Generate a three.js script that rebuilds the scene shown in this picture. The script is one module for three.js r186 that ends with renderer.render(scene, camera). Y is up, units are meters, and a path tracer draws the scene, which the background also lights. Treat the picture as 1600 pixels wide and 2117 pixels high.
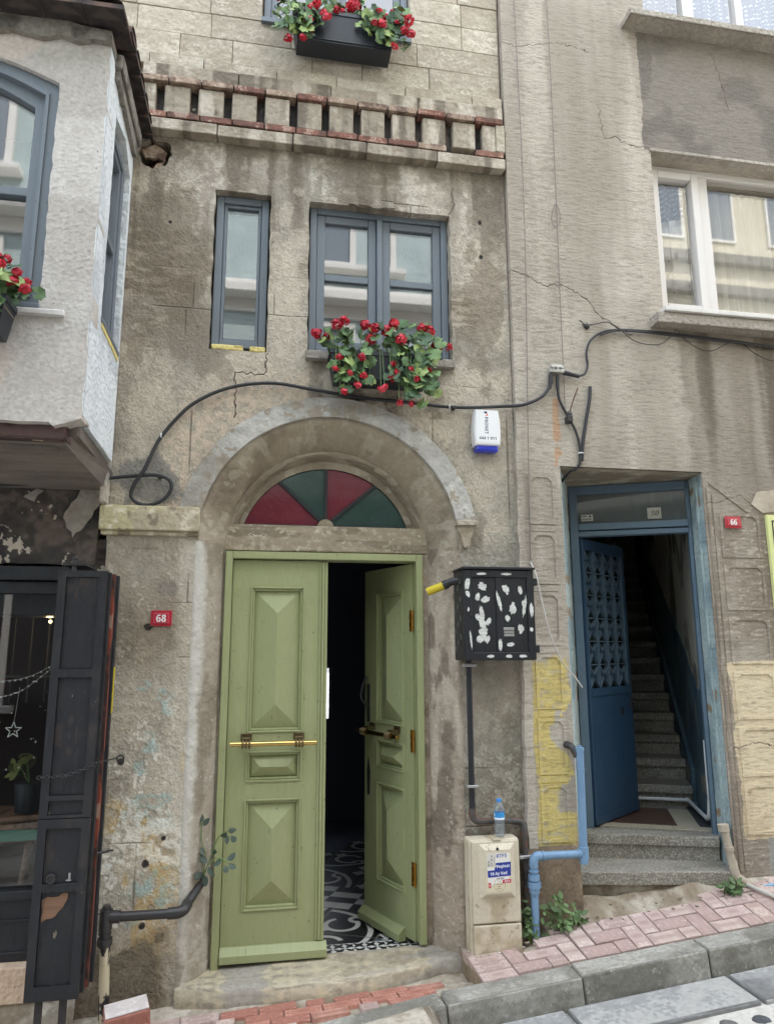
import * as THREE from 'three';
import { RoundedBoxGeometry } from 'three/addons/geometries/RoundedBoxGeometry.js';
import { mergeGeometries } from 'three/addons/utils/BufferGeometryUtils.js';
import { FontLoader } from 'three/addons/loaders/FontLoader.js';
import { TextGeometry } from 'three/addons/geometries/TextGeometry.js';

// ------------------------------------------------------------------ camera, sky, sun, exposure
const scene = new THREE.Scene();
const camera = new THREE.PerspectiveCamera(70.78, 1600 / 2117, 0.05, 400);
camera.position.set(0, 1.84, 4.5);
{
  const D = Math.PI / 180;
  camera.rotation.order = 'YXZ';
  camera.rotation.set(10.83 * D, -10.29 * D, -0.19 * D);
}
const renderer = new THREE.WebGLRenderer({ antialias: true });
renderer.toneMapping = THREE.LinearToneMapping;
renderer.toneMappingExposure = 4.3;
renderer.shadowMap.enabled = true;

const sunDir = new THREE.Vector3(0.42, 1.15, -0.62).normalize();
{ // pale, thinly clouded sky
  const W = 512, H = 256, data = new Float32Array(W * H * 4);
  for (let j = 0; j < H; j++) for (let i = 0; i < W; i++) {
    const v = (j + 0.5) / H, el = (v - 0.5) * Math.PI, az = (i + 0.5) / W * Math.PI * 2;
    const x = Math.cos(el) * Math.cos(az), z = Math.cos(el) * Math.sin(az), y = Math.sin(el);
    let c = 0, a = 0.55, f = 2.2;
    for (let o = 0; o < 5; o++) { c += a * skyNoise(x * f + 7, y * f * 1.6 + 3, z * f + 11); a *= 0.5; f *= 2.1; }
    const cl = Math.min(1, Math.max(0, 0.62 + c * 1.1));
    const h = Math.exp(-Math.max(0, y) * 2.2);
    const blue = [0.42 + 0.35 * h, 0.60 + 0.28 * h, 0.92 + 0.08 * h], cloud = [1.02, 1.03, 1.06];
    const k = (j * W + i) * 4, g = y < 0 ? 0.35 : 1;
    for (let q = 0; q < 3; q++) data[k + q] = 0.92 * (0.62 + 0.75 * Math.max(0, y)) * g * (blue[q] * (1 - cl) + cloud[q] * cl);
    data[k + 3] = 1;
  }
  const t = new THREE.DataTexture(data, W, H, THREE.RGBAFormat, THREE.FloatType);
  t.mapping = THREE.EquirectangularReflectionMapping; t.magFilter = THREE.LinearFilter; t.minFilter = THREE.LinearFilter;
  t.needsUpdate = true;
  scene.background = t; scene.environment = t;
}
function hash3(a, b, c) { let h = (a * 374761393 + b * 668265263 + c * 2147483647) | 0; h = Math.imul(h ^ (h >>> 13), 1274126177); return ((h ^ (h >>> 16)) >>> 0) / 4294967295; }
function skyNoise(x, y, z) {
  const X = Math.floor(x), Y = Math.floor(y), Z = Math.floor(z), u = x - X, v = y - Y, w = z - Z, s = (t) => t * t * (3 - 2 * t);
  const L = (a, b, t) => a + (b - a) * t, A = s(u), B = s(v), C = s(w);
  return L(L(L(hash3(X, Y, Z), hash3(X + 1, Y, Z), A), L(hash3(X, Y + 1, Z), hash3(X + 1, Y + 1, Z), A), B), L(L(hash3(X, Y, Z + 1), hash3(X + 1, Y, Z + 1), A), L(hash3(X, Y + 1, Z + 1), hash3(X + 1, Y + 1, Z + 1), A), B), C) * 2 - 1;
}
const sun = new THREE.DirectionalLight(0xfff6ea, 1.5);
sun.position.copy(sunDir).multiplyScalar(40); sun.target.position.set(0, 3, 3);
sun.castShadow = true; sun.shadow.mapSize.set(4096, 4096); sun.shadow.radius = 3; sun.shadow.bias = -0.0005;
Object.assign(sun.shadow.camera, { left: -16, right: 16, top: 16, bottom: -16, near: 1, far: 90 });
scene.add(sun, sun.target);

// ------------------------------------------------------------------ helpers
let seed = 12345;
const rnd = (a = 0, b = 1) => { seed = (seed + 0x6d2b79f5) | 0; let t = Math.imul(seed ^ (seed >>> 15), 1 | seed); t = (t + Math.imul(t ^ (t >>> 7), 61 | t)) ^ t; return a + (b - a) * (((t ^ (t >>> 14)) >>> 0) / 4294967296); };
const reseed = (s) => { seed = s; };
const pick = (a) => a[Math.floor(rnd() * a.length) % a.length];
const V = (x, y, z) => new THREE.Vector3(x, y, z);
function hsh(i, j) { let h = (i * 374761393 + j * 668265263) | 0; h = Math.imul(h ^ (h >>> 13), 1274126177); return ((h ^ (h >>> 16)) >>> 0) / 4294967296; }
function vn(x, y) { // value noise -1..1
  const X = Math.floor(x), Y = Math.floor(y), u = x - X, v = y - Y, A = u * u * (3 - 2 * u), B = v * v * (3 - 2 * v);
  const a = hsh(X, Y), b = hsh(X + 1, Y), c = hsh(X, Y + 1), d = hsh(X + 1, Y + 1);
  return ((a + (b - a) * A) * (1 - B) + (c + (d - c) * A) * B) * 2 - 1;
}
function fbm(x, y, n = 4) { let s = 0, a = 0.5, t = 0; for (let i = 0; i < n; i++) { s += a * vn(x + i * 17.3, y - i * 9.7); t += a; a *= 0.5; x = x * 2.03 + 0.3; y = y * 2.01; } return s / t; }
const sst = (a, b, t) => { t = Math.min(1, Math.max(0, (t - a) / (b - a))); return t * t * (3 - 2 * t); };
const mixc = (o, c, k) => { o[0] += (c[0] - o[0]) * k; o[1] += (c[1] - o[1]) * k; o[2] += (c[2] - o[2]) * k; };
// texture painter: fn(x, y, o) sets o[0..2] (sRGB 0-255) and o[3] (height 0..1) over a rectangle in metres
function paint(w, h, x0, y0, x1, y1, fn, rep = false) {
  const col = new Uint8Array(w * h * 4), bmp = new Uint8Array(w * h * 4), o = [0, 0, 0, 0];
  for (let j = 0; j < h; j++) for (let i = 0; i < w; i++) {
    const x = x0 + (i + 0.5) / w * (x1 - x0), y = y0 + (j + 0.5) / h * (y1 - y0);
    o[3] = 0.5; fn(x, y, o);
    const k = (j * w + i) * 4, b = Math.max(0, Math.min(255, o[3] * 255));
    col[k] = Math.max(0, Math.min(255, o[0])); col[k + 1] = Math.max(0, Math.min(255, o[1])); col[k + 2] = Math.max(0, Math.min(255, o[2])); col[k + 3] = 255;
    bmp[k] = bmp[k + 1] = bmp[k + 2] = b; bmp[k + 3] = 255;
  }
  const mk = (d, srgb) => {
    const t = new THREE.DataTexture(d, w, h, THREE.RGBAFormat); if (srgb) t.colorSpace = THREE.SRGBColorSpace;
    t.magFilter = THREE.LinearFilter; t.minFilter = THREE.LinearFilter; t.wrapS = t.wrapT = rep ? THREE.MirroredRepeatWrapping : THREE.ClampToEdgeWrapping;
    t.repeat.set(1 / (x1 - x0), 1 / (y1 - y0)); t.offset.set(-x0 / (x1 - x0), -y0 / (y1 - y0)); t.needsUpdate = true; return t;
  };
  return { map: mk(col, true), bump: mk(bmp, false) };
}
const S = (r, g, b) => new THREE.Color().setRGB(r / 255, g / 255, b / 255, THREE.SRGBColorSpace);
function mat(name, p) { const m = new THREE.MeshPhysicalMaterial({ roughness: 0.85, ...p }); m.name = name; return m; }
function matTex(name, t, bs, p = {}) { return mat(name, bs ? { map: t.map, bumpMap: t.bump, bumpScale: bs, ...p } : { map: t.map, ...p }); }
const sharedBump = new Map(); // alike surfaces share one relief
function surf(name, px, size, fn, bs, p) { const t = paint(px, px, 0, 0, size, size, fn, true), k = Object.keys(alike).find((q) => alike[q].test(name)) || fn.relief || (/ \d$/.test(name) ? name.slice(0, -2) : null); if (k) { if (sharedBump.has(k)) t.bump = sharedBump.get(k); else sharedBump.set(k, t.bump); } return matTex(name, t, bs, p); }
const alike = { cement: /^(worn threshold|road cement|gutter stone|rough pavement|dusty soil|grey mortar|kerb concrete)/, plaster: /^(limestone|brown smoothed|whitish jamb|brown jamb|grey cement|yellowed impost|worn lintel|smoothed render|stained stairwell|blue stairwell|soot streaked)/, wood: /^(flaking brown|stained soffit|bare brown|rusty orange|black paint|old black)/, brick: /^(old brick tile|dark clay|pink paving|red paving)/, pipe: /^(old grey pipe|peeling)/, grain: /^(cobble|geranium|aged cream)/ };
const relief = (k, f) => { f.relief = k; return f; };

const baseOf = new Map();
const names = new Map();
function numbered(n) { const k = names.get(n) || 0; names.set(n, k + 1); return k ? n + '_' + String(k).padStart(3, '0') : n; }
function tag(o, label, category, group) { o.userData.label = label; o.userData.category = category; if (group) o.userData.group = group; return o; }
function thing(name, label, category, [x, y, z] = [0, 0, 0], group) {
  const o = new THREE.Group(); o.name = numbered(name); o.position.set(x, y, z); scene.add(o); baseOf.set(o, V(x, y, z));
  return tag(o, label, category, group);
}
function uvBox(g, ou = 0, ov = 0) {
  const p = g.attributes.position, n = g.attributes.normal, uv = new Float32Array(p.count * 2);
  for (let i = 0; i < p.count; i++) {
    const ax = Math.abs(n.getX(i)), ay = Math.abs(n.getY(i)), az = Math.abs(n.getZ(i));
    if (az >= ax && az >= ay) { uv[2 * i] = p.getX(i); uv[2 * i + 1] = p.getY(i); }
    else if (ax >= ay) { uv[2 * i] = p.getX(i) + p.getZ(i); uv[2 * i + 1] = p.getY(i); }
    else { uv[2 * i] = p.getX(i); uv[2 * i + 1] = p.getY(i) + p.getZ(i); }
    uv[2 * i] += ou; uv[2 * i + 1] += ov;
  }
  g.setAttribute('uv', new THREE.BufferAttribute(uv, 2)); return g;
}
function flat(g, keepUV) {
  let q = g.index ? g.toNonIndexed() : g.clone();
  for (const k of Object.keys(q.attributes)) if (!['position', 'normal', 'uv'].includes(k)) q.deleteAttribute(k);
  q.morphAttributes = {}; q.groups = [];
  if (!q.attributes.normal) q.computeVertexNormals();
  if (!keepUV || !q.attributes.uv) uvBox(q);
  return q;
}
function merged(geos, keepUV) { const a = (Array.isArray(geos) ? geos : [geos]).map((g) => flat(g, keepUV)); return a.length > 1 ? mergeGeometries(a) : a[0]; }
// one named mesh out of geometry in world metres, under a thing (or a part of it), or into the scene
function P(name, geos, m, parent = scene, opt = {}) {
  const g = merged(geos, opt.keepUV); let b = null;
  if (parent !== scene) b = baseOf.get(parent);
  if (opt.ouv) uvBox(g, opt.ouv[0], opt.ouv[1]);
  const o = new THREE.Mesh(g, m); o.name = parent === scene ? numbered(name) : name; o.castShadow = o.receiveShadow = true;
  if (parent === scene) baseOf.set(o, V(0, 0, 0));
  else if (b && !opt.local) { g.translate(-b.x, -b.y, -b.z); baseOf.set(o, b); } else if (opt.local) baseOf.set(o, V(0, 0, 0));
  parent.add(o); if (opt.kind) o.userData.kind = opt.kind; return o;
}
function struct(name, geos, m, opt) { const o = P(name, geos, m, scene, opt); o.userData.kind = 'structure'; return o; }
function piece(name, geo, m, parent, pos, rot, sc) {
  const o = new THREE.Mesh(geo, m); o.name = name; o.castShadow = o.receiveShadow = true;
  const b = baseOf.get(parent) || V(0, 0, 0); o.position.set(pos[0] - b.x, pos[1] - b.y, pos[2] - b.z);
  if (rot) o.rotation.set(...rot); if (sc) Array.isArray(sc) ? o.scale.set(...sc) : o.scale.setScalar(sc);
  parent.add(o); return o;
}
// box from min to max corner with a small rounded edge
function bb(x0, x1, y0, y1, z0, z1, r = 0.004) {
  const w = x1 - x0, h = y1 - y0, d = z1 - z0, q = Math.min(r, w / 2.1, h / 2.1, d / 2.1);
  const g = r > 0 ? new RoundedBoxGeometry(w, h, d, 1, q) : new THREE.BoxGeometry(w, h, d);
  return g.translate((x0 + x1) / 2, (y0 + y1) / 2, (z0 + z1) / 2);
}
function tube(pts, r, seg = 60, rad = 8, closed = false) { return new THREE.TubeGeometry(new THREE.CatmullRomCurve3(pts.map((p) => p.isVector3 ? p : V(...p)), closed, 'centripetal'), seg, r, rad, closed); }
function rod(a, b, r0, r1 = r0, seg = 10) {
  const A = V(...a), B = V(...b), d = B.clone().sub(A), g = new THREE.CylinderGeometry(r1, r0, d.length(), seg);
  g.applyQuaternion(new THREE.Quaternion().setFromUnitVectors(V(0, 1, 0), d.normalize())); return g.translate((A.x + B.x) / 2, (A.y + B.y) / 2, (A.z + B.z) / 2);
}
function bar(a, b, w, t) { // rectangular bar between two points in one plane (xy), width w, thickness t in z
  const A = V(...a), B = V(...b), d = B.clone().sub(A), g = new THREE.BoxGeometry(w, d.length(), t);
  g.applyQuaternion(new THREE.Quaternion().setFromUnitVectors(V(0, 1, 0), d.clone().normalize())); return g.translate((A.x + B.x) / 2, (A.y + B.y) / 2, (A.z + B.z) / 2);
}
const shapeOf = (pts) => { const s = new THREE.Shape(); pts.forEach((p, i) => i ? s.lineTo(p[0], p[1]) : s.moveTo(p[0], p[1])); s.closePath(); return s; };
const holeOf = (pts) => { const s = new THREE.Path(); pts.forEach((p, i) => i ? s.lineTo(p[0], p[1]) : s.moveTo(p[0], p[1])); s.closePath(); return s; };
function jag(pts, step, amp, fixed) { // break a closed outline into short uneven steps
  const out = [];
  pts.forEach((p, i) => {
    const q = pts[(i + 1) % pts.length], L = Math.hypot(q[0] - p[0], q[1] - p[1]), n = fixed && fixed(p, q) ? 1 : Math.max(1, Math.round(L / step));
    for (let k = 0; k < n; k++) {
      const t = k / n, a = k ? amp : 0, nx = -(q[1] - p[1]) / L, ny = (q[0] - p[0]) / L, e = rnd(-a, a);
      out.push([p[0] + (q[0] - p[0]) * t + nx * e, p[1] + (q[1] - p[1]) * t + ny * e]);
    }
  });
  return out;
}
const rect = (x0, x1, y0, y1) => [[x0, y0], [x1, y0], [x1, y1], [x0, y1]];
function slab(pts, holes, z0, z1) { // extruded plate with openings, front face at z1
  const s = shapeOf(pts); for (const h of holes || []) s.holes.push(holeOf(h));
  return new THREE.ExtrudeGeometry(s, { depth: z1 - z0, bevelEnabled: false }).translate(0, 0, z0);
}
function quadStrip(rows, close = false) { // rows of points -> surface, flat shading across rows is smoothed
  const pos = [], idx = [], n = rows[0].length; for (const r of rows) for (const p of r) pos.push(...p);
  for (let i = 0; i + 1 < rows.length; i++) for (let k = 0; k + 1 < n; k++) { const a = i * n + k, b = a + 1, c = a + n, d = c + 1; idx.push(a, c, b, b, c, d); }
  const g = new THREE.BufferGeometry(); g.setAttribute('position', new THREE.Float32BufferAttribute(pos, 3)); g.setIndex(idx); g.computeVertexNormals(); return g;
}
function tris(pts, f) { const pos = []; for (const t of f) for (const i of t) pos.push(...pts[i]); const g = new THREE.BufferGeometry(); g.setAttribute('position', new THREE.Float32BufferAttribute(pos, 3)); g.computeVertexNormals(); return g; }
function hip(x0, x1, y0, y1, z, h) { // diamond-point panel: four sloping faces meeting in a ridge
  const w = x1 - x0, t = y1 - y0, m = Math.min(w, t) / 2, cx = (x0 + x1) / 2, cy = (y0 + y1) / 2;
  const a = t >= w ? [cx, y0 + m, z + h] : [x0 + m, cy, z + h], b = t >= w ? [cx, y1 - m, z + h] : [x1 - m, cy, z + h];
  const p = [[x0, y0, z], [x1, y0, z], [x1, y1, z], [x0, y1, z], a, b];
  return t >= w ? tris(p, [[0, 1, 4], [1, 2, 5], [1, 5, 4], [2, 3, 5], [3, 0, 4], [3, 4, 5]]) : tris(p, [[0, 1, 5], [0, 5, 4], [1, 2, 5], [2, 3, 4], [2, 4, 5], [3, 0, 4]]);
}
function frameBars(x0, x1, y0, y1, w, z0, z1, r = 0.004) { // four mitred-looking members, butted
  return [bb(x0, x0 + w, y0, y1, z0, z1, r), bb(x1 - w, x1, y0, y1, z0, z1, r), bb(x0 + w, x1 - w, y0, y0 + w, z0, z1, r), bb(x0 + w, x1 - w, y1 - w, y1, z0, z1, r)];
}
function canvasTex(w, h, draw) { const c = document.createElement('canvas'); c.width = w; c.height = h; const x = c.getContext('2d'); draw(x, w, h); const t = new THREE.CanvasTexture(c); t.colorSpace = THREE.SRGBColorSpace; return t; }
function card(w, h, t = 0.0015) { return new THREE.BoxGeometry(w, h, t); }
const font = await new FontLoader().loadAsync('fonts/droid/droid_sans_bold.typeface.json');
function text(s, size, depth, cx, cy, z, sx = 1) { const g = new TextGeometry(s, { font, size, depth, curveSegments: 4, bevelEnabled: false }); g.computeBoundingBox(); const b = g.boundingBox; g.translate(-(b.min.x + b.max.x) / 2, -(b.min.y + b.max.y) / 2, 0); g.scale(sx, 1, 1); return g.translate(cx, cy, z); }

// ------------------------------------------------------------------ materials
const noisy = (c, a = 8, f = 60) => relief('grain', (x, y, o) => { const n = fbm(x * f, y * f, 3) * a + fbm(x * 4 + 9, y * 4, 3) * a; o[0] = c[0] + n; o[1] = c[1] + n; o[2] = c[2] + n; o[3] = 0.5 + 0.5 * fbm(x * f * 1.3, y * f * 1.3, 3); });
// spot with an uneven, grainy outline
function spot(x, y, cx, cy, rx, ry, f = 14, e = 0.35) { const d = Math.hypot((x - cx) / rx, (y - cy) / ry); if (d > 1.8) return 0; return sst(0.12, -0.12, d - 1 + e * fbm(x * f + cx * 7, y * f + cy * 5, 4) * 2); }
function flake(x, y, f, th, s = 0.06) { return sst(th, th + s, 0.62 * fbm(x * f, y * f, 3) + 0.5 * fbm(x * f * 4.3 + 7, y * f * 4.3, 3)); }
function crackLine(x, y, pts, w) { // distance mask to an uneven line
  let d = 9; const X = x + 0.012 * vn(x * 40, y * 40), Y = y + 0.012 * vn(x * 40 + 50, y * 40);
  for (let i = 0; i + 1 < pts.length; i++) { const ax = pts[i][0], ay = pts[i][1], bx = pts[i + 1][0] - ax, by = pts[i + 1][1] - ay, t = Math.max(0, Math.min(1, ((X - ax) * bx + (Y - ay) * by) / (bx * bx + by * by))); d = Math.min(d, Math.hypot(X - ax - bx * t, Y - ay - by * t)); }
  return sst(w, w * 0.4, d);
}
const M = {};
{ // old stone house: lower wall, weathered stone under worn lime wash
  const joints = [0.42, 0.78, 1.12, 1.46, 1.8, 2.12, 2.44, 3.6, 3.75, 4.02, 4.3, 4.6, 4.93];
  const t = paint(1100, 2048, -0.98, -0.5, 1.77, 5.3, (x, y, o) => {
    const n1 = fbm(x * 1.6, y * 1.5, 4), n2 = fbm(x * 6, y * 6, 4), n3 = fbm(x * 26, y * 26, 4), gr = vn(x * 190, y * 190), hz = fbm(x * 9, y * 38, 4);
    o[0] = 162; o[1] = 153; o[2] = 139;
    const n4 = fbm(x * 75, y * 75, 3); mixc(o, [126, 115, 99], sst(-0.1, 0.45, n1 + n2 * 0.4 + n4 * 0.25));
    mixc(o, [184, 174, 156], sst(0.05, 0.45, -n1 + n2 * 0.6 + n4 * 0.2) * 0.8);
    mixc(o, [184, 174, 156], sst(0.12, 0.22, hz + n2 * 0.3) * 0.5 * sst(3.3, 3.8, y));
    mixc(o, [140, 134, 121], sst(0.1, 0.4, fbm(x * 2.6 + 4, y * 2.6, 4)) * 0.7);
    // rain streaks under the cornice
    if (y > 3.9) {
      const wob = x + 0.02 * fbm(x * 8, y * 5, 3), st = fbm(wob * 9.5, y * 0.5, 3), k = sst(4.2, 5.1, y + 0.35 * fbm(x * 13, y * 2, 3));
      mixc(o, [106, 96, 83], sst(0.02, 0.3, st + n3 * 0.25) * k * 0.85);
      mixc(o, [196, 188, 173], sst(0.08, 0.36, -st + n3 * 0.3 + n4 * 0.25) * k * 0.62);
      mixc(o, [112, 102, 88], sst(4.95, 5.2, y + 0.1 * n2) * 0.55 * sst(-0.3, 0.2, n2));
    }
    mixc(o, [112, 99, 84], spot(x, y, -0.5, 3.85, 0.3, 0.26, 7, 0.6) * (0.34 + 0.3 * n3 + 0.3 * n4));
    mixc(o, [116, 104, 88], spot(x, y, -0.6, 4.4, 0.2, 0.5, 7, 0.5) * 0.5);
    mixc(o, [120, 108, 92], spot(x, y, 1.5, 4.2, 0.14, 0.5, 9, 0.5) * 0.5);
    mixc(o, [186, 176, 158], spot(x, y, 0.14, 4.3, 0.1, 0.5, 9, 0.5) * 0.5);
    for (const [a, b, w] of [[0.34, 0, 0.4], [0.62, 0, 0.35], [0.86, 0, 0.4], [1.14, 0, 0.3]]) { const k = sst(0.05, 0.0, Math.abs(x - a + 0.02 * fbm(x * 9, y * 6, 2)) - 0.02 + 0.03 * n3) * (y < 3.72 && y > 3.36 ? 1 : 0); mixc(o, [104, 94, 80], k * w * 1.4); }
    // bare scraped band that follows the arch
    const r = Math.hypot(x - 0.461, y - 2.5);
    if (y > 2.6) { mixc(o, [193, 174, 154], sst(0.24, 0.06, Math.abs(r - 1.06) + 0.16 * n2) * (x < 0.3 ? 0.8 : 0.2) * sst(-0.35, 0.2, n3)); mixc(o, [126, 124, 117], spot(x, y, -0.68, 2.86, 0.22, 0.16, 10, 0.3) * 0.8); }
    // pier left of the door
    if (x < -0.28 && y < 2.62) {
      mixc(o, [178, 166, 146], 0.55 * sst(-0.5, 0.3, n2)); mixc(o, [151, 142, 127], sst(2.0, 2.3, y + 0.25 * n2) * 0.5);
      const low = sst(1.75, 0.95, y + 0.4 * n2);
      mixc(o, [191, 181, 160], low * 0.45); mixc(o, [194, 165, 115], low * sst(0.02, 0.14, fbm(x * 5 + 3, y * 3.2, 4) + (x + 0.5) * 0.7) * 0.75);
      mixc(o, [214, 209, 197], flake(x, y * 0.8, 13, 0.24) * (0.35 + 0.6 * low)); mixc(o, [202, 196, 182], low * flake(x + 3, y, 38, 0.18) * 0.7);
      const rough = sst(0.1, 0.3, fbm(x * 11, y * 11, 4)) * low; mixc(o, [148, 140, 126], rough * 0.5); o[3] -= rough * 0.25;
      mixc(o, [136, 170, 171], (spot(x, y, -0.55, 0.93, 0.13, 0.1, 16, 0.5) + spot(x, y, -0.5, 0.56, 0.2, 0.13, 14, 0.6) + spot(x, y, -0.5, 1.55, 0.05, 0.06, 20) + spot(x, y, -0.63, 1.64, 0.04, 0.05, 20) + spot(x, y, -0.57, 1.32, 0.05, 0.06, 20) + spot(x, y, -0.62, 1.2, 0.03, 0.05, 20)) * 0.5 * sst(-0.3, 0.25, n3 + 0.4 * n4));
      mixc(o, [222, 216, 202], spot(x, y, -0.52, 0.76, 0.25, 0.13, 13, 0.6) * 0.75 * sst(-0.3, 0.1, n3));
      mixc(o, [132, 118, 97], sst(0.38, 0.18, y + 0.16 * n2) * 0.75); mixc(o, [97, 88, 74], spot(x, y, -0.56, 0.06, 0.35, 0.17, 9, 0.5) * 0.6);
      mixc(o, [200, 192, 176], sst(0.1, 0.02, Math.abs(x + 0.39) + 0.05 * n2) * 0.5);
      mixc(o, [58, 52, 47], spot(x, y, -0.56, 0.67, 0.02, 0.02, 30, 0.2) + spot(x, y, -0.47, 0.8, 0.012, 0.012, 30, .2) + spot(x, y, -0.56, 0.35, 0.018, 0.018, 30, .2) + spot(x, y, -0.62, 1.98, 0.022, 0.022, 30, .4));
      mixc(o, [130, 122, 112], spot(x, y, -0.52, 2.2, 0.06, 0.045, 30, 0.2) * 0.7);
    }
    // pier right of the door
    if (x > 1.22 && y < 3.2) {
      mixc(o, [149, 144, 130], 0.6 * sst(-0.4, 0.3, n2)); mixc(o, [118, 112, 98], sst(0.05, 0.4, fbm(x * 5, y * 3, 4)) * 0.6);
      mixc(o, [186, 180, 164], flake(x, y, 17, 0.2) * 0.55 * sst(1.9, 1.2, y + 0.3 * n2)); mixc(o, [174, 168, 154], flake(x + 5, y, 12, 0.15) * 0.5);
      mixc(o, [128, 112, 90], sst(0.75, 0.35, y + 0.1 * n2) * 0.6);
    }
    // worn joints of the blocks
    let jn = 0, row = 0;
    for (let i = 0; i < joints.length; i++) { const d = Math.abs(y - joints[i] + 0.006 * n2); if (y > joints[i]) row = i; jn = Math.max(jn, sst(0.0065, 0.002, d)); }
    const ph = hsh(row, 7), bl = 0.52, bx = (x + ph) / bl, fx = Math.abs(bx - Math.round(bx)) * bl; jn = Math.max(jn, sst(0.006, 0.002, fx + 0.004 * n2));
    const vis = sst(0.05, 0.4, fbm(x * 2.2 + 8, y * 2.2 + 1, 3)); mixc(o, [100, 91, 79], jn * vis * 0.5);
    const bt = (hsh(row * 3 + 1, Math.round(bx)) - 0.5) * 10 * vis; o[0] += bt; o[1] += bt; o[2] += bt;
    const cr = Math.max(crackLine(x, y, [[1.3, 5.1], [1.31, 4.95], [1.275, 4.88]], 0.0038), crackLine(x, y, [[0.02, 3.74], [0.02, 3.6], [-0.17, 3.6], [-0.17, 3.46], [-0.16, 3.3]], 0.0038), crackLine(x, y, [[0.8, 3.45], [0.9, 3.3]], 0.003));
    mixc(o, [84, 75, 65], cr);
    const ho = spot(x, y, 1.5, 4.85, 0.012, 0.016, 40, .1) + spot(x, y, 1.5, 4.58, 0.013, 0.017, 40, .1) + spot(x, y, -0.04, 3.27, 0.012, 0.014, 40, .1) + spot(x, y, -0.63, 4.62, 0.01, 0.01, 40, .1); mixc(o, [40, 36, 33], Math.min(1, ho));
    const g = gr * 7 + n3 * 12 + n4 * 13; o[0] += g; o[1] += g; o[2] += g * 0.95;
    o[3] += 0.13 * n2 + 0.17 * n3 + 0.14 * n4 + 0.06 * gr - 0.4 * jn * vis - cr * 0.6 - Math.min(1, ho);
  });
  M.f1 = matTex('weathered stone wall', t, 0.016, { roughness: 0.93 });
}
// cut stone blocks of the upper wall
M.stones = [[178, 168, 150], [172, 161, 143], [166, 155, 138], [182, 173, 156]].map((c, i) => surf('limestone ' + i, 384, 0.9, (x, y, o) => {
  x += i * 13; const n = fbm(x * 7, y * 11, 4), m = fbm(x * 34, y * 34, 3); o[0] = c[0]; o[1] = c[1]; o[2] = c[2];
  const h = fbm(x * 70 + 3, y * 90, 3); mixc(o, [146, 134, 116], sst(0.02, 0.4, 0.5 * n + 0.5 * m + 0.3 * h) * 0.7); mixc(o, [212, 204, 188], sst(0.0, 0.5, -0.5 * n + 0.4 * m + 0.5 * h) * 0.4); const g = m * 10 + h * 10 + vn(x * 190, y * 190) * 6; o[0] += g; o[1] += g; o[2] += g; o[3] = 0.5 + 0.3 * n + 0.3 * m;
}, 0.012, { roughness: 0.93 }));
M.cornice = surf('soot streaked plaster', 512, 1.3, (x, y, o) => {
  const s = fbm(x * 11, y * 1.2, 4), n = fbm(x * 9, y * 9, 4), m = fbm(x * 45, y * 45, 3); o[0] = 150; o[1] = 139; o[2] = 122;
  mixc(o, [112, 102, 88], sst(-0.05, 0.35, s + 0.3 * n)); mixc(o, [188, 178, 162], sst(0.12, 0.4, -s + 0.4 * n) * 0.7);
  const g = m * 14; o[0] += g; o[1] += g; o[2] += g; o[3] = 0.5 + 0.3 * n + 0.2 * m;
}, 0.014);
M.tiles = [[128, 86, 72], [112, 76, 64], [138, 98, 82], [152, 130, 112]].map((c, i) => surf('old brick tile ' + i, 128, 0.3, (x, y, o) => { x += i * 5; const n = fbm(x * 22, y * 22, 4), m = fbm(x * 90, y * 90, 2); o[0] = c[0]; o[1] = c[1]; o[2] = c[2]; mixc(o, [84, 64, 55], sst(0.0, 0.4, n + 0.3 * m) * 0.7); mixc(o, [190, 176, 158], sst(0.3, 0.45, -n + 0.4 * m) * 0.5); o[0] += m * 14; o[1] += m * 14; o[2] += m * 14; o[3] = 0.5 + n * 0.4; }, 0.01));
M.arch = surf('grey cement render', 512, 1.6, (x, y, o) => { const n = fbm(x * 4, y * 4, 4), m = fbm(x * 20, y * 20, 4); o[0] = 176; o[1] = 173; o[2] = 166; mixc(o, [150, 145, 135], sst(0, 0.4, n)); mixc(o, [186, 182, 172], sst(0.1, 0.4, -n + 0.4 * m) * 0.6); mixc(o, [148, 136, 120], flake(x, y, 6, 0.25) * 0.8); mixc(o, [112, 105, 95], sst(0.008, 0.002, Math.abs(fbm(x * 2.6 + 2, y * 2.6, 3))) * 0.4); const g = m * 14 + vn(x * 150, y * 150) * 5; o[0] += g; o[1] += g; o[2] += g; o[3] = 0.5 + 0.3 * m; }, 0.012);
M.soffit = surf('brown smoothed plaster', 512, 1.6, (x, y, o) => { const n = fbm(x * 3, y * 3, 4), m = fbm(x * 24, y * 24, 4); o[0] = 160; o[1] = 148; o[2] = 129; mixc(o, [132, 120, 103], sst(0, 0.4, n)); mixc(o, [184, 176, 160], sst(0.2, 0.3, fbm(x * 9, y * 14, 4)) * 0.5); const g = m * 12; o[0] += g; o[1] += g; o[2] += g; o[3] = 0.5 + 0.35 * m; }, 0.012);
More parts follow.
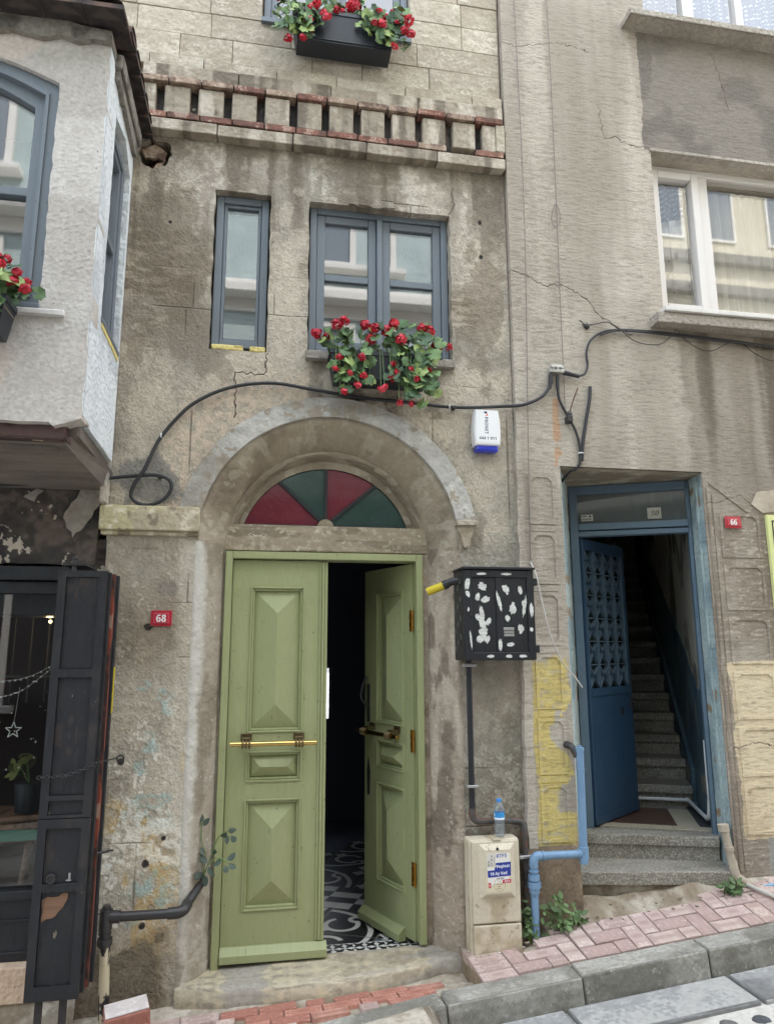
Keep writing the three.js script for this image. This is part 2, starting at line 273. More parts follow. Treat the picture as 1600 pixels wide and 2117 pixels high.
M.jambL = surf('whitish jamb plaster', 512, 2.2, (x, y, o) => { const n = fbm(x * 6, y * 2.4, 4), m = fbm(x * 24, y * 24, 4), h = fbm(x * 80, y * 80, 3); o[0] = 164; o[1] = 154; o[2] = 138; mixc(o, [202, 199, 191], sst(0.1, 0.04, x + 0.05 * n + 0.02 * m) * 0.75); mixc(o, [184, 178, 166], sst(0.0, 0.4, n + 0.3 * m) * 0.6); mixc(o, [132, 121, 104], sst(0.05, 0.45, fbm(x * 9 + 4, y * 4, 4) + 0.2 * h) * 0.7); mixc(o, [214, 211, 202], flake(x, y, 20, 0.4) * 0.5); const g = m * 9 + h * 8; o[0] += g; o[1] += g; o[2] += g; o[3] = 0.5 + 0.35 * m + 0.15 * h; }, 0.012);
M.jambR = surf('brown jamb plaster', 512, 2.2, (x, y, o) => { const n = fbm(x * 8, y * 2.2, 4), m = fbm(x * 24, y * 24, 4); o[0] = 158; o[1] = 144; o[2] = 127; mixc(o, [190, 178, 160], sst(0, 0.3, n) * 0.7); mixc(o, [118, 106, 92], sst(0.1, 0.35, fbm(x * 9 + 4, y * 4, 4)) * 0.8); mixc(o, [206, 198, 182], flake(x, y, 30, 0.36) * 0.6); const g = m * 12; o[0] += g; o[1] += g; o[2] += g; o[3] = 0.5 + 0.4 * m; }, 0.016);
M.lintel = surf('worn lintel', 512, 1.5, (x, y, o) => { const n = fbm(x * 5, y * 26, 4), m = fbm(x * 30, y * 50, 3); o[0] = 160; o[1] = 147; o[2] = 126; mixc(o, [128, 116, 98], sst(0, 0.4, n) * 0.8); mixc(o, [206, 200, 186], flake(x, y * 1.4, 18, 0.42) * 0.8); mixc(o, [196, 186, 166], sst(0.2, 0.4, m) * 0.4); const g = m * 10; o[0] += g; o[1] += g; o[2] += g; o[3] = 0.5 + 0.3 * n + 0.2 * m; }, 0.012);
M.impost = surf('yellowed impost', 512, 1.2, (x, y, o) => { const n = fbm(x * 6, y * 6, 4), m = fbm(x * 30, y * 30, 4); o[0] = 186; o[1] = 176; o[2] = 140; const k = sst(0.1, -0.1, Math.abs(((x + 0.62) % 1.2)) - 0.35 + 0.2 * n); mixc(o, [172, 160, 138], sst(-0.1, 0.2, n) * 0.8); mixc(o, [214, 206, 186], sst(0.15, 0.35, m) * 0.6); mixc(o, [120, 108, 92], sst(0.3, 0.42, fbm(x * 10, y * 10, 3)) * 0.7); const g = m * 12; o[0] += g; o[1] += g; o[2] += g; o[3] = 0.5 + 0.4 * m; }, 0.014);
M.sillStone = surf('stone sill', 256, 0.6, noisy([150, 143, 132], 14, 40), 0.006);
M.dark = mat('interior plaster', { color: S(168, 162, 154), roughness: 0.95 });
M.darkRoom = mat('blue grey painted room', { color: S(124, 130, 146), roughness: 0.9 });
const paintFn = (c, a) => relief('paint', (x, y, o) => { const n = fbm(x * 3, y * 3, 3) * a + fbm(x * 90, y * 18, 2) * a * 0.7; o[0] = c[0] + n; o[1] = c[1] + n; o[2] = c[2] + n; const d = sst(0.74, 0.78, fbm(x * 60, y * 44, 2)); mixc(o, [c[0] * 0.6, c[1] * 0.6, c[2] * 0.6], d * 0.5); o[3] = 0.5 + 0.4 * fbm(x * 70, y * 9, 3); });
M.slate = surf('blue grey window paint', 256, 0.8, paintFn([104, 112, 119], 3), 0.0012, { roughness: 0.5 });
M.green = surf('sage green door paint', 512, 1.1, paintFn([155, 160, 116], 5), 0.0016, { roughness: 0.48 });
M.blue = surf('blue metal paint', 256, 0.8, paintFn([54, 80, 106], 5), 0.0012, { roughness: 0.42 });
M.blueFrame = surf('light blue metal paint', 256, 0.8, paintFn([94, 114, 130], 5), 0.0012, { roughness: 0.45 });
M.teal = surf('chalky teal render', 384, 1.1, (x, y, o) => { const n = fbm(x * 7, y * 5, 4), m = fbm(x * 46, y * 46, 4); o[0] = 166; o[1] = 182; o[2] = 181; mixc(o, [142, 160, 163], sst(0, 0.35, n)); mixc(o, [184, 194, 190], sst(0.2, 0.4, -n) * 0.6); mixc(o, [150, 132, 108], sst(0.42, 0.47, fbm(x * 12, y * 9, 4))); const g = m * 10; o[0] += g; o[1] += g; o[2] += g; o[3] = 0.5 + 0.5 * m; }, 0.012);
M.black = surf('black paint', 256, 0.7, (x, y, o) => { const n = fbm(x * 12, y * 12, 4); o[0] = 34 + n * 7; o[1] = 36 + n * 7; o[2] = 40 + n * 7; o[3] = 0.5 + 0.5 * fbm(x * 60, y * 20, 3); }, 0.002, { roughness: 0.42 });
M.shutter = surf('old black shutter paint', 512, 1.1, (x, y, o) => { const n = fbm(x * 6, y * 6, 4), m = fbm(x * 60, y * 26, 3), p = vn(x * 150, y * 150); o[0] = 33; o[1] = 34; o[2] = 38; mixc(o, [50, 48, 48], sst(0, 0.5, n) * 0.6); mixc(o, [78, 60, 54], sst(0.3, 0.6, fbm(x * 4 + 3, y * 3, 4) + 0.3 * m) * 0.5); mixc(o, [140, 132, 112], sst(0.56, 0.6, 0.7 * fbm(x * 20, y * 9, 4) + 0.4 * m) * 0.8); mixc(o, [120, 120, 120], sst(0.93, 0.97, p) * 0.7); o[3] = 0.5 + 0.4 * m; }, 0.004, { roughness: 0.5 });
M.rawWood = surf('bare brown wood', 256, 0.6, (x, y, o) => { const n = fbm(x * 6, y * 70, 3), m = fbm(x * 18, y * 18, 3); o[0] = 122 + n * 20; o[1] = 92 + n * 16; o[2] = 72 + n * 12; mixc(o, [72, 54, 44], sst(0.1, 0.4, m) * 0.7); o[3] = 0.5 + 0.4 * n; }, 0.004);
M.orange = surf('rusty orange edge', 128, 0.5, (x, y, o) => { const n = fbm(x * 8, y * 5, 4); o[0] = 126; o[1] = 62; o[2] = 46; mixc(o, [60, 42, 38], sst(0.1, 0.3, n)); mixc(o, [150, 120, 104], sst(0.35, 0.45, -n)); o[3] = 0.5 + n * 0.4; }, 0.003);
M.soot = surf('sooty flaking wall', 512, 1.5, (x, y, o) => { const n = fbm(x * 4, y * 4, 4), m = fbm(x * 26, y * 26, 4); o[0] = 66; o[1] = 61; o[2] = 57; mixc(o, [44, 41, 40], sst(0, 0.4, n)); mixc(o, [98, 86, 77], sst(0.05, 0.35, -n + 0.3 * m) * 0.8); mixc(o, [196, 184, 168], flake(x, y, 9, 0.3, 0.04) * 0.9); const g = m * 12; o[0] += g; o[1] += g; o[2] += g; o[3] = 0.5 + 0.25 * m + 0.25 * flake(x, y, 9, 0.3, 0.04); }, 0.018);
M.bay = surf('rough bay plaster', 768, 2.2, (x, y, o) => { const n = fbm(x * 3, y * 2.4, 4), m = fbm(x * 60, y * 60, 3), b = 0.6 * fbm((x + y * 0.4) * 44, (y - x * 0.4) * 62, 3) + 0.6 * m; o[0] = 193; o[1] = 187; o[2] = 180; mixc(o, [178, 171, 163], sst(0, 0.4, n)); mixc(o, [174, 165, 156], sst(0.15, 0.35, fbm(x * 8, y * 8, 4) * 0.7 + m * 0.4) * 0.4); mixc(o, [212, 190, 178], sst(0.2, 0.4, fbm(x * 2 + 5, y * 2, 3)) * 0.5); mixc(o, [110, 100, 92], sst(0.8, 0.84, fbm(x * 60, y * 60, 2)) * 0.8); const g = b * 13 + m * 8; o[0] += g; o[1] += g; o[2] += g; o[3] = 0.5 + 0.5 * b; }, 0.0055);
M.baySide = surf('whitewashed plaster', 512, 1.6, (x, y, o) => { const n = fbm(x * 4, y * 2.4, 4), b = fbm(x * 40, y * 52, 3); o[0] = 216; o[1] = 220; o[2] = 221; mixc(o, [194, 199, 202], sst(0, 0.4, n)); mixc(o, [176, 176, 174], flake(x, y, 14, 0.4) * 0.4); const g = b * 9; o[0] += g; o[1] += g; o[2] += g; o[3] = 0.5 + 0.5 * b; }, 0.01);
M.mortar = surf('grey mortar', 256, 0.8, (x, y, o) => { const n = fbm(x * 9, y * 9, 4), m = fbm(x * 60, y * 60, 3); o[0] = 134; o[1] = 128; o[2] = 118; mixc(o, [96, 90, 82], sst(0, 0.4, n)); const g = m * 20; o[0] += g; o[1] += g; o[2] += g; o[3] = 0.5 + 0.4 * n; }, 0.02);
M.roofTile = surf('dark clay roof tile', 256, 0.6, (x, y, o) => { const n = fbm(x * 8, y * 8, 4); o[0] = 74; o[1] = 64; o[2] = 59; mixc(o, [48, 43, 42], sst(-0.1, 0.3, n)); mixc(o, [120, 92, 78], sst(0.25, 0.5, -n) * 0.6); o[3] = 0.5 + n * 0.4; }, 0.008);
M.beam = surf('flaking brown beam paint', 256, 0.9, (x, y, o) => { const n = fbm(x * 6, y * 16, 4); o[0] = 92; o[1] = 72; o[2] = 68; mixc(o, [58, 44, 42], sst(0, 0.4, n)); mixc(o, [176, 158, 132], sst(0.42, 0.47, fbm(x * 11, y * 18, 4))); o[3] = 0.5 + n * 0.4; }, 0.006);
M.soffitBay = surf('stained soffit boards', 256, 1.1, (x, y, o) => { const n = fbm(x * 4, y * 12, 4); o[0] = 112 + n * 22; o[1] = 103 + n * 20; o[2] = 95 + n * 18; o[3] = 0.5 + n * 0.3; }, 0.004);
{ // apartment house render, raked in fine level lines
  const t = paint(1024, 2048, 1.6, -0.3, 4.6, 7.5, (x, y, o) => {
    const n1 = fbm(x * 1.1 + 3, y * 1.1, 4), n2 = fbm(x * 5, y * 4, 4), rk = fbm(x * 20, y * 88, 3), gr = vn(x * 170, y * 230);
    o[0] = 172; o[1] = 163; o[2] = 149; mixc(o, [156, 147, 133], sst(-0.1, 0.4, n1)); mixc(o, [197, 188, 176], sst(0.1, 0.4, -n1 + n2 * 0.3) * 0.6); mixc(o, [160, 150, 138], sst(0.1, 0.4, n2) * 0.4);
    const ed = 0.012 * fbm(x * 20, y * 14, 3) + 0.02 * fbm(x * 4, y * 4, 2);
    { const vs = fbm((x + 0.02 * fbm(x * 6, y * 2, 2)) * 5.5, y * 0.35 + 3, 3); mixc(o, [138, 128, 113], sst(0.05, 0.5, vs + 0.2 * rk + 0.15 * gr) * 0.5); mixc(o, [194, 185, 170], sst(0.1, 0.5, -vs + 0.25 * n2 + 0.15 * gr) * 0.4); }
    // darker coat of the field between the windows
    if (x + ed > 2.815 && y > 5.585 && y < 6.66) { mixc(o, [122, 115, 105], 0.92); mixc(o, [102, 96, 88], sst(0, 0.4, fbm(x * 3, y * 4 + 2, 4)) * 0.7); mixc(o, [98, 92, 84], spot(x, y, 2.87, 6.45, 0.06, 0.3, 8, 0.6) * 0.6); }
    // soot washed down below the sill
    const so = sst(2.93, 3.0, x + ed * 3 + 0.02 * (y - 4)) * sst(2.4, 3.2, y + 0.3 * n2) * (y < 4.2 ? 1 : 0);
    if (so > 0) { const st = fbm((x + 0.01 * fbm(x * 9, y * 5, 2)) * 7, y * 0.5, 3); mixc(o, [106, 96, 83], so * (0.42 + 0.6 * sst(-0.15, 0.25, st + gr * 0.12 + rk * 0.2))); }
    // bare weathered pier right of the blue door
    const pr = sst(3.04, 3.1, x + ed) * sst(2.9, 2.7, y + 0.2 * n2);
    if (pr > 0) { mixc(o, [132, 120, 106], pr * 0.75 * sst(-0.5, 0.1, n2 + gr * 0.3)); mixc(o, [196, 184, 166], pr * sst(0.2, 0.4, fbm(x * 30, y * 60, 3)) * 0.5); mixc(o, [92, 80, 70], pr * sst(3.1, 3.075, x + ed) * 0.5); }
    // patches of paint
    if (x + ed * 1.5 > 3.14 && y + ed < 1.765 && y > 0.62 + 0.05 * n2) { mixc(o, [216, 200, 168], 0.92); mixc(o, [188, 170, 140], sst(0.1, 0.4, n2) * 0.5); }
    if (x > 3.3 && y < 0.64 + ed) mixc(o, [150, 150, 142], 0.8);
    const yl = Math.min(sst(1.735, 1.75, x + ed), sst(1.99, 1.965, x - ed * 2 + 0.13 * spot(x, y, 1.95, 1.33, 0.14, 0.13, 9, 0.5) + 0.1 * spot(x, y, 1.96, 0.95, 0.1, 0.12, 9, .5)), sst(1.78, 1.74, y + ed * 5 - 0.2 * (x - 1.85)), sst(0.63, 0.66, y + ed * 2)); mixc(o, [206, 186, 112], yl * (0.86 - 0.5 * sst(0.25, 0.4, fbm(x * 24, y * 40, 3)))); mixc(o, [218, 202, 136], yl * sst(0.1, 0.4, n2) * 0.5);
    // lost render at the foot of the wall
    if (x < 2.05 && y < 0.64 + ed * 2) { mixc(o, [128, 112, 93], 0.9); mixc(o, [92, 80, 66], sst(0, 0.35, fbm(x * 9, y * 9, 4)) * 0.8); o[3] -= 0.25; }
    mixc(o, [186, 120, 70], spot(x, y, 1.985, 3.32, 0.025, 0.22, 16, 0.6) * 0.4);
    const cr = Math.max(crackLine(x, y, [[1.7, 4.47], [1.8, 4.45], [1.95, 4.38], [2.1, 4.4], [2.27, 4.3], [2.37, 4.17], [2.5, 4.1], [2.6, 4.05]], 0.0052), crackLine(x, y, [[2.84, 5.6], [2.66, 5.61], [2.58, 5.66], [2.5, 5.64]], 0.0052), crackLine(x, y, [[2.5, 5.64], [2.47, 5.72], [2.46, 5.9]], 0.0034), crackLine(x, y, [[1.68, 6.36], [1.82, 6.33], [2.05, 6.4], [2.2, 6.42], [2.4, 6.38]], 0.0034), crackLine(x, y, [[3.46, 6.55], [3.53, 6.3], [3.57, 6.05]], 0.0045), crackLine(x, y, [[3.06, 2.83], [3.2, 2.86], [3.34, 2.9], [3.5, 2.79]], 0.0036), crackLine(x, y, [[3.1, 1.2], [3.3, 1.23], [3.42, 1.2], [3.6, 1.24]], 0.0034));
    mixc(o, [92, 82, 72], cr);
    mixc(o, [104, 95, 84], sst(0.22, 0.7, -rk + 0.35 * gr) * 0.3 * (y < 0.62 && x < 2.05 ? 0 : 1)); const g = gr * 11 + rk * 8 * (y < 0.62 && x < 2.05 ? 0 : 1); o[0] += g; o[1] += g; o[2] += g;
    o[3] += 0.28 * rk + 0.1 * gr + 0.12 * n2 - cr * 0.5;
  });
  M.f2 = matTex('raked beige render', t, 0.0065, { roughness: 0.95 });
}
M.band = surf('smoothed render band', 256, 0.8, (x, y, o) => { const n = fbm(x * 8, y * 8, 4), m = fbm(x * 50, y * 50, 3); o[0] = 176 + n * 22 + m * 10; o[1] = 164 + n * 21 + m * 10; o[2] = 146 + n * 20 + m * 10; o[3] = 0.5 + 0.4 * m; }, 0.006);
M.ledge = surf('concrete ledge', 256, 0.8, noisy([160, 152, 140], 16, 50), 0.012);
M.marble = surf('white marble sill', 256, 0.8, noisy([214, 210, 204], 8, 16), 0.002, { roughness: 0.5 });
M.upvc = mat('white plastic frame', { color: S(216, 211, 205), roughness: 0.4 });
M.glass = mat('window glass', { color: 0xffffff, roughness: 0.015, transmission: 1, thickness: 0, ior: 2.2 });
M.glassClear = mat('shop glass', { color: S(225, 230, 230), roughness: 0.01, transmission: 1, thickness: 0, ior: 1.7 });
M.glassDusty = mat('dusty glass', { color: S(180, 190, 190), roughness: 0.06, transmission: 0.8, thickness: 0, ior: 1.9 });
M.curtain = mat('sheer curtain', { color: S(232, 226, 212), roughness: 0.95, transmission: 0.45, thickness: 0, side: THREE.DoubleSide });
M.lace = surf('patterned lace curtain', 512, 0.5, (x, y, o) => { const u = x * 22, v = y * 22, i = Math.floor(u), j = Math.floor(v), d = Math.hypot(u - i - 0.5 + 0.3 * (hsh(i, j) - 0.5), (v - j - 0.5) * 1.3); const k = sst(0.36, 0.3, d) * (hsh(i + 3, j + 9) > 0.4 ? 1 : 0.1); o[0] = 92 + k * 120; o[1] = 100 + k * 120; o[2] = 112 + k * 116; }, 0, { roughness: 0.95, transmission: 0.25, thickness: 0, side: THREE.DoubleSide });
M.kerb = surf('kerb concrete', 512, 1.3, (x, y, o) => { const n = fbm(x * 5, y * 5, 4), m = fbm(x * 60, y * 60, 3); o[0] = 150; o[1] = 147; o[2] = 138; mixc(o, [122, 119, 110], sst(0, 0.4, n)); mixc(o, [174, 170, 160], sst(0.1, 0.4, -n + 0.4 * m) * 0.6); mixc(o, [102, 100, 86], sst(0.2, 0.55, fbm(x * 9, y * 14, 4) + 0.4 * m) * 0.5); mixc(o, [190, 185, 174], flake(x, y, 30, 0.36) * 0.5); const g = m * 14 + vn(x * 200, y * 200) * 8; o[0] += g; o[1] += g; o[2] += g; o[3] = 0.5 + 0.3 * n + 0.35 * m; }, 0.012);
M.concrete = surf('rough pavement cement', 512, 1.2, (x, y, o) => { const n = fbm(x * 5, y * 5, 4), m = fbm(x * 40, y * 40, 4); o[0] = 164; o[1] = 154; o[2] = 137; mixc(o, [134, 120, 101], sst(0, 0.35, n)); mixc(o, [192, 184, 170], sst(0.15, 0.4, -n + 0.3 * m) * 0.7); const g = m * 18 + vn(x * 190, y * 190) * 8; o[0] += g; o[1] += g; o[2] += g; o[3] = 0.5 + 0.3 * n + 0.35 * m; }, 0.02);
M.soil = surf('dusty soil', 256, 0.7, (x, y, o) => { const n = fbm(x * 12, y * 12, 4), m = fbm(x * 80, y * 80, 3); o[0] = 132 + n * 26 + m * 20; o[1] = 116 + n * 24 + m * 20; o[2] = 96 + n * 20 + m * 18; o[3] = 0.5 + 0.4 * n + 0.3 * m; }, 0.02);
M.pave = [[182, 160, 152], [174, 150, 142], [188, 168, 158], [178, 154, 144], [170, 148, 140]].map((c, i) => surf('pink paving brick ' + i, 192, 0.33, (x, y, o) => { x += i * 3.1; const n = fbm(x * 14, y * 14, 4), m = fbm(x * 90, y * 90, 3); o[0] = c[0]; o[1] = c[1]; o[2] = c[2]; mixc(o, [206, 190, 180], sst(0.0, 0.5, n + 0.4 * m) * 0.5); mixc(o, [150, 126, 118], sst(0.05, 0.5, -n + 0.4 * m) * 0.5); const g = m * 14; o[0] += g; o[1] += g; o[2] += g; o[3] = 0.5 + 0.3 * n + 0.3 * m; }, 0.006));
M.brickRed = [[176, 120, 104], [164, 110, 95], [186, 140, 124]].map((c, i) => surf('red paving brick ' + i, 192, 0.33, (x, y, o) => { x += i * 3.1; const n = fbm(x * 14, y * 14, 4), m = fbm(x * 90, y * 90, 3); o[0] = c[0]; o[1] = c[1]; o[2] = c[2]; mixc(o, [206, 178, 160], sst(0.05, 0.45, n + 0.4 * m) * 0.5); mixc(o, [140, 92, 78], sst(0.1, 0.5, -n + 0.4 * m) * 0.5); const g = m * 14; o[0] += g; o[1] += g; o[2] += g; o[3] = 0.5 + 0.3 * n + 0.3 * m; }, 0.006));
M.stepStone = surf('worn threshold stone', 768, 1.7, (x, y, o) => { const n = fbm(x * 3, y * 6, 4), m = fbm(x * 30, y * 30, 4); o[0] = 158; o[1] = 152; o[2] = 140; const h = fbm(x * 80, y * 80, 3), k = spot(x, y, 0.5, 0.1, 0.5, 0.15, 6, 0.35); mixc(o, [192, 178, 148], k * (0.7 + 0.4 * m)); mixc(o, [140, 128, 112], (spot(x, y, 0.62, 0.1, 0.09, 0.05, 16, .6) + spot(x, y, 0.9, 0.03, 0.07, 0.04, 16, .6)) * (0.4 + 0.5 * h)); mixc(o, [176, 169, 156], sst(0.05, 0.5, n + 0.4 * h) * 0.5); mixc(o, [122, 114, 102], sst(0.2, 0.6, fbm(x * 12, y * 22, 4) + 0.5 * h) * 0.5); o[0] += h * 8; o[1] += h * 8; o[2] += h * 8; const g = m * 16; o[0] += g; o[1] += g; o[2] += g; o[3] = 0.5 + 0.25 * n + 0.3 * m; }, 0.014);
const terr = (dark) => relief('grain', (x, y, o) => { // terrazzo chips
  const f = 95, u = x * f, v = y * f, X = Math.floor(u), Y = Math.floor(v); let d = 9, id = 0; for (let a = -1; a < 2; a++) for (let b = -1; b < 2; b++) { const px = X + a + hsh(X + a, Y + b), py = Y + b + hsh(Y + b + 31, X + a), q = Math.hypot(u - px, v - py); if (q < d) { d = q; id = hsh(X + a + 5, Y + b + 77); } }
  o[0] = 136; o[1] = 131; o[2] = 120; if (d < 0.42 && id > 0.35) mixc(o, id > 0.7 ? [198, 193, 180] : id > 0.5 ? [166, 158, 142] : [104, 100, 94], 0.7); const n = fbm(x * 5, y * 5, 3); o[0] += n * 20; o[1] += n * 20; o[2] += n * 20; o[3] = 0.5 + 0.2 * n;
});
M.terrazzo = surf('grey terrazzo', 640, 1.0, terr(0), 0.003, { roughness: 0.55 });
M.hallUp = surf('stained stairwell plaster', 384, 1.6, (x, y, o) => { const n = fbm(x * 3, y * 2, 4), m = fbm(x * 20, y * 20, 3); o[0] = 206; o[1] = 201; o[2] = 190; mixc(o, [128, 122, 112], sst(0, 0.4, n)); mixc(o, [92, 88, 84], sst(0.3, 0.4, fbm(x * 6, y * 3, 4)) * 0.5); o[0] += m * 8; o[1] += m * 8; o[2] += m * 8; o[3] = 0.5 + m * 0.3; }, 0.006);
M.hallLow = surf('blue stairwell dado', 384, 1.6, (x, y, o) => { const n = fbm(x * 3, y * 2, 4), m = fbm(x * 20, y * 20, 3); o[0] = 96; o[1] = 122; o[2] = 134; mixc(o, [74, 98, 112], sst(0, 0.4, n)); mixc(o, [150, 142, 126], sst(0.44, 0.48, fbm(x * 9, y * 4, 4))); o[0] += m * 7; o[1] += m * 7; o[2] += m * 7; o[3] = 0.5 + m * 0.3; }, 0.006, { roughness: 0.6 });
M.road = surf('road cement and grit', 512, 1.5, (x, y, o) => { const n = fbm(x * 5, y * 5, 4), m = fbm(x * 50, y * 50, 4); o[0] = 172; o[1] = 168; o[2] = 158; mixc(o, [132, 128, 120], sst(0, 0.35, n)); mixc(o, [206, 202, 194], sst(0.1, 0.4, -n) * 0.7); const g = m * 16; o[0] += g; o[1] += g; o[2] += g; o[3] = 0.5 + 0.4 * m; }, 0.014);
M.slabStone = surf('gutter stone', 512, 1.3, (x, y, o) => { const n = fbm(x * 4, y * 4, 4), m = fbm(x * 50, y * 50, 4); o[0] = 146; o[1] = 146; o[2] = 144; mixc(o, [120, 119, 117], sst(0, 0.35, n)); mixc(o, [176, 174, 168], sst(0.1, 0.4, -n + m * 0.3) * 0.7); const g = m * 14; o[0] += g; o[1] += g; o[2] += g; o[3] = 0.5 + 0.3 * m + 0.2 * n; }, 0.01);
M.cobble = [[104, 106, 110], [122, 120, 116], [92, 94, 98]].map((c, i) => surf('cobble ' + i, 128, 0.3, noisy(c, 12, 50), 0.006, { roughness: 0.7 }));
M.metalDark = mat('dark iron pipe', { color: S(62, 60, 60), roughness: 0.42, metalness: 0.35 });
M.pipeOld = surf('old grey pipe paint', 256, 0.4, (x, y, o) => { const n = fbm(x * 16, y * 16, 4); o[0] = 78; o[1] = 74; o[2] = 72; mixc(o, [108, 70, 54], sst(0.2, 0.4, n)); mixc(o, [52, 50, 50], sst(0.1, 0.4, -n)); o[3] = 0.5 + n * 0.3; }, 0.003, { roughness: 0.5 });
M.pipePeel = surf('peeling black pipe paint', 256, 0.4, (x, y, o) => { const n = fbm(x * 18, y * 9, 4); o[0] = 46; o[1] = 44; o[2] = 43; mixc(o, [190, 178, 150], sst(0.02, 0.1, n)); o[3] = 0.5 - 0.4 * sst(0.02, 0.1, n); }, 0.004, { roughness: 0.55 });
M.bluePipe = surf('blue pipe paint', 256, 0.5, paintFn([116, 148, 178], 9), 0.0015, { roughness: 0.42 });
M.yellowPipe = mat('yellow gas pipe paint', { color: S(206, 184, 40), roughness: 0.45 });
M.hose = mat('aged white pipe', { color: S(186, 182, 172), roughness: 0.6 });
M.zinc = mat('zinc clamp', { color: S(190, 190, 188), roughness: 0.35, metalness: 0.8 });
M.brass = mat('polished brass', { color: S(206, 176, 112), roughness: 0.22, metalness: 1 });
M.brassDull = mat('dull brass', { color: S(178, 128, 52), roughness: 0.35, metalness: 0.9 });
M.bronze = mat('old bronze', { color: S(122, 108, 80), roughness: 0.35, metalness: 0.9 });
M.rubber = mat('black cable sheath', { color: S(40, 40, 42), roughness: 0.5 });
M.wire = mat('thin grey wire', { color: S(112, 106, 100), roughness: 0.6 });
M.whiteWire = mat('white wire', { color: S(198, 194, 188), roughness: 0.5 });
M.white = mat('white plastic', { color: S(228, 228, 228), roughness: 0.3 });
M.siren = mat('blue siren lens', { color: S(26, 46, 176), roughness: 0.12, clearcoat: 0.6 });
M.plate = mat('red enamel', { color: S(176, 34, 52), roughness: 0.28, clearcoat: 0.5 });
M.whitePaint = mat('white enamel', { color: S(232, 228, 224), roughness: 0.4 });
M.planter = mat('anthracite planter plastic', { color: S(40, 44, 50), roughness: 0.45 });
M.foam = surf('yellow builders foam', 128, 0.3, noisy([214, 196, 128], 16, 60), 0.012);
M.cabinet = surf('aged cream plastic', 384, 0.6, (x, y, o) => { const n = fbm(x * 8, y * 8, 4), m = fbm(x * 70, y * 70, 3); o[0] = 206; o[1] = 195; o[2] = 172; mixc(o, [172, 156, 128], sst(0.05, 0.45, n) * 0.7); mixc(o, [130, 114, 92], flake(x, y, 26, 0.4) * 0.45); o[0] += m * 6; o[1] += m * 6; o[2] += m * 6; o[3] = 0.5 + 0.3 * m; }, 0.002, { roughness: 0.5 });
M.petal = [[206, 34, 56], [186, 26, 48], [216, 62, 78]].map((c, i) => mat('red petal ' + i, { color: S(...c), roughness: 0.6, side: THREE.DoubleSide, transmission: 0.12, thickness: 0 }));
M.leaf = [[80, 108, 64], [100, 128, 74], [64, 90, 58], [140, 160, 92]].map((c, i) => surf('geranium leaf ' + i, 64, 0.08, (x, y, o) => { const n = fbm(x * 60, y * 60, 3); o[0] = c[0] + n * 14; o[1] = c[1] + n * 14; o[2] = c[2] + n * 10; o[3] = 0.5 + 0.5 * n; }, 0.001, { roughness: 0.55, side: THREE.DoubleSide }));
M.stem = mat('green stem', { color: S(112, 138, 78), roughness: 0.6 });
M.weed = [[104, 128, 78], [84, 106, 64]].map((c, i) => mat('weed leaf ' + i, { color: S(...c), roughness: 0.6, side: THREE.DoubleSide }));
M.twigLeaf = mat('dark grey green leaf', { color: S(62, 76, 64), roughness: 0.45, side: THREE.DoubleSide });
M.glassRed = surf('red stained glass', 128, 0.3, noisy([132, 54, 68], 8, 60), 0.0006, { roughness: 0.12, clearcoat: 0.5, transmission: 0.2, thickness: 0 });
M.glassGreen = surf('green stained glass', 128, 0.3, noisy([62, 88, 82], 6, 60), 0.0006, { roughness: 0.12, clearcoat: 0.5, transmission: 0.2, thickness: 0 });

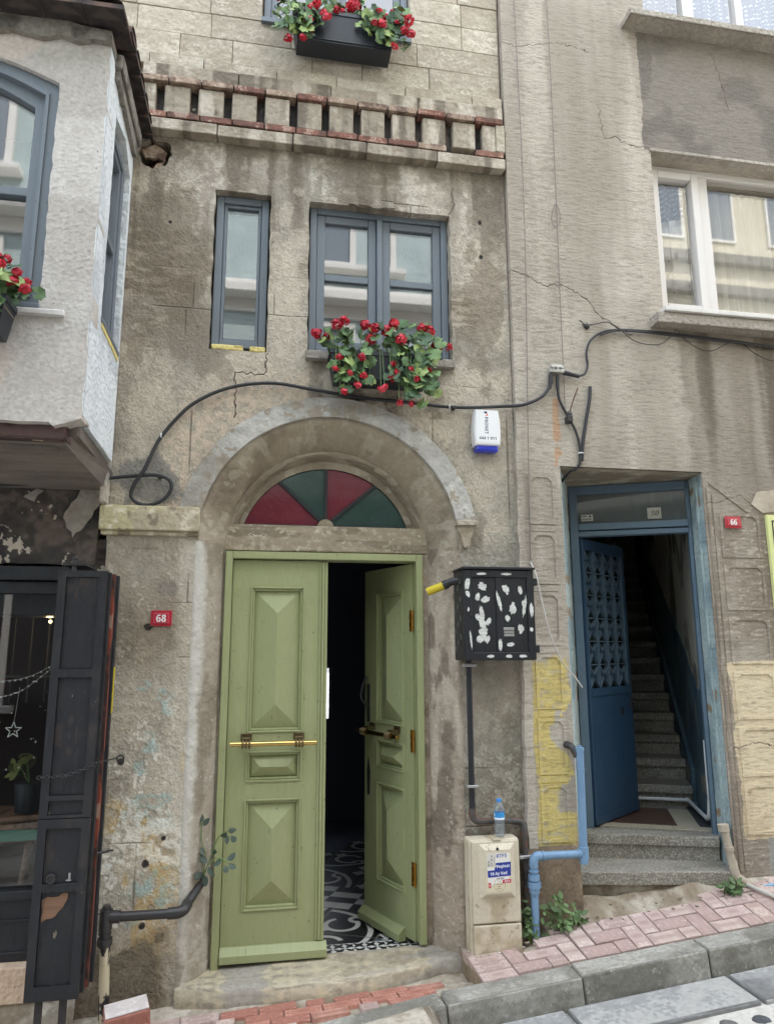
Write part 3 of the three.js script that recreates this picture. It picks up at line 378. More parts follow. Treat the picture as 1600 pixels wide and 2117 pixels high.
// ------------------------------------------------------------------ the street: road, kerb, pavement
const paveY = (x, z) => 0.123 + 0.098 * (x - 1.3) + Math.max(0, Math.min(1, (x - 1.55) / 0.5)) * 0.2 * Math.max(0, 0.45 - z);
const apronA = (x) => -0.05 + 0.045 * x, apronB = (x) => paveY(x, 0.45) - 0.02;
const apronY = (x, z) => apronA(x) + (apronB(x) - apronA(x)) * Math.min(1.6, Math.max(0, (z - 0.12) / 0.33));
const roadY = (x) => -0.018 + 0.098 * (x - 1.22);
const tilt = Math.atan(0.098);
{
  const g = new THREE.PlaneGeometry(120, 90, 120, 90); g.rotateX(-Math.PI / 2); g.translate(0, 0, 0);
  const p = g.attributes.position; for (let i = 0; i < p.count; i++) { const x = p.getX(i); p.setY(i, roadY(Math.max(-14, Math.min(16, x))) - 0.02); }
  g.computeVertexNormals();
  const road = struct('road', g, M.road);
  reseed(41);
  // long gutter stones beside the kerb
  let x = -1.2;
  while (x < 4.6) {
    const w = rnd(0.75, 1.0), z1 = rnd(0.86, 0.91), a = x + 0.006, b = x + w - 0.006;
    const o = P('paving_stone', bb(-(b - a) / 2, (b - a) / 2, -0.05, 0.004, 0.607, z1, 0.012), M.slabStone, road, { local: true, ouv: [x * 1.7, 0.4] });
    o.position.set((a + b) / 2, roadY((a + b) / 2) + rnd(-0.003, 0.003), 0); o.rotation.z = tilt; x += w;
  }
  // setts bedded in cement beyond them
  const sg = []; for (let k = 0; k < 4; k++) { const g2 = new THREE.SphereGeometry(0.5, 9, 6); const q = g2.attributes.position; for (let i = 0; i < q.count; i++) { const n = 1 + 0.18 * vn(q.getX(i) * 3 + k * 9, q.getZ(i) * 3 + q.getY(i)); q.setXYZ(i, q.getX(i) * n, q.getY(i) * 0.6, q.getZ(i) * n); } g2.computeVertexNormals(); sg.push(merged(g2)); }
  for (let i = 0; i < 17; i++) for (let j = 0; j < 4; j++) {
    const px = 1.3 + i * 0.145 + rnd(-0.03, 0.03) + (j % 2) * 0.07, pz = 1.0 + j * 0.13 + rnd(-0.02, 0.02);
    piece('sett', pick(sg), pick(M.cobble), road, [px, roadY(px) - 0.032, pz], [0, rnd(0, 6), tilt], [rnd(0.1, 0.14), 0.07, rnd(0.09, 0.12)]);
  }
  // kerb stones
  const kerb = struct('kerb', bb(-6.5, -2.3, roadY(-4.5) - 0.5, paveY(-4.4, 0.5) - 0.05, 0.455, 0.595, 0.01), M.kerb);
  for (let k = -4; k < 7; k++) {
    const a = 1.0 + k * 0.73 + 0.004, b = a + 0.728, L = b - a;
    const g3 = new RoundedBoxGeometry(L, 0.3, 0.155, 3, 0.014), pp = g3.attributes.position;
    for (let i = 0; i < pp.count; i++) { const x = pp.getX(i) + k, y = pp.getY(i), z = pp.getZ(i), n = 0.006 * fbm(x * 9, y * 9 + z * 11, 3); pp.setXYZ(i, pp.getX(i), y + n, z + n); }
    g3.translate(0, -0.148, 0.5275);
    const o = P('kerb_stone', g3, M.kerb, kerb, { local: true, ouv: [k * 0.77, k * 0.31] });
    const bend = k < 0 ? Math.min(3, -k) * 0.11 : 0; // the line bends out towards the street before the door
    if (k >= 0) { o.position.set((a + b) / 2, paveY((a + b) / 2, 0.5) + rnd(-0.004, 0.004), rnd(-0.004, 0.004)); o.rotation.z = tilt; }
    else { const n = -k; let ex = 1.0, ez = 0; for (let q = 1; q < n; q++) { const t = Math.min(3, q) * 0.11; ex -= 0.73 * Math.cos(t); ez += 0.73 * Math.sin(t); } const cx = ex - 0.365 * Math.cos(bend), cz = ez + 0.365 * Math.sin(bend); o.geometry.translate(0, 0, -0.5275); o.rotation.order = 'YZX'; o.rotation.set(0, bend, tilt); o.position.set(cx, paveY(cx, 0.5) - 0.006 * n, cz + 0.5275); }
  }
  // pavement bed: raised part on the right, lower apron before the green door
  const bed = (x0, x1, n, z0, z1, m, fy) => { const rows = []; for (let i = 0; i <= n; i++) { const r = []; for (let j = 0; j <= m; j++) { const X = x0 + (x1 - x0) * i / n, Z = z1 + (z0 - z1) * j / m; r.push([X, fy(X, Z), Z]); } rows.push(r); } return quadStrip(rows); };
  const right = bed(1.24, 6.4, 130, -0.06, 0.452, 16, (x, z) => paveY(x, z) - 0.006 + 0.012 * fbm(x * 6, z * 6, 3) + 0.05 * sst(0.14, 0.0, z) * sst(1.5, 2.0, x) * (0.5 + fbm(x * 4, 3, 2)));
  const left = bed(-7, 1.24, 160, -0.12, 0.8, 22, (x, z) => apronY(x, z) - 0.012 + 0.01 * fbm(x * 7, z * 7, 3) - (x > 0.95 ? 0.3 * sst(0.5, 0.6, z) : 0) + 0.012 * sst(0.17, 0.1, z));
  const pav = struct('pavement', [right, left], M.concrete);
  P('step_edge', quadStrip([[[1.238, -0.2, 0.452], [1.238, -0.2, -0.06]], [[1.238, 0.117, 0.452], [1.238, 0.117, -0.06]]].map((r) => r.map((p) => [p[0] + 0.012 * vn(p[2] * 30, 2), p[1], p[2]]))), M.soil, pav);
  reseed(77);
  const bg = merged(bb(-0.0985, 0.0985, -0.05, 0, -0.0485, 0.0485, 0.005));
  const vg = merged(bb(-0.0485, 0.0485, -0.05, 0, -0.0985, 0.0985, 0.005)), cg = merged(bb(-0.0485, 0.0485, -0.05, 0, -0.0485, 0.0485, 0.005));
  const edge = (x) => 0.075 + 0.1 * sst(1.75, 2.1, x) * sst(2.95, 2.4, x) + 0.02 * vn(x * 5, 4) + (x < 1.72 ? 0.14 * sst(1.45, 1.6, x) : 0);
  const put = (g, px, pz, list) => piece('brick', g, pick(list), pav, [px, paveY(px, pz) + 0.011 + rnd(-0.002, 0.002), pz], [Math.atan(0.2 * Math.max(0, Math.min(1, (px - 1.55) / 0.5))) + rnd(-0.012, 0.012), rnd(-0.012, 0.012), tilt + rnd(-0.012, 0.012)]);
  // first bricks beside the drop lie parallel
  for (let j = 0; j < 4; j++) put(bg, 1.335, 0.125 + j * 0.1, M.pave);
  for (let r = -1; r < 6; r++) for (let k = 0; k < 40; k++) {
    const m = ((k - r) % 4 + 4) % 4, X = 1.435 + k * 0.1, Z = 0.4 - r * 0.1;
    if (m === 0 && r >= 0 && Z > edge(X + 0.1)) put(bg, X + 0.1, Z, M.pave);
    else if (m === 3 && r === -1) put(cg, X + 0.05, Z - 0.1, M.pave);
    else if (m === 3 && Z > edge(X + 0.05)) put(Z - 0.1 > edge(X + 0.05) ? vg : cg, X + 0.05, Z - 0.1 > edge(X + 0.05) ? Z - 0.05 : Z, M.pave);
    else if (k === 0 && m === 1 && r >= 0 && Z > edge(X)) put(cg, X + 0.05, Z, M.pave);
  }
  // red bricks in running bond before the door
  for (let r = 0; r < 5; r++) for (let k = 0; k < 12; k++) {
    const px = -0.62 + k * 0.2 + (r % 2) * 0.1 + 0.03 * r, pz = 0.2 + r * 0.1 + 0.02 * px; if (px > 1.12 - 0.02 * r || pz > 0.4 + 0.13 * Math.max(0, 0.98 - px)) continue;
    const y = apronY(px, pz) + 0.008, lean = -Math.atan((apronB(px) - apronA(px)) / 0.33);
    piece('brick', rnd() < 0.12 ? cg : bg, px < -0.05 || r >= 2 && rnd() < 0.6 ? pick(M.pave) : pick(M.brickRed), pav, [px, y + rnd(-0.002, 0.002), pz], [lean + rnd(-0.015, 0.015), rnd(-0.025, 0.025), 0.07 + rnd(-0.015, 0.015)]);
  }
  for (let k = 0; k < 3; k++) piece('brick', vg, pick(M.pave), pav, [-0.73 - k * 0.1, -0.075, 0.3], [0.1, rnd(-0.05, 0.05), 0.05]);
  P('blue_paint', slab(jag([[3.12, -0.03], [3.4, -0.06], [3.5, -0.16], [3.36, -0.2], [3.2, -0.13]], 0.04, 0.012), null, 0, 0.002).rotateX(-Math.PI / 2).rotateZ(tilt).translate(0, 0.37 - 0.0 * 1 - 0.308 + 0.008, 0), surf('spilt light blue paint', 128, 0.5, noisy([132, 176, 206], 14, 40), 0.004), pav);
  // loose crumbs of rubble along the wall
  const crumbs = []; for (let i = 0; i < 150; i++) { const px = rnd() < 0.45 ? rnd(1.3, 1.75) : rnd(0.9, 3.2), pz = px < 1.24 ? rnd(0.02, 0.3) : rnd(0.03, 0.2), s = rnd(0.003, 0.012); const g4 = new THREE.IcosahedronGeometry(s, 0); g4.scale(1, 0.6, 1); crumbs.push(g4.translate(px, px < 1.24 ? -0.03 : paveY(px, pz) + 0.014, pz)); }
  P('rubble', crumbs, M.concrete, pav, { kind: 'stuff' });
}
const kb = tag(P('kerb_block', [bb(-0.11, 0.11, -0.05, 0.07, -0.07, 0.07, 0.012)], M.brickRed[1], scene, { local: true }), 'broken red kerb block with a white painted top in the lower left corner', 'kerb block');
kb.position.set(-0.585, -0.03, 0.2); kb.rotation.set(0.1, 0.25, 0.06);
{ const o = P('paint', bb(-0.105, 0.105, 0.0705, 0.076, -0.065, 0.065, 0.002), surf('dirty white paint', 128, 0.4, noisy([206, 196, 190], 16, 50), 0.004), kb, { local: true }); }

// ------------------------------------------------------------------ stone house with the green door
const house = thing('stone_house', 'narrow old stone house with arched doorway, green double door and brick cornice', 'house', [0.41, 0, 0]);
const ARC = (R, cx, cy, n, a0 = Math.PI, a1 = 0) => Array.from({ length: n + 1 }, (_, i) => { const a = a0 + (a1 - a0) * i / n; return [cx + R * Math.cos(a), cy + R * Math.sin(a)]; });
{
  reseed(5);
  const lower = [[-0.885, -0.5], [-0.36, -0.5], [-0.36, 2.5], ...ARC(0.82, 0.461, 2.5, 48), [1.284, 2.5], [1.284, -0.5], [1.694, -0.5], [1.694, 5.25], [-0.885, 5.25]];
  const nar = jag(rect(-0.35, 0.022, 3.752, 4.893), 0.07, 0.006), big = jag(rect(0.284, 1.277, 3.77, 4.878), 0.07, 0.006);
  const gap = jag([[-0.85, 5.18], [-0.78, 5.225], [-0.66, 5.195], [-0.64, 5.12], [-0.68, 5.03], [-0.76, 4.995], [-0.83, 5.03], [-0.86, 5.1]], 0.03, 0.01);
  P('wall', slab(lower, [nar, big, gap], -0.3, 0), M.f1, house);
  // wall behind the cornice and the stones, up to the eaves, with windows above the frame
  const up = slab(rect(-1.5, 1.694, 5.25, 10), [rect(-0.076, 1.0, 6.27, 7.75), rect(-0.076, 1.0, 8.3, 9.5)], -0.3, -0.012);
  P('wall', up, M.cornice, house);
  P('roof', [bb(-1.6, 1.75, 10.001, 10.12, -5.2, 0.35, 0.02)], M.roofTile, house);
  P('rear_wall', bb(-1.5, 1.69, 3.4, 10, -5.2, -5.0, 0), M.dark, house);
  P('edge_strip', [bb(-0.93, -0.887, 2.7, 5.02, -0.05, 0.1, 0.012)], M.f1, house);
  P('quoin', [bb(-0.96, -0.886, -0.5, 2.5, -0.3, -0.03, 0.006)], M.soot, house);
  // stones of the upper wall, course by course
  reseed(19);
  const courses = [[5.868, 6.075], [6.075, 6.27], [6.27, 6.475], [6.475, 6.675], [6.675, 6.875], [6.875, 7.075], [7.075, 7.275]];
  const stone = (x0, x1, y0, y1, z1) => { const j = 0.0018; const o = P('stone', bb(-(x1 - x0) / 2 + j, (x1 - x0) / 2 - j, -(y1 - y0) / 2 + j, (y1 - y0) / 2 - j, -0.05, z1 + rnd(-0.003, 0.003), 0.005), pick(M.stones), house, { local: true, ouv: [rnd(0, 4), rnd(0, 4)] }); o.position.set((x0 + x1) / 2 - 0.41, (y0 + y1) / 2, 0); o.rotation.set(rnd(-.004, .004), rnd(-.004, .004), rnd(-.003, .003)); };
  const runRow = (a, b, y0, y1, z1) => { let x = a, n = 0; while (x < b - 0.001) { let w = n++ === 0 ? rnd(0.25, 0.5) : pick([0.36, 0.46, 0.5, 0.56, 0.42]); if (x + w > b - 0.2) w = b - x; stone(x, x + w, y0, y1, z1); x += w; } };
  for (const [y0, y1] of courses) { if (y0 < 6.2) runRow(-1.4, 1.688, y0, y1, 0.0); else { runRow(-1.4, -0.08, y0, y1, 0); runRow(1.004, 1.688, y0, y1, 0); } }
  runRow(-1.2, 1.688, 5.775, 5.868, 0.035);
  // cornice: band, brick courses and the pierced frieze between them
  const band = (y0, y1, z0, z1, n = 5) => { for (let k = 0; k < n; k++) { const a = -0.86 + k * 2.546 / n + 0.002, b = -0.86 + (k + 1) * 2.546 / n - 0.002; P('cornice_band', bb(a, b, y0, y1, -0.02, z1 + rnd(-0.003, 0.003), 0.008), M.cornice, house, { ouv: [k * 1.7, rnd(0, 3)] }); } };
  band(5.25, 5.335, 0, 0.075, 5); band(5.66, 5.775, 0, 0.05, 4);
  for (const [y, z] of [[5.363, 0.08], [5.632, 0.085]]) for (let k = 0; k < 12; k++) {
    if (rnd() < 0.04) continue; const w = 0.212, cx = -0.79 + k * 0.2145, o = P('brick', bb(-w / 2 + 0.003, w / 2 - 0.003, -0.023, 0.023, -0.1, z + rnd(-0.006, 0.002), 0.006), rnd() < 0.16 && y > 5.5 ? M.tiles[3] : pick(M.tiles), house, { local: true, ouv: [rnd(0, 3), rnd(0, 3)] });
    if (cx > 1.6) continue; o.position.set(cx - 0.41, y + rnd(-0.002, 0.002), 0); o.rotation.z = rnd(-0.007, 0.007);
  }
  for (let k = 0; k < 12; k++) { // frieze blocks with dark slots between them
    const s0 = -0.762 + (k - 1) * 0.2228 + 0.055, s1 = -0.762 + k * 0.2228; const a = Math.max(-0.87, s0), b = Math.min(1.62, s1); if (b - a < 0.02) continue;
    P('frieze_block', bb(a, b, 5.392, 5.603, -0.02, 0.06 + rnd(-0.004, 0.004), 0.008), M.cornice, house, { ouv: [rnd(0, 5), rnd(0, 3)] });
  }
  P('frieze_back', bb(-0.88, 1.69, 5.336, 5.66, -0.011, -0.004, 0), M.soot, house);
  P('cornice_end', [bb(1.62, 1.69, 5.39, 5.62, -0.003, 0.07, 0.012)], M.stones[0], house);
  // hole knocked through at the top left corner: dark recess with a broken tile in it
  P('broken_tile', slab(jag([[-0.85, 5.16], [-0.76, 5.21], [-0.68, 5.15], [-0.69, 5.08], [-0.74, 5.11], [-0.82, 5.1]], 0.03, 0.006), null, -0.06, -0.035), M.tiles[3], house); P('broken_tile', slab(jag([[-0.77, 5.0], [-0.7, 5.02], [-0.69, 5.07], [-0.74, 5.05]], 0.03, 0.005), null, -0.04, -0.015), M.tiles[3], house); P('cavity_brick', bb(-0.9, -0.6, 4.95, 5.26, -0.3, -0.22, 0.01), M.tiles[1], house);

  // door arch: rounded reveal, ring and springers
  const path = [[-0.36, -0.2], [-0.36, 1.2], [-0.36, 2.5], ...ARC(0.82, 0.461, 2.5, 40).slice(1, -1), [1.284, 2.5], [1.284, 1.2], [1.284, -0.2]];
  const inward = (p) => { if (p[1] <= 2.5) return p[0] < 0.4 ? [1, 0] : [-1, 0]; const d = Math.hypot(p[0] - 0.461, p[1] - 2.5); return [(0.461 - p[0]) / d, (2.5 - p[1]) / d]; };
  const prof = [[-0.012, 0.0], [0.0, 0.004], [0.016, 0.0], [0.03, -0.012], [0.062, -0.045], [0.1, -0.09], [0.135, -0.14], [0.163, -0.2], [0.168, -0.24]];
  const ring = (pts) => { const g = quadStrip(pts.map((p) => { const n = inward(p); return prof.map(([d, z]) => [p[0] + n[0] * (d + 0.004 * fbm(p[1] * 6, p[0] * 6 + d * 30, 2)), p[1] + n[1] * d, z]); })), uv = []; let v = 0; pts.forEach((p, i) => { if (i) v += Math.hypot(p[0] - pts[i - 1][0], p[1] - pts[i - 1][1]); let u = 0; prof.forEach((q, k) => { if (k) u += Math.hypot(q[0] - prof[k - 1][0], q[1] - prof[k - 1][1]); uv.push(u, v); }); }); g.setAttribute('uv', new THREE.Float32BufferAttribute(uv, 2)); return g; };
  const L = []; for (let i = 0; i <= 27; i++) L.push([-0.36, -0.2 + i * 0.1]);
  const R = []; for (let i = 27; i >= 0; i--) R.push([1.281, -0.2 + i * 0.1]);
  P('door_jamb', ring(L), M.jambL, house, { keepUV: true }); P('door_jamb', ring(R), M.jambR, house, { keepUV: true });
  P('arch_reveal', ring(ARC(0.82, 0.461, 2.5, 56)), M.soffit, house, { keepUV: true });
  const arc2 = ARC(0.652, 0.461, 2.5, 48);
  P('arch_step', quadStrip(arc2.map((p) => { const n = inward([p[0], Math.max(p[1], 2.501)]); return [[-0.004, -0.199], [0.012, -0.197], [0.03, -0.215], [0.045, -0.235], [0.056, -0.3]].map(([d, z]) => [p[0] + n[0] * d, p[1] + n[1] * d, z]); })), M.soffit, house);
  P('fanlight_surround', slab([...ARC(0.66, 0.461, 2.5, 40), ...ARC(0.575, 0.455, 2.475, 40).reverse()], null, -0.3, -0.262), M.soffit, house);
  // raised ring of the arch in several lengths
  const cuts = [Math.PI * 0.955, Math.PI * 0.055];
  for (let k = 0; k + 1 < cuts.length; k++) { const a0 = cuts[k] - 0.002, a1 = cuts[k + 1] + 0.002, n = 72; P('arch_ring', slab([...ARC(0.955, 0.461, 2.5, n, a0, a1), ...ARC(0.826, 0.461, 2.5, n, a1, a0)], null, -0.02, 0.036), M.arch, house, { ouv: [k * 0.9, 0] }); }
  P('impost', [bb(-0.93, -0.349, 2.548, 2.7, -0.02, 0.055, 0.01), bb(-0.92, -0.353, 2.522, 2.55, -0.02, 0.03, 0.008)], M.impost, house);
  P('arch_bracket', [bb(1.262, 1.402, 2.628, 2.665, -0.01, 0.075, 0.008), slab([[1.278, 2.63], [1.385, 2.63], [1.38, 2.59], [1.362, 2.55], [1.358, 2.515], [1.345, 2.49], [1.318, 2.487], [1.305, 2.515], [1.3, 2.555], [1.283, 2.59]], null, -0.01, 0.045)], M.soffit, house);
  P('lintel', [bb(-0.235, 1.19, 2.468, 2.645, -0.32, -0.186, 0.012)], M.lintel, house);
  for (const [a, b] of [[-0.215, -0.196], [1.088, 1.13]]) P('door_cheek', bb(a, b, -0.1, 2.466, -0.4, -0.185, 0.003), M.jambR, house);
  // fanlight of four coloured panes
  const C = [0.445, 2.66], RR = 0.59, fan = (a0, a1) => { const pts = [C]; for (let i = 0; i <= 10; i++) { const a = a0 + (a1 - a0) * i / 10; const dx = Math.cos(a), dy = Math.sin(a), ox = C[0] - 0.455, oy = C[1] - 2.475, bq = ox * dx + oy * dy, t = -bq + Math.sqrt(bq * bq - (ox * ox + oy * oy) + RR * RR); pts.push([C[0] + dx * t, C[1] + dy * t]); } return pts; };
  const D = Math.PI / 180, an = [0, 40, 90, 137, 180].map((a) => a * D);
  const fl = P('fanlight', [...an.slice(1, 4).map((a) => { const p = fan(a, a + 0.001)[1]; return bar([C[0], C[1], -0.276], [p[0], p[1], -0.276], 0.022, 0.024); }), slab([...ARC(0.6, 0.455, 2.475, 36, Math.PI * 0.9, Math.PI * 0.1), ...ARC(0.574, 0.455, 2.475, 36, Math.PI * 0.1, Math.PI * 0.9)], null, -0.29, -0.268), bb(-0.12, 1.0, 2.646, 2.662, -0.292, -0.266, 0.003)], M.black, house);
  for (let k = 0; k < 4; k++) { const p = P('pane', slab(fan(an[k] + 0.002, an[k + 1] - 0.002), null, -0.285, -0.281), k % 2 ? M.glassRed : M.glassGreen, fl); p.userData.label = (k % 2 ? 'red' : 'green') + ' stained glass pane'; }
  P('fanlight_boss', slab(ARC(0.055, 0.445, 2.646, 10), null, -0.292, -0.25), M.lintel, house);

  // ------- green double door
  const fx0 = -0.194, fx1 = 1.085, ft = 2.462, fz0 = -0.3, fz1 = -0.155;
  P('door_frame', [bb(fx0, fx0 + 0.045, 0.035, ft, fz0, fz1, 0.004), bb(fx1 - 0.045, fx1, 0.085, ft, fz0, fz1, 0.004), bb(fx0 + 0.045, fx1 - 0.045, ft - 0.045, ft, fz0, fz1, 0.004), bb(fx0 + 0.045, fx0 + 0.065, 0.06, ft - 0.045, fz0, -0.25, 0.002)], M.green, house);
  function leaf(name, W, mirror) { // leaf in its own axes: x 0 at the hinge side, width W, front at z = 0
    const y0 = 0.075, y1 = 2.41, X = (a) => mirror ? W - a : a, sx = (a, b) => mirror ? [W - b, W - a] : [a, b];
    const ps = [[0.12, 0.45, 1.345, 2.235], [0.12, 0.45, 1.055, 1.225], [0.12, 0.45, 0.33, 0.945]].map(([a, b, c, d]) => [...sx(a, b), c, d]);
    const body = slab(rect(0, W, y0, y1), ps.map(([a, b, c, d]) => rect(a, b, c, d)), -0.045, 0);
    const o = P(name, body, M.green, house, { local: true });
    for (const [a, b, c, d] of ps) {
      P('moulding', [...frameBars(a - 0.006, b + 0.006, c - 0.006, d + 0.006, 0.012, -0.01, 0.009, 0.004), ...frameBars(a + 0.006, b - 0.006, c + 0.006, d - 0.006, 0.014, -0.03, -0.004, 0.004)], M.green, o, { local: true });
      P('raised_panel', [hip(a + 0.02, b - 0.02, c + 0.02, d - 0.02, -0.028, 0.056), bb(a + 0.001, b - 0.001, c + 0.001, d - 0.001, -0.04, -0.0285, 0)], M.green, o, { local: true });
    }
    const wb = new THREE.Shape(); wb.moveTo(0, 0); wb.lineTo(0.052, 0); wb.lineTo(0.052, 0.04); wb.lineTo(0.012, 0.075); wb.lineTo(0, 0.075); wb.closePath();
    const g = new THREE.ExtrudeGeometry(wb, { depth: W + (mirror ? -0.11 : 0.015), bevelEnabled: false }); g.rotateY(-Math.PI / 2); g.translate((mirror ? W - 0.11 : W + 0.015), mirror ? 0.052 : 0.066, 0.001);
    const q = g.attributes.position; P('weather_board', g, M.green, o, { local: true });
    // horizontal pull bar on two brackets
    const pb = P('pull_bar', [rod([0.02, 1.282, 0.075], [0.54, 1.282, 0.075], 0.0145, 0.0145, 14)], M.brass, o, { local: true });
    for (const bx of [0.115, 0.435]) P('bracket', [bb(bx - 0.034, bx + 0.034, 1.296, 1.338, 0.002, 0.012, 0.003), ...[-0.02, 0, 0.02].map((d) => new THREE.TorusGeometry(0.021, 0.0065, 8, 14).rotateY(Math.PI / 2).translate(bx + d, 1.282, 0.075)), bb(bx - 0.026, bx + 0.026, 1.296, 1.318, 0.01, 0.066, 0.004)], M.bronze, pb, { local: true });
    return o;
  }
  const d1 = leaf('door', 0.605, false); d1.position.set(-0.145 - 0.41, 0, -0.2);
  P('astragal', [bb(0.552, 0.566, 0.145, 2.4, 0.0, 0.012, 0.003), bb(0.567, 0.584, 0.145, 2.4, 0.0, 0.022, 0.006), bb(0.585, 0.603, 0.145, 2.4, 0, 0.014, 0.003)], M.green, d1, { local: true });
  const d2 = leaf('door', 0.62, true); d2.userData.label = 'right leaf standing open inward'; 
  { const th = 68 * D, hx = 1.03, hz = -0.235; d2.rotation.y = -th; d2.position.set(hx - 0.62 * Math.cos(th) - 0.41, 0, hz - 0.62 * Math.sin(th)); }
  for (const y of [2.03, 1.26, 0.46]) P('hinge', [bb(0.585, 0.618, y - 0.07, y + 0.07, 0.001, 0.004, 0.001), rod([0.625, y - 0.07, 0.004], [0.625, y + 0.07, 0.004], 0.007), ...[-0.05, 0, 0.05].map((k) => new THREE.SphereGeometry(0.005, 6, 4).translate(0.6, y + k, 0.004))], M.brassDull, d2, { local: true });
  P('lever_handle', [bb(0.04, 0.075, 1.34, 1.6, 0.001, 0.008, 0.004), tube([[0.055, 1.45, 0.01], [0.05, 1.5, 0.06], [0.05, 1.6, 0.045], [0.055, 1.65, 0.02]], 0.009, 20, 6)], M.metalDark, d2, { local: true });
  P('keyhole_plate', [slab([[0.045, 0.85], [0.07, 0.85], [0.078, 1.0], [0.057, 1.1], [0.037, 1.0]], null, 0.001, 0.006)], M.metalDark, d2, { local: true });

  // ------- threshold, tiled hall and the dark room behind the door
  { // worn stone slab, gently dished and ragged along its front
    const rows = [], nx = 46, nz = 9; for (let i = 0; i <= nx; i++) { const x = -0.37 + 1.66 * i / nx, fr = 0.02 + 0.12 * Math.sin(Math.PI * Math.min(1, Math.max(0, (x + 0.4) / 1.7))) + 0.012 * vn(x * 9, 3) + 0.006 * vn(x * 31, 5), r = []; for (let j = 0; j <= nz; j++) { const z = fr + (-0.215 - fr) * j / nz; r.push([x, 0.038 + 0.028 * (x + 0.2) + 0.007 * fbm(x * 5, z * 8, 3) - 0.012 * Math.exp(-(((x - 0.5) / 0.5) ** 2)) * sst(-0.3, 0.1, z) - (j === 0 ? 0.012 : 0), z]); } r.unshift([x, -0.12, fr - 0.012], [x, -0.045 + 0.02 * x + 0.012 * vn(x * 7, 1), fr + 0.004]); rows.push(r); }
    P('threshold', quadStrip(rows), M.stepStone, house);
  }
  const tileTex = (kind) => canvasTex(256, 256, (c) => {
    c.fillStyle = '#e2e0da'; c.fillRect(0, 0, 256, 256); c.fillStyle = '#15161a'; c.strokeStyle = '#15161a';
    if (kind === 0) { c.fillRect(0, 0, 256, 256); c.strokeStyle = '#dedcd6'; c.lineWidth = 22; c.beginPath(); c.arc(0, 0, 226, 0, 7); c.stroke(); c.lineWidth = 20; c.beginPath(); c.arc(92, 92, 62, 0.9, 5.6); c.stroke(); c.beginPath(); c.arc(158, 132, 26, 2.4, 7.4); c.stroke(); c.fillStyle = '#dedcd6'; for (const [x, y] of [[34, 34], [214, 214]]) { c.beginPath(); for (let k = 0; k < 4; k++) c.ellipse(x + 15 * Math.cos(k * 1.57), y + 15 * Math.sin(k * 1.57), 18, 14, k * 1.57, 0, 7); c.fill(); } c.strokeStyle = '#77746c'; c.lineWidth = 3; c.strokeRect(1, 1, 254, 254); }
    else if (kind === 1) { for (let i = 0; i < 4; i++) for (let j = 0; j < 4; j++) if ((i + j) & 1) c.fillRect(i * 64, j * 64, 64, 64); }
    else { c.lineWidth = 9; for (let i = -1; i < 4; i++) for (let j = -1; j < 4; j++) { for (const [dx, dy, r] of [[64, 0, 0.785], [0, 64, 2.356]]) { c.beginPath(); c.ellipse(i * 96 + 48, j * 96 + 48, 58, 17, r, 0, 7); c.fill(); } } }
  });
  const tm = [0, 1, 2].map((k) => mat('printed floor tile ' + k, { map: tileTex(k), roughness: 0.35 }));
  const tg = new THREE.BoxGeometry(0.447, 0.012, 0.447);
  const fa = 26 * D; for (let i = -5; i < 9; i++) for (let j = -1; j < 9; j++) {
    const lx = i * 0.45, lz = -j * 0.45, x = 0.52 + lx * Math.cos(fa) - lz * Math.sin(fa), z = -0.36 + lx * Math.sin(fa) + lz * Math.cos(fa);
    if (x < -0.2 || x > 1.25 || z > -0.3 || z < -2.6) continue;
    const o = piece('floor_tile', tg, j === 2 ? tm[1] : tm[0], house, [x, 0.0265, z], [0, -fa + (hsh(i, j) > 0.5 ? Math.PI / 2 : 0), 0]);
  }
  for (let i = 0; i < 7; i++) piece('floor_tile', new THREE.BoxGeometry(0.2, 0.012, 0.2), tm[2], house, [-0.05 + i * 0.202, 0.0315, -0.3], [0, 0, 0]);
  const room = (x0, x1, y0, y1, z0, z1, m, holes, par) => P('room', [bb(x0 - 0.05, x0, y0, y1, z0, z1, 0), bb(x1, x1 + 0.05, y0, y1, z0, z1, 0), bb(x0, x1, y1, y1 + 0.05, z0, z1, 0), bb(x0, x1, y0 - 0.05, y0, z0, z1, 0), holes ? slab(rect(x0, x1, y0, y1), holes, z0 - 0.05, z0) : bb(x0, x1, y0, y1, z0 - 0.05, z0, 0)], m, par);
  room(-0.82, 1.62, 0.025, 3.35, -3.8, -0.31, M.darkRoom, [rect(0.62, 0.86, 1.07, 1.66)], house);
  room(-0.82, 1.62, 3.42, 5.4, -3.4, -0.31, M.dark, null, house); room(-0.82, 1.62, 5.6, 8.0, -3.4, -0.31, M.dark, null, house);
  P('rear_window', frameBars(0.62, 0.86, 1.07, 1.66, 0.02, -3.84, -3.82, 0.002), M.black, house);

  // ------- windows of the middle floor
  const narrow = P('window', [...frameBars(-0.34, 0.012, 3.795, 4.892, 0.05, -0.14, -0.06, 0.006), ...frameBars(-0.289, -0.039, 3.846, 4.841, 0.022, -0.13, -0.078, 0.005)], M.slate, house);
  P('pane', new THREE.PlaneGeometry(0.22, 0.97).translate(-0.164, 4.343, -0.1), M.glass, narrow); P('pane', new THREE.PlaneGeometry(0.22, 0.97).translate(-0.164, 4.343, -0.116), M.glass, narrow);
  for (const [a, b] of [[-0.335, -0.13], [-0.09, 0.015]]) P('foam_filler', bb(a, b, 3.756, 3.797, -0.1, -0.012, 0.012), M.foam, house);
  const wide = P('window', [...frameBars(0.294, 1.274, 3.8, 4.886, 0.048, -0.15, -0.068, 0.007), bb(0.762, 0.802, 3.848, 4.838, -0.12, -0.058, 0.01)], M.slate, house);
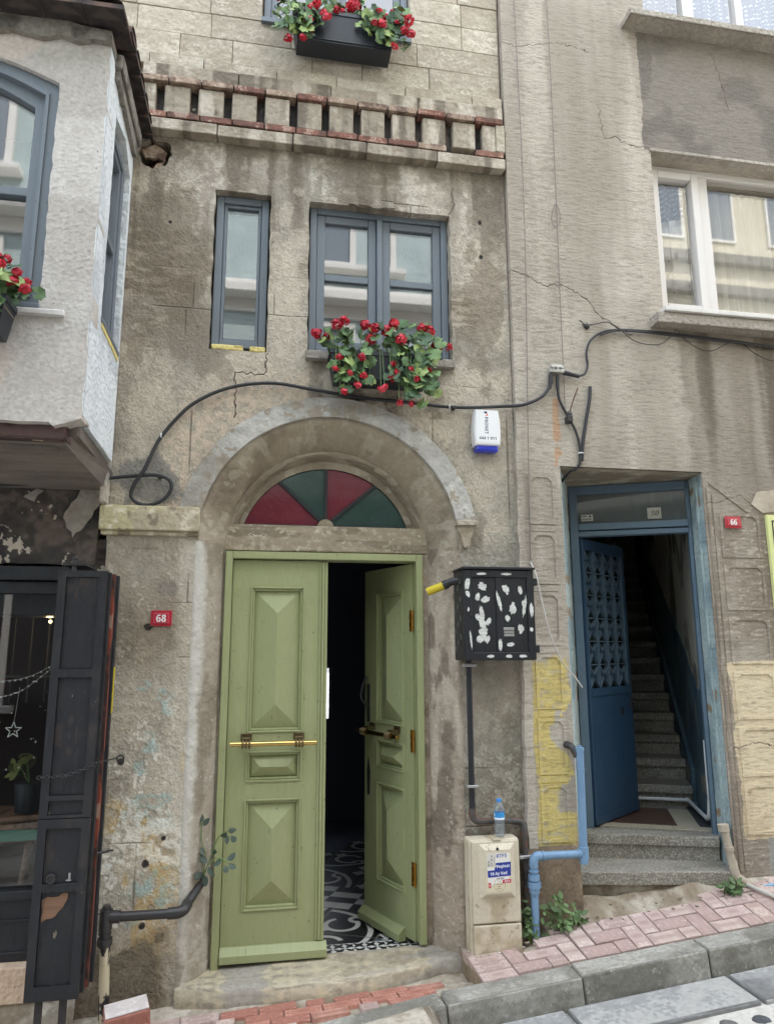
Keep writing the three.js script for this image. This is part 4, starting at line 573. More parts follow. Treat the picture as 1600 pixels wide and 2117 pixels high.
  for (const [a, b] of [[0.343, 0.761], [0.803, 1.225]]) {
    P('sash', [...frameBars(a, b, 3.849, 4.837, 0.056, -0.135, -0.085, 0.006), bb(a + 0.056, b - 0.056, 4.345, 4.395, -0.13, -0.088, 0.006)], M.slate, wide);
    for (const [c, d] of [[3.9, 4.35], [4.39, 4.79]]) for (const z of [-0.108, -0.122]) P('pane', new THREE.PlaneGeometry(b - a - 0.1, d - c).translate((a + b) / 2, (c + d) / 2, z), M.glass, wide);
  }
  P('window_sill', bb(0.272, 1.283, 3.716, 3.775, -0.2, 0.045, 0.006), M.sillStone, house);
  P('broken_plaster', [slab(jag([[0.55, 4.885], [0.6, 4.97], [0.7, 5.04], [0.8, 4.98], [0.86, 4.95], [0.88, 4.885], [0.7, 4.87]], 0.04, 0.01), null, -0.002, 0.016), slab(jag([[0.62, 4.88], [0.74, 4.93], [0.82, 4.88], [0.72, 4.865]], 0.03, 0.008), null, 0.016, 0.026)], M.f1, house);
  const top = P('window', [...frameBars(-0.07, 0.995, 6.275, 7.74, 0.05, -0.15, -0.05, 0.006), bb(0.44, 0.485, 6.33, 7.69, -0.13, -0.05, 0.006), bb(-0.085, 1.01, 6.247, 6.285, -0.1, 0.03, 0.004)], M.slate, house);
  for (const [a, b] of [[-0.02, 0.44], [0.485, 0.945]]) { P('sash', frameBars(a, b, 6.326, 7.69, 0.05, -0.13, -0.075, 0.005), M.slate, top); P('pane', new THREE.PlaneGeometry(b - a - 0.09, 1.28).translate((a + b) / 2, 7.008, -0.1), M.glass, top); }
  P('window', [...frameBars(-0.07, 0.995, 8.31, 9.49, 0.05, -0.15, -0.05, 0), new THREE.PlaneGeometry(1, 1.15).translate(0.46, 8.9, -0.11)], M.slate, house);
}

// ------------------------------------------------------------------ left house with the bay and the shop
const bayHouse = thing('bay_house', 'left house with projecting plastered bay above a dark shop window', 'house', [-1.9, 0, 0]);
{
  reseed(303);
  const bx = -0.872, bz = 0.875, x0 = -2.75;
  const arcW = [[-2.05, 4.835], ...Array.from({ length: 15 }, (_, i) => [-2.05 + 0.93 * (i + 1) / 16, 4.835 + 0.13 * Math.sin(Math.PI * (i + 1) / 16)]), [-1.118, 4.835]];
  const front = [[x0, 2.99], [bx, 2.975], [bx, 5.13], [x0, 5.13]];
  P('wall', slab(jag(front, 0.06, 0.006), [jag([[-1.118, 3.545], ...arcW.slice().reverse(), [-2.05, 3.545]], 0.05, 0.005)], bz - 0.16, bz), M.bay, bayHouse);
  // side wall of the bay, with its own window opening (drawn in z, y and turned)
  const side = slab(jag([[-0.155 + bz - 0.006, 2.965], [0.1, 2.95], [0.1, 5.02], [0.25, 5.1], [bz - 0.161, 5.13]].map((p) => [-p[0], p[1]]), 0.06, 0.005), [jag([[-0.64, 3.6], [-0.15, 3.6], [-0.15, 4.8], [-0.35, 4.93], [-0.64, 4.86]], 0.05, 0.007)], -0.14, 0).rotateY(Math.PI / 2).translate(bx + 0.002, 0, 0);
  P('wall', side, M.baySide, bayHouse);
  P('corner_strip', bb(bx - 0.02, bx + 0.003, 2.98, 5.1, bz - 0.165, bz - 0.002, 0.006), M.baySide, bayHouse);
  P('bay_floor', [bb(x0, bx - 0.03, 3.0, 3.05, 0, bz - 0.17, 0), bb(x0, bx - 0.03, 5.1, 5.14, 0, bz - 0.03, 0), bb(x0 - 0.05, x0, 2.96, 5.14, 0, bz, 0)], M.dark, bayHouse);
  // ragged plaster edge, painted beam and sloping soffit under the bay
  P('plaster_edge', [slab(jag([[x0, 2.95], [-1.02, 2.94], [-1.0, 2.92], [-0.94, 2.94], [bx, 2.965], [bx, 3.0], [x0, 3.0]], 0.07, 0.01), null, bz - 0.1, bz + 0.012)], M.bay, bayHouse);
  P('beam', [bb(x0, -0.945, 2.865, 2.955, 0.1, bz - 0.035, 0.025)], M.beam, bayHouse);
  P('soffit_board', [tris([[x0, 2.862, bz - 0.09], [-0.965, 2.862, bz - 0.09], [-0.9, 2.79, -0.02], [x0, 2.79, -0.02], [x0, 2.9, bz - 0.09], [-0.965, 2.9, bz - 0.09]], [[0, 2, 1], [0, 3, 2], [0, 1, 5], [0, 5, 4]]), bb(x0, -1.02, 2.842, 2.868, bz - 0.22, bz - 0.12, 0.008)], M.soffitBay, bayHouse);
  P('side_beam', [tris([[-0.965, 2.862, bz - 0.09], [-0.9, 2.79, -0.02], [-0.875, 2.9, -0.02], [-0.9, 2.965, bz - 0.09]], [[0, 1, 2], [0, 2, 3]]), bb(-0.965, -0.9, 2.9, 2.97, 0.1, bz - 0.09, 0.01)], M.soffitBay, bayHouse);
  // mortar bedding and clay tiles of the little roof
  P('mortar_bed', [slab(jag([[x0, 5.1], [-1.3, 5.09], [bx + 0.01, 5.1], [bx + 0.005, 5.17], [-1.1, 5.2], [-1.5, 5.23], [x0, 5.22]], 0.08, 0.016), null, bz - 0.12, bz + 0.035), bb(bx - 0.06, bx + 0.05, 5.06, 5.16, 0.1, bz - 0.1, 0.02), slab(jag([[-0.76, 5.0], [-0.12, 4.98], [-0.1, 5.12], [-0.76, 5.12]], 0.06, 0.012), null, bx - 0.02, bx + 0.03).rotateY(Math.PI / 2).scale(1, 1, 1)], M.mortar, bayHouse);
  const tl = merged((() => { const rows = []; for (let i = 0; i <= 8; i++) { const a = Math.PI * i / 8, r = []; for (const z of [0, 0.32]) r.push([0.105 * Math.cos(a), 0.05 * Math.sin(a), z]); rows.push(r); } return [quadStrip(rows), bb(-0.105, 0.105, -0.02, 0.008, 0, 0.32, 0.004)]; })());
  for (let k = 0; k < 10; k++) piece('roof_tile', tl, M.roofTile, bayHouse, [-0.885 - k * 0.212, 5.235 + rnd(-0.006, 0.006), bz - 0.14], [0.12, rnd(-0.02, 0.02), rnd(-0.03, 0.03)]);
  for (let k = 0; k < 6; k++) piece('roof_tile', tl, M.roofTile, bayHouse, [-1.09, 5.24 + rnd(-0.006, 0.006), bz - 0.08 - k * 0.165], [0.1, Math.PI / 2, 0], [0.78, 1, 1]);
  P('roof', [bb(x0, -1.0, 5.27, 5.31, -0.2, bz - 0.1, 0.01)], M.roofTile, bayHouse);
  // front window, blue grey with a shallow arched head
  const ow = [[-1.122, 3.55], ...arcW.slice().reverse().map((p) => [p[0] * 1 - 0.002, p[1] - 0.004]), [-2.046, 3.55]];
  const inset = (d) => [[-1.12 - d, 3.55 + d], ...arcW.slice().reverse().map((p) => [-1.585 + (p[0] + 1.585) * (1 - d / 0.465), p[1] - d]), [-2.05 + d, 3.55 + d]];
  const win = P('window', [slab(ow, [inset(0.055)], bz - 0.13, bz - 0.03), slab(inset(0.05), [inset(0.068)], bz - 0.13, bz - 0.018), slab(inset(0.056), [inset(0.125)], bz - 0.125, bz - 0.055), bb(-1.93, -1.24, 4.185, 4.235, bz - 0.12, bz - 0.06, 0.006), bb(-2.06, -1.115, 3.53, 3.556, bz - 0.1, bz + 0.012, 0.004)], M.slate, bayHouse);
  for (const z of [bz - 0.092, bz - 0.105]) P('pane', new THREE.ShapeGeometry(shapeOf(inset(0.115))).translate(0, 0, z), M.glass, win);
  P('sill_strip', [bb(-2.1, -0.99, 3.492, 3.527, bz - 0.02, bz + 0.022, 0.008)], M.marble, bayHouse);
  // side window
  const zW = (g) => g.rotateY(Math.PI / 2).translate(bx, 0, 0);
  const sw = P('window', [...[frameBars(-0.635, -0.155, 3.605, 4.86, 0.05, -0.1, -0.03, 0.006), frameBars(-0.585, -0.205, 3.655, 4.81, 0.035, -0.09, -0.042, 0.005), [bb(-0.55, -0.24, 4.21, 4.25, -0.085, -0.045, 0.004)], [bb(-0.645, -0.15, 3.592, 3.62, -0.07, 0.012, 0.003)]].flat().map(zW)], M.slate, bayHouse);
  for (const z of [-0.066, -0.078]) P('pane', zW(new THREE.PlaneGeometry(0.32, 1.1).translate(-0.395, 4.23, z)), M.glass, sw);
  P('foam_filler', zW(slab(jag([[-0.63, 3.565], [-0.16, 3.56], [-0.15, 3.592], [-0.63, 3.594]], 0.035, 0.008), null, -0.04, 0.008)), M.foam, bayHouse);
  P('room', [bb(x0, -0.95, 3.06, 5.09, -2.9, -2.85, 0), bb(x0 - 0.05, x0, 3.06, 5.09, -2.9, 0, 0), bb(-0.95, -0.935, 3.06, 5.09, -2.9, -0.06, 0), bb(x0, -0.95, 3.02, 3.06, -2.9, 0, 0), bb(x0, -0.95, 5.09, 5.14, -2.9, 0, 0)], M.dark, bayHouse);
  // ground floor: sooty wall over the shop window
  P('wall', [slab(jag([[-5.5, 2.33], [-0.95, 2.34], [-0.93, 2.82], [-0.9, 2.95], [-5.5, 2.95]], 0.08, 0.008), null, -0.25, 0.0)], M.soot, bayHouse);
  P('wall', [bb(-9, x0, 2.95, 10, -0.25, 0, 0), bb(-9, -5.45, -1.5, 2.95, -0.25, 0, 0), bb(x0, -0.94, 5.3, 10, -0.25, -0.1, 0)], M.bay, bayHouse);
  P('roof', [bb(-9, -1.61, 10.0, 10.1, -5.2, 0.3, 0)], M.roofTile, bayHouse); P('rear_wall', bb(-9, -1.5, 0, 10, -5.25, -5.05, 0), M.dark, bayHouse);
  for (const p of [[[-1.14, 2.62], [-1.05, 2.8], [-0.97, 2.83], [-0.93, 2.72], [-1.0, 2.6], [-1.08, 2.5]], [[-1.37, 2.74], [-1.3, 2.79], [-1.26, 2.78], [-1.31, 2.71]]]) P('broken_plaster', slab(jag(p, 0.035, 0.01), null, 0.0, 0.011), M.sillStone, bayHouse);
  // black shop front
  const sf = P('shop_front', [bb(-5.4, -0.96, 2.245, 2.325, -0.2, 0.035, 0.006), bb(-5.4, -0.96, 2.17, 2.24, -0.16, -0.01, 0.005), bb(-5.4, -0.97, 0.515, 0.56, -0.14, -0.015, 0.005), bb(-5.4, -0.97, 0.2, 0.514, -0.12, -0.045, 0.004), bb(-1.02, -0.96, 0.2, 2.17, -0.16, 0, 0.005), ...[-1.5].map((x) => bb(x - 0.9, x - 0.85, 0.56, 2.17, -0.14, -0.02, 0.004)), bb(-5.4, -0.97, 0.4, 0.412, -0.05, -0.035, 0.003), bb(-5.4, -0.97, 0.24, 0.252, -0.05, -0.035, 0.003)], M.black, bayHouse);
  P('pane', new THREE.PlaneGeometry(1.4, 1.62).translate(-1.7, 1.365, -0.07), M.glassClear, sf); P('closed_panel', bb(-5.4, -2.36, 0.56, 2.17, -0.12, -0.05, 0.004), M.black, sf);
  P('shop_plinth', [bb(-5.4, -0.98, 0.02, 0.2, -0.2, 0.03, 0.01)], surf('pinkish plinth stone', 256, 0.8, noisy([204, 178, 152], 14, 30), 0.006), bayHouse);
  P('foot_wall', quadStrip(Array.from({ length: 60 }, (_, i) => Array.from({ length: 8 }, (_, j) => { const x = -5.4 + 4.52 * i / 59, y = 0.03 - j * 0.07; return [x, y, 0.015 + 0.05 * fbm(x * 5, y * 9, 4) + j * 0.012]; })).reverse()), M.concrete, bayHouse);
  P('shop_room', [bb(-5.4, -0.97, 0.15, 0.2, -2.6, -0.16, 0), bb(-5.4, -0.97, 2.26, 2.3, -2.6, -0.16, 0), bb(-5.45, -5.4, 0.15, 2.3, -2.6, -0.16, 0), bb(-0.97, -0.93, 0.15, 2.3, -2.6, -0.2, 0), bb(-5.4, -0.97, 0.15, 2.3, -2.65, -2.6, 0)], mat('dark shop wall', { color: S(104, 84, 80), roughness: 0.9 }), bayHouse);
  P('roller_box', [bb(-5.3, -1.0, 2.05, 2.2, -0.5, -0.18, 0.02)], M.black, bayHouse);
}
// folded shutters standing open beside the shop window
const shutter = thing('folding_shutter', 'tall black panelled shutter folded open beside the shop window, with a bare wooden patch', 'shutter', [-0.93, 0.1, 0.2]);
{
  const x0 = -1.066, x1 = -0.812, z = 0.3, y0 = 0.135, y1 = 2.275;
  const rails = [[0.0, 0.085], [0.93, 1.0], [1.075, 0]];
  const panelRows = [[0.215, 0.8], [0.85, 1.215], [1.285, 1.365], [1.42, 1.86], [1.9, 2.235]];
  const P5 = [[0.2, 0.635], [0.675, 0.94], [1.005, 1.075], [1.1, 1.7], [1.745, 2.24]];
  const holes = P5.map(([a, b]) => rect(x0 + 0.042, x1 - 0.042, a, b));
  P('front_leaf', [slab(rect(x0, x1, y0, 0.985), holes.slice(0, 2), z - 0.03, z + 0.002), slab(rect(x0, x1, 0.989, y1), holes.slice(2), z - 0.03, z)], M.shutter, shutter);
  P5.forEach(([a, b], i) => P('panel', bb(x0 + 0.043, x1 - 0.043, a + 0.001, b - 0.001, z - 0.026, z - 0.013, 0.001), M.shutter, shutter, { ouv: [i * 1.3, i] }));
  P('worn_patch', slab(jag([[x0 + 0.05, 0.6], [x0 + 0.17, 0.627], [x0 + 0.16, 0.58], [x0 + 0.13, 0.54], [x0 + 0.1, 0.51], [x0 + 0.05, 0.49]], 0.025, 0.008), null, z - 0.0135, z - 0.0095), M.rawWood, shutter).userData.label = 'bare brown wood where the paint is gone';
  for (const [i, dz] of [[1, 0.045], [2, 0.09], [3, 0.132]]) P('back_leaf', [bb(x0 + 0.012 * i, x1 + 0.014 * i, y0 + 0.006 * i, y1 - 0.004 * i, z - dz - 0.03, z - dz, 0.004)], i === 2 ? M.orange : M.shutter, shutter);
  P('edge_paint', [bb(x1 + 0.0425, x1 + 0.047, 1.5, 1.75, z - 0.16, z - 0.135, 0.001)], M.yellowPipe, shutter);
  P('lock_disc', [new THREE.CylinderGeometry(0.022, 0.022, 0.02, 16).rotateX(Math.PI / 2).translate(x0 + 0.085, 0.7, z - 0.003), new THREE.TorusGeometry(0.02, 0.004, 6, 16).translate(x0 + 0.085, 0.7, z + 0.009)], M.metalDark, shutter);
  P('keyhole', [bb(x0 + 0.165, x0 + 0.175, 0.69, 0.72, z - 0.014, z - 0.009, 0.001), bb(x0 + 0.155, x0 + 0.18, 0.683, 0.689, z - 0.013, z - 0.005, 0.001)], M.zinc, shutter);
  P('pivot', [rod([-1.0, 2.27, 0.24], [-1.0, 2.345, 0.24], 0.014), new THREE.SphereGeometry(0.018, 10, 8).translate(-1.0, 2.35, 0.24), bb(-1.06, -0.93, 2.305, 2.325, 0.0, 0.26, 0.004)], M.metalDark, shutter);
  P('hook', [rod([x1 + 0.03, 0.79, 0.22], [x1 + 0.085, 0.795, 0.2], 0.007), new THREE.TorusGeometry(0.012, 0.004, 6, 12).rotateX(1.2).translate(x1 + 0.095, 0.797, 0.2)], M.metalDark, shutter);
  for (const x of [-1.02, -0.905]) P('foot_bolt', bb(x, x + 0.035, -0.2, 0.14, 0.25, 0.275, 0.004), M.metalDark, shutter);
}
{ // chain across the shutters
  const ch = thing('chain', 'thin steel chain hung across the black folded shutter to the wall', 'chain', [-0.9, 1.2, 0.3]);
  const A = V(-1.075, 1.195, 0.315), B = V(-0.79, 1.262, 0.31), n = 15, lk = new THREE.TorusGeometry(0.0085, 0.0022, 5, 10); lk.scale(1.35, 1, 1); const g = merged(lk);
  for (let i = 0; i <= n; i++) { const t = i / n, p = A.clone().lerp(B, t); p.y -= 0.022 * Math.sin(Math.PI * t); piece('link', g, M.metalDark, ch, p.toArray(), [i % 2 ? 1.57 : 0, 0, 0.24 - 0.2 * (0.5 - t)]); }
  P('fixing', [new THREE.TorusGeometry(0.018, 0.005, 6, 14).translate(-0.72, 1.245, 0.06), tube([[-0.79, 1.262, 0.31], [-0.75, 1.26, 0.2], [-0.72, 1.258, 0.06]], 0.004, 12, 6), new THREE.SphereGeometry(0.02, 8, 6).translate(-0.72, 1.225, 0.04)], M.metalDark, ch);
}
// things in the shop window
{
  const ls = thing('string_lights', 'two strings of small pale beads and lights looped inside the shop window', 'string lights', [-1.4, 1.7, -0.3]);
  const pts1 = [[-1.85, 1.52, -0.28], [-1.55, 1.56, -0.28], [-1.38, 1.6, -0.28], [-1.2, 1.74, -0.28], [-1.05, 1.84, -0.28]], pts2 = [[-1.85, 1.62, -0.25], [-1.5, 1.66, -0.25], [-1.32, 1.69, -0.25], [-1.1, 1.82, -0.25], [-1.02, 1.87, -0.25]];
  P('wire', [tube(pts1, 0.0018, 40, 5), tube(pts2, 0.0018, 40, 5)], M.whiteWire, ls);
  const bead = merged(new THREE.SphereGeometry(0.0055, 8, 6)); const c1 = new THREE.CatmullRomCurve3(pts1.map((p) => V(...p))), c2 = new THREE.CatmullRomCurve3(pts2.map((p) => V(...p)));
  reseed(8); for (let i = 0; i < 22; i++) for (const c of [c1, c2]) { const p = c.getPoint((i + 0.5) / 22); piece('bead', bead, M.whitePaint, ls, [p.x, p.y - (c === c1 ? 0 : 0.004), p.z], [0, 0, 0], c === c1 && i % 3 === 1 ? [3, 0.8, 0.8] : 1); }
  for (let i = 0; i < 22; i++) piece('bead', bead, M.whitePaint, ls, [rnd(-1.55, -1.06), rnd(1.1, 1.62), rnd(-0.32, -0.2)], null, rnd(0.4, 0.95));
  for (const [x, y] of [[-1.32, 2.03], [-1.17, 2.03], [-1.19, 1.86]]) { const e = mat('lamp glow', { color: S(255, 236, 190), emissive: S(255, 222, 150), emissiveIntensity: 1.6 }); const o = P('lamp_bulb', new THREE.SphereGeometry(0.011, 8, 6).translate(x, y, -0.6), e, ls); const l = new THREE.PointLight(0xffdca0, 0.02, 3); l.position.set(x, y, -0.575); l.castShadow = true; l.name = 'lamp_light'; scene.add(l); }
  const st = thing('star_ornament', 'white wire star hanging on a thread in the shop window', 'ornament', [-1.37, 1.4, -0.22]);
  const sp = Array.from({ length: 10 }, (_, i) => { const a = Math.PI / 2 + i * Math.PI / 5, r = i % 2 ? 0.019 : 0.046; return [-1.37 + r * Math.cos(a), 1.385 + r * Math.sin(a), -0.2]; });
  P('outline', sp.map((p, i) => rod(p, sp[(i + 1) % 10], 0.003)), M.whitePaint, st); P('thread', rod([-1.37, 1.43, -0.2], [-1.355, 1.63, -0.2], 0.0012), M.whiteWire, st);
  const tb = thing('display_table', 'low display table with green cloth edge and wooden legs in the shop window', 'table', [-1.5, 0.6, -0.4]);
  P('table_top', bb(-2.3, -1.02, 0.83, 0.87, -0.75, -0.22, 0.01), M.rawWood, tb); P('green_runner', bb(-2.3, -1.02, 0.77, 0.828, -0.235, -0.215, 0.004), mat('green cloth', { color: S(52, 116, 92), roughness: 0.9 }), tb);
  for (const x of [-1.27, -2.0]) P('leg', rod([x - 0.03, 0.2, -0.24], [x + 0.03, 0.77, -0.26], 0.024), M.rawWood, tb);
  P('garland', [tube([[-2.2, 0.88, -0.23], [-1.8, 0.89, -0.22], [-1.4, 0.885, -0.22], [-1.04, 0.9, -0.22]], 0.018, 30, 7)], M.rawWood, tb);
  const fp = thing('flower_pot', 'black flower pot with yellow green leaves on the table in the shop window', 'flower pot', [-1.31, 0.9, -0.4]);
  P('pot', new THREE.CylinderGeometry(0.085, 0.07, 0.17, 18).translate(-1.31, 0.98, -0.4), M.black, fp);
  reseed(66); for (let i = 0; i < 22; i++) { const g = new THREE.CircleGeometry(0.028, 7); g.scale(0.7, 1.3, 1); piece('leaf', g, mat('yellow green leaf', { color: S(104, 108, 50), side: THREE.DoubleSide }), fp, [-1.36 + rnd(-0.06, 0.07), 1.16 + rnd(-0.05, 0.06), -0.38 + rnd(-0.05, 0.05)], [rnd(-1, 1), rnd(-1, 1), rnd(-3, 3)]); }
  P('stem', [rod([-1.31, 1.05, -0.4], [-1.36, 1.15, -0.38], 0.005), rod([-1.31, 1.05, -0.4], [-1.33, 1.18, -0.4], 0.005)], M.stem, fp);
  const cr = thing('storage_basket', 'round brown basket standing under the display table', 'basket', [-1.42, 0.21, -0.4]);
  P('body', new THREE.LatheGeometry([[0, 0.2], [0.12, 0.2], [0.15, 0.4], [0.145, 0.4], [0.115, 0.215], [0, 0.215]].map((p) => new THREE.Vector2(...p)), 20).translate(-1.42, 0, -0.42), M.rawWood, cr); P('rim', new THREE.TorusGeometry(0.148, 0.012, 6, 24).rotateX(Math.PI / 2).translate(-1.42, 0.4, -0.42), M.rawWood, cr);
  const gd = thing('window_grille', 'black iron grille of upright bars behind the shop window', 'grille', [-1.4, 1.8, -0.9]);
  for (let i = 0; i < 9; i++) P('bar', rod([-1.95 + i * 0.11, 1.5, -0.9], [-1.95 + i * 0.11, 2.2, -0.9], 0.008), M.metalDark, gd);
  P('rail', [bb(-2.1, -1.0, 2.12, 2.14, -0.91, -0.89, 0.003), bb(-2.1, -1.0, 1.66, 1.68, -0.91, -0.89, 0.003)], M.metalDark, gd);
}

// ------------------------------------------------------------------ apartment house on the right
const flats = thing('apartment_building', 'beige rendered apartment building with white framed windows and open blue door', 'building', [4, 0, 0]);
{
  reseed(91);
  const FZ = 0.045;
  const wo = [rect(2.862, 5.3, 4.278, 5.578), rect(2.9, 5.3, 6.7, 8.1), rect(2.9, 5.3, 8.8, 10)];
  P('wall', slab([[1.7, -0.4], [2.0, -0.4], [2.0, 3.062], [3.056, 3.062], [3.056, -0.4], [9, -0.4], [9, 10.4], [1.7, 10.4]], wo, FZ - 0.012, FZ), M.f2, flats);
  P('wall', slab([[1.7, -0.4], [1.985, -0.4], [1.985, 3.075], [3.3, 3.075], [3.3, -0.4], [9, -0.4], [9, 10.4], [1.7, 10.4]], wo.map((r) => r.map((p) => [p[0] + (p[0] < 3 ? -0.0005 : 0.0005), p[1]])), -0.3, FZ - 0.012), M.f2, flats);
  P('edge_plaster', slab(jag([[1.67, -0.1], [1.73, -0.1], [1.735, 3.3], [1.7, 3.3], [1.685, 3.0]], 0.1, 0.008), null, -0.1, FZ + 0.008), M.f2, flats);
  P('roof', bb(1.76, 9.2, 10.4, 10.5, -5.2, 0.4, 0.02), M.roofTile, flats); P('rear_wall', bb(1.7, 9, 0, 10.4, -5.4, -5.2, 0), M.dark, flats);
  P('ledge', [bb(2.69, 5.5, 6.635, 6.695, -0.1, 0.2, 0.012)], M.ledge, flats);
  P('lintel_drip', [bb(2.85, 5.31, 5.572, 5.6, -0.02, FZ + 0.014, 0.006)], M.ledge, flats);
  P('window_ledge', [bb(2.745, 5.4, 4.118, 4.205, -0.05, 0.155, 0.016)], M.ledge, flats); P('window_sill', [bb(2.8, 5.4, 4.206, 4.24, -0.2, 0.175, 0.006)], M.marble, flats);
  P('sill_bed', bb(2.87, 5.3, 4.2, 4.3, -0.3, FZ - 0.003, 0.004), M.band, flats);
  const winF = (y0, y1, xs, nm) => { const w = P('window', [bb(2.862, 5.3, y1 - 0.055, y1, -0.2, -0.11, 0.006), bb(2.862, 5.3, y0, y0 + 0.05, -0.2, -0.11, 0.006), bb(2.862, 2.92, y0 + 0.05, y1 - 0.055, -0.2, -0.11, 0.006), ...xs.map(([a, b]) => bb(a, b, y0 + 0.05, y1 - 0.055, -0.2, -0.11, 0.006))], M.upvc, flats); return w; };
  const w1 = winF(4.3, 5.585, [[3.325, 3.43], [4.13, 4.22]]);
  P('sash', frameBars(2.93, 3.335, 4.345, 5.53, 0.06, -0.17, -0.085, 0.008), M.upvc, w1);
  for (const z of [-0.13, -0.145]) { P('pane', new THREE.PlaneGeometry(0.3, 1.08).translate(3.13, 4.94, z), M.glass, w1); P('pane', new THREE.PlaneGeometry(0.7, 1.2).translate(3.78, 4.94, z), M.glass, w1); P('pane', new THREE.PlaneGeometry(0.7, 1.2).translate(4.56, 4.94, z), M.glass, w1); }
  const cur = (x0, x1, y0, y1, z, m, f) => { const rows = [], n = Math.round((x1 - x0) / 0.012); for (let i = 0; i <= n; i++) { const x = x0 + (x1 - x0) * i / n, dz = 0.022 * Math.sin(x * f + 1.3 * Math.sin(x * 7)) + 0.01 * Math.sin(x * f * 2.3); rows.push([[x, y0, z + dz], [x, y1, z + dz * 0.8]]); } return P('curtain', quadStrip(rows), m, flats); };
  cur(2.9, 3.5, 4.3, 5.58, -0.34, M.lace, 50); cur(3.35, 5.3, 4.3, 5.58, -0.36, M.curtain, 60); cur(2.9, 5.3, 6.6, 8.2, -0.4, M.lace, 45);
  const w2 = winF(6.72, 8.1, [[3.36, 3.46], [3.86, 3.93], [4.4, 4.5]]); for (const [a, b] of [[2.92, 3.36], [3.46, 3.86], [3.93, 4.4], [4.5, 5.3]]) P('pane', new THREE.PlaneGeometry(b - a, 1.3).translate((a + b) / 2, 7.4, -0.15), M.glass, w2);
  P('window', [bb(2.9, 5.3, 8.8, 10, -0.2, -0.12, 0)], M.upvc, flats);
  const rm = (y0, y1, x0, x1) => P('room', [bb(x0 - 0.05, x0, y0, y1, -3.4, -0.31, 0), bb(x1, x1 + 0.05, y0, y1, -3.4, -0.31, 0), bb(x0, x1, y0 - 0.05, y0, -3.4, -0.31, 0), bb(x0, x1, y1, y1 + 0.05, -3.4, -0.31, 0), bb(x0, x1, y0, y1, -3.45, -3.4, 0)], M.hallUp, flats);
  rm(3.9, 6.2, 2.4, 6); rm(6.4, 8.8, 2.4, 6);
  // rusticated panels cast in the render of the piers
  const panel = (x0, x1, y0, y1, c) => [[x0 + c, y0], [x1 - c, y0], [x1 - c * 0.2, y0 + c * 0.6], [x1, y0 + c], [x1, y1 - c], [x1 - c, y1], [x0 + c, y1], [x0, y1 - c], [x0, y0 + c]];
  const bandOf = (x0, x1, y0, y1) => slab(rect(x0, x1, y0, y1), [panel(x0 + 0.022, x1 - 0.022, y0 + 0.02, y1 - 0.02, 0.03)], FZ - 0.002, FZ + 0.007);
  const cols = []; for (let k = 0; k < 6; k++) cols.push(bandOf(1.765, 1.955, 0.68 + k * 0.395, 0.68 + k * 0.395 + 0.34)); for (let k = 0; k < 5; k++) cols.push(bb(1.775, 1.945, 1.027 + k * 0.395, 1.068 + k * 0.395, FZ - 0.002, FZ + 0.004, 0.002));
  P('plaster_panel', cols, M.f2, flats);
  const c2 = []; for (let k = 0; k < 6; k++) c2.push(bandOf(3.16, 3.47, 0.66 + k * 0.36, 0.66 + k * 0.36 + 0.31)); c2.push(bb(3.075, 3.1, 0.45, 2.95, FZ - 0.002, FZ + 0.009, 0.003), bb(3.115, 3.135, 0.45, 2.9, FZ - 0.002, FZ + 0.006, 0.003), slab([[3.1, 2.98], [3.14, 2.99], [3.42, 2.82], [3.42, 2.79], [3.38, 2.78]], null, FZ - 0.002, FZ + 0.007));
  P('plaster_panel', c2, M.f2, flats);
  P('patch', slab(jag([[3.42, 2.84], [3.47, 2.93], [3.6, 2.95], [3.9, 2.93], [3.9, 2.82], [3.5, 2.78]], 0.05, 0.006), null, FZ - 0.002, FZ + 0.01), M.band, flats);
  P('foot_render', quadStrip(Array.from({ length: 14 }, (_, i) => Array.from({ length: 16 }, (_, j) => { const y = 0.0 + 0.66 * i / 13, x = 1.66 + 0.342 * j / 15; return [x, y, FZ + 0.004 + (i === 13 ? -0.004 : 0.022 * (1 - i / 13) + 0.02 * Math.abs(fbm(x * 9, y * 9, 3)))]; }))), M.soil, flats);

  // doorway: skewed recess, painted reveals, frame, steps
  const ang = -24.4 * Math.PI / 180, O = [2.33, -0.545], cs = Math.cos(ang), sn = Math.sin(ang);
  const Wd = (lx, lz) => [O[0] + lx * cs + lz * sn, O[1] - lx * sn + lz * cs];
  const wall4 = (a, b, y0, y1) => tris([[a[0], y0, a[1]], [b[0], y0, b[1]], [b[0], y1, b[1]], [a[0], y1, a[1]]], [[0, 1, 2], [0, 2, 3]]);
  const lin = Wd(-0.02, 0.05), rin = Wd(0.852, 0.012);
  P('door_reveal', [wall4([1.997, FZ - 0.003], lin, 0.0, 3.06), wall4(lin, Wd(0, -0.08), 0.4, 3.06)], M.teal, flats);
  P('door_reveal', [wall4(rin, [3.059, FZ - 0.003], 0.0, 3.06), wall4(Wd(0.85, -0.08), rin, 0.4, 3.06), rod([3.0725, 0.4, -0.06], [3.0725, 3.05, -0.06], 0.012, 0.012, 8)], M.teal, flats);
  P('door_soffit', tris([[1.99, 3.058, 0.03], [3.07, 3.058, 0.03], [rin[0], 3.058, rin[1] - 0.1], [lin[0], 3.058, lin[1] - 0.1]], [[0, 1, 2], [0, 2, 3]]), M.soffit, flats);
  const local = (o) => { o.position.set(O[0] - 4, 0.6, O[1]); o.rotation.y = ang; return o; };
  const PL = (n, g, m, par = flats, op = {}) => { const o = P(n, g, m, par, { local: true, ...op }); return par === flats ? local(o) : o; };
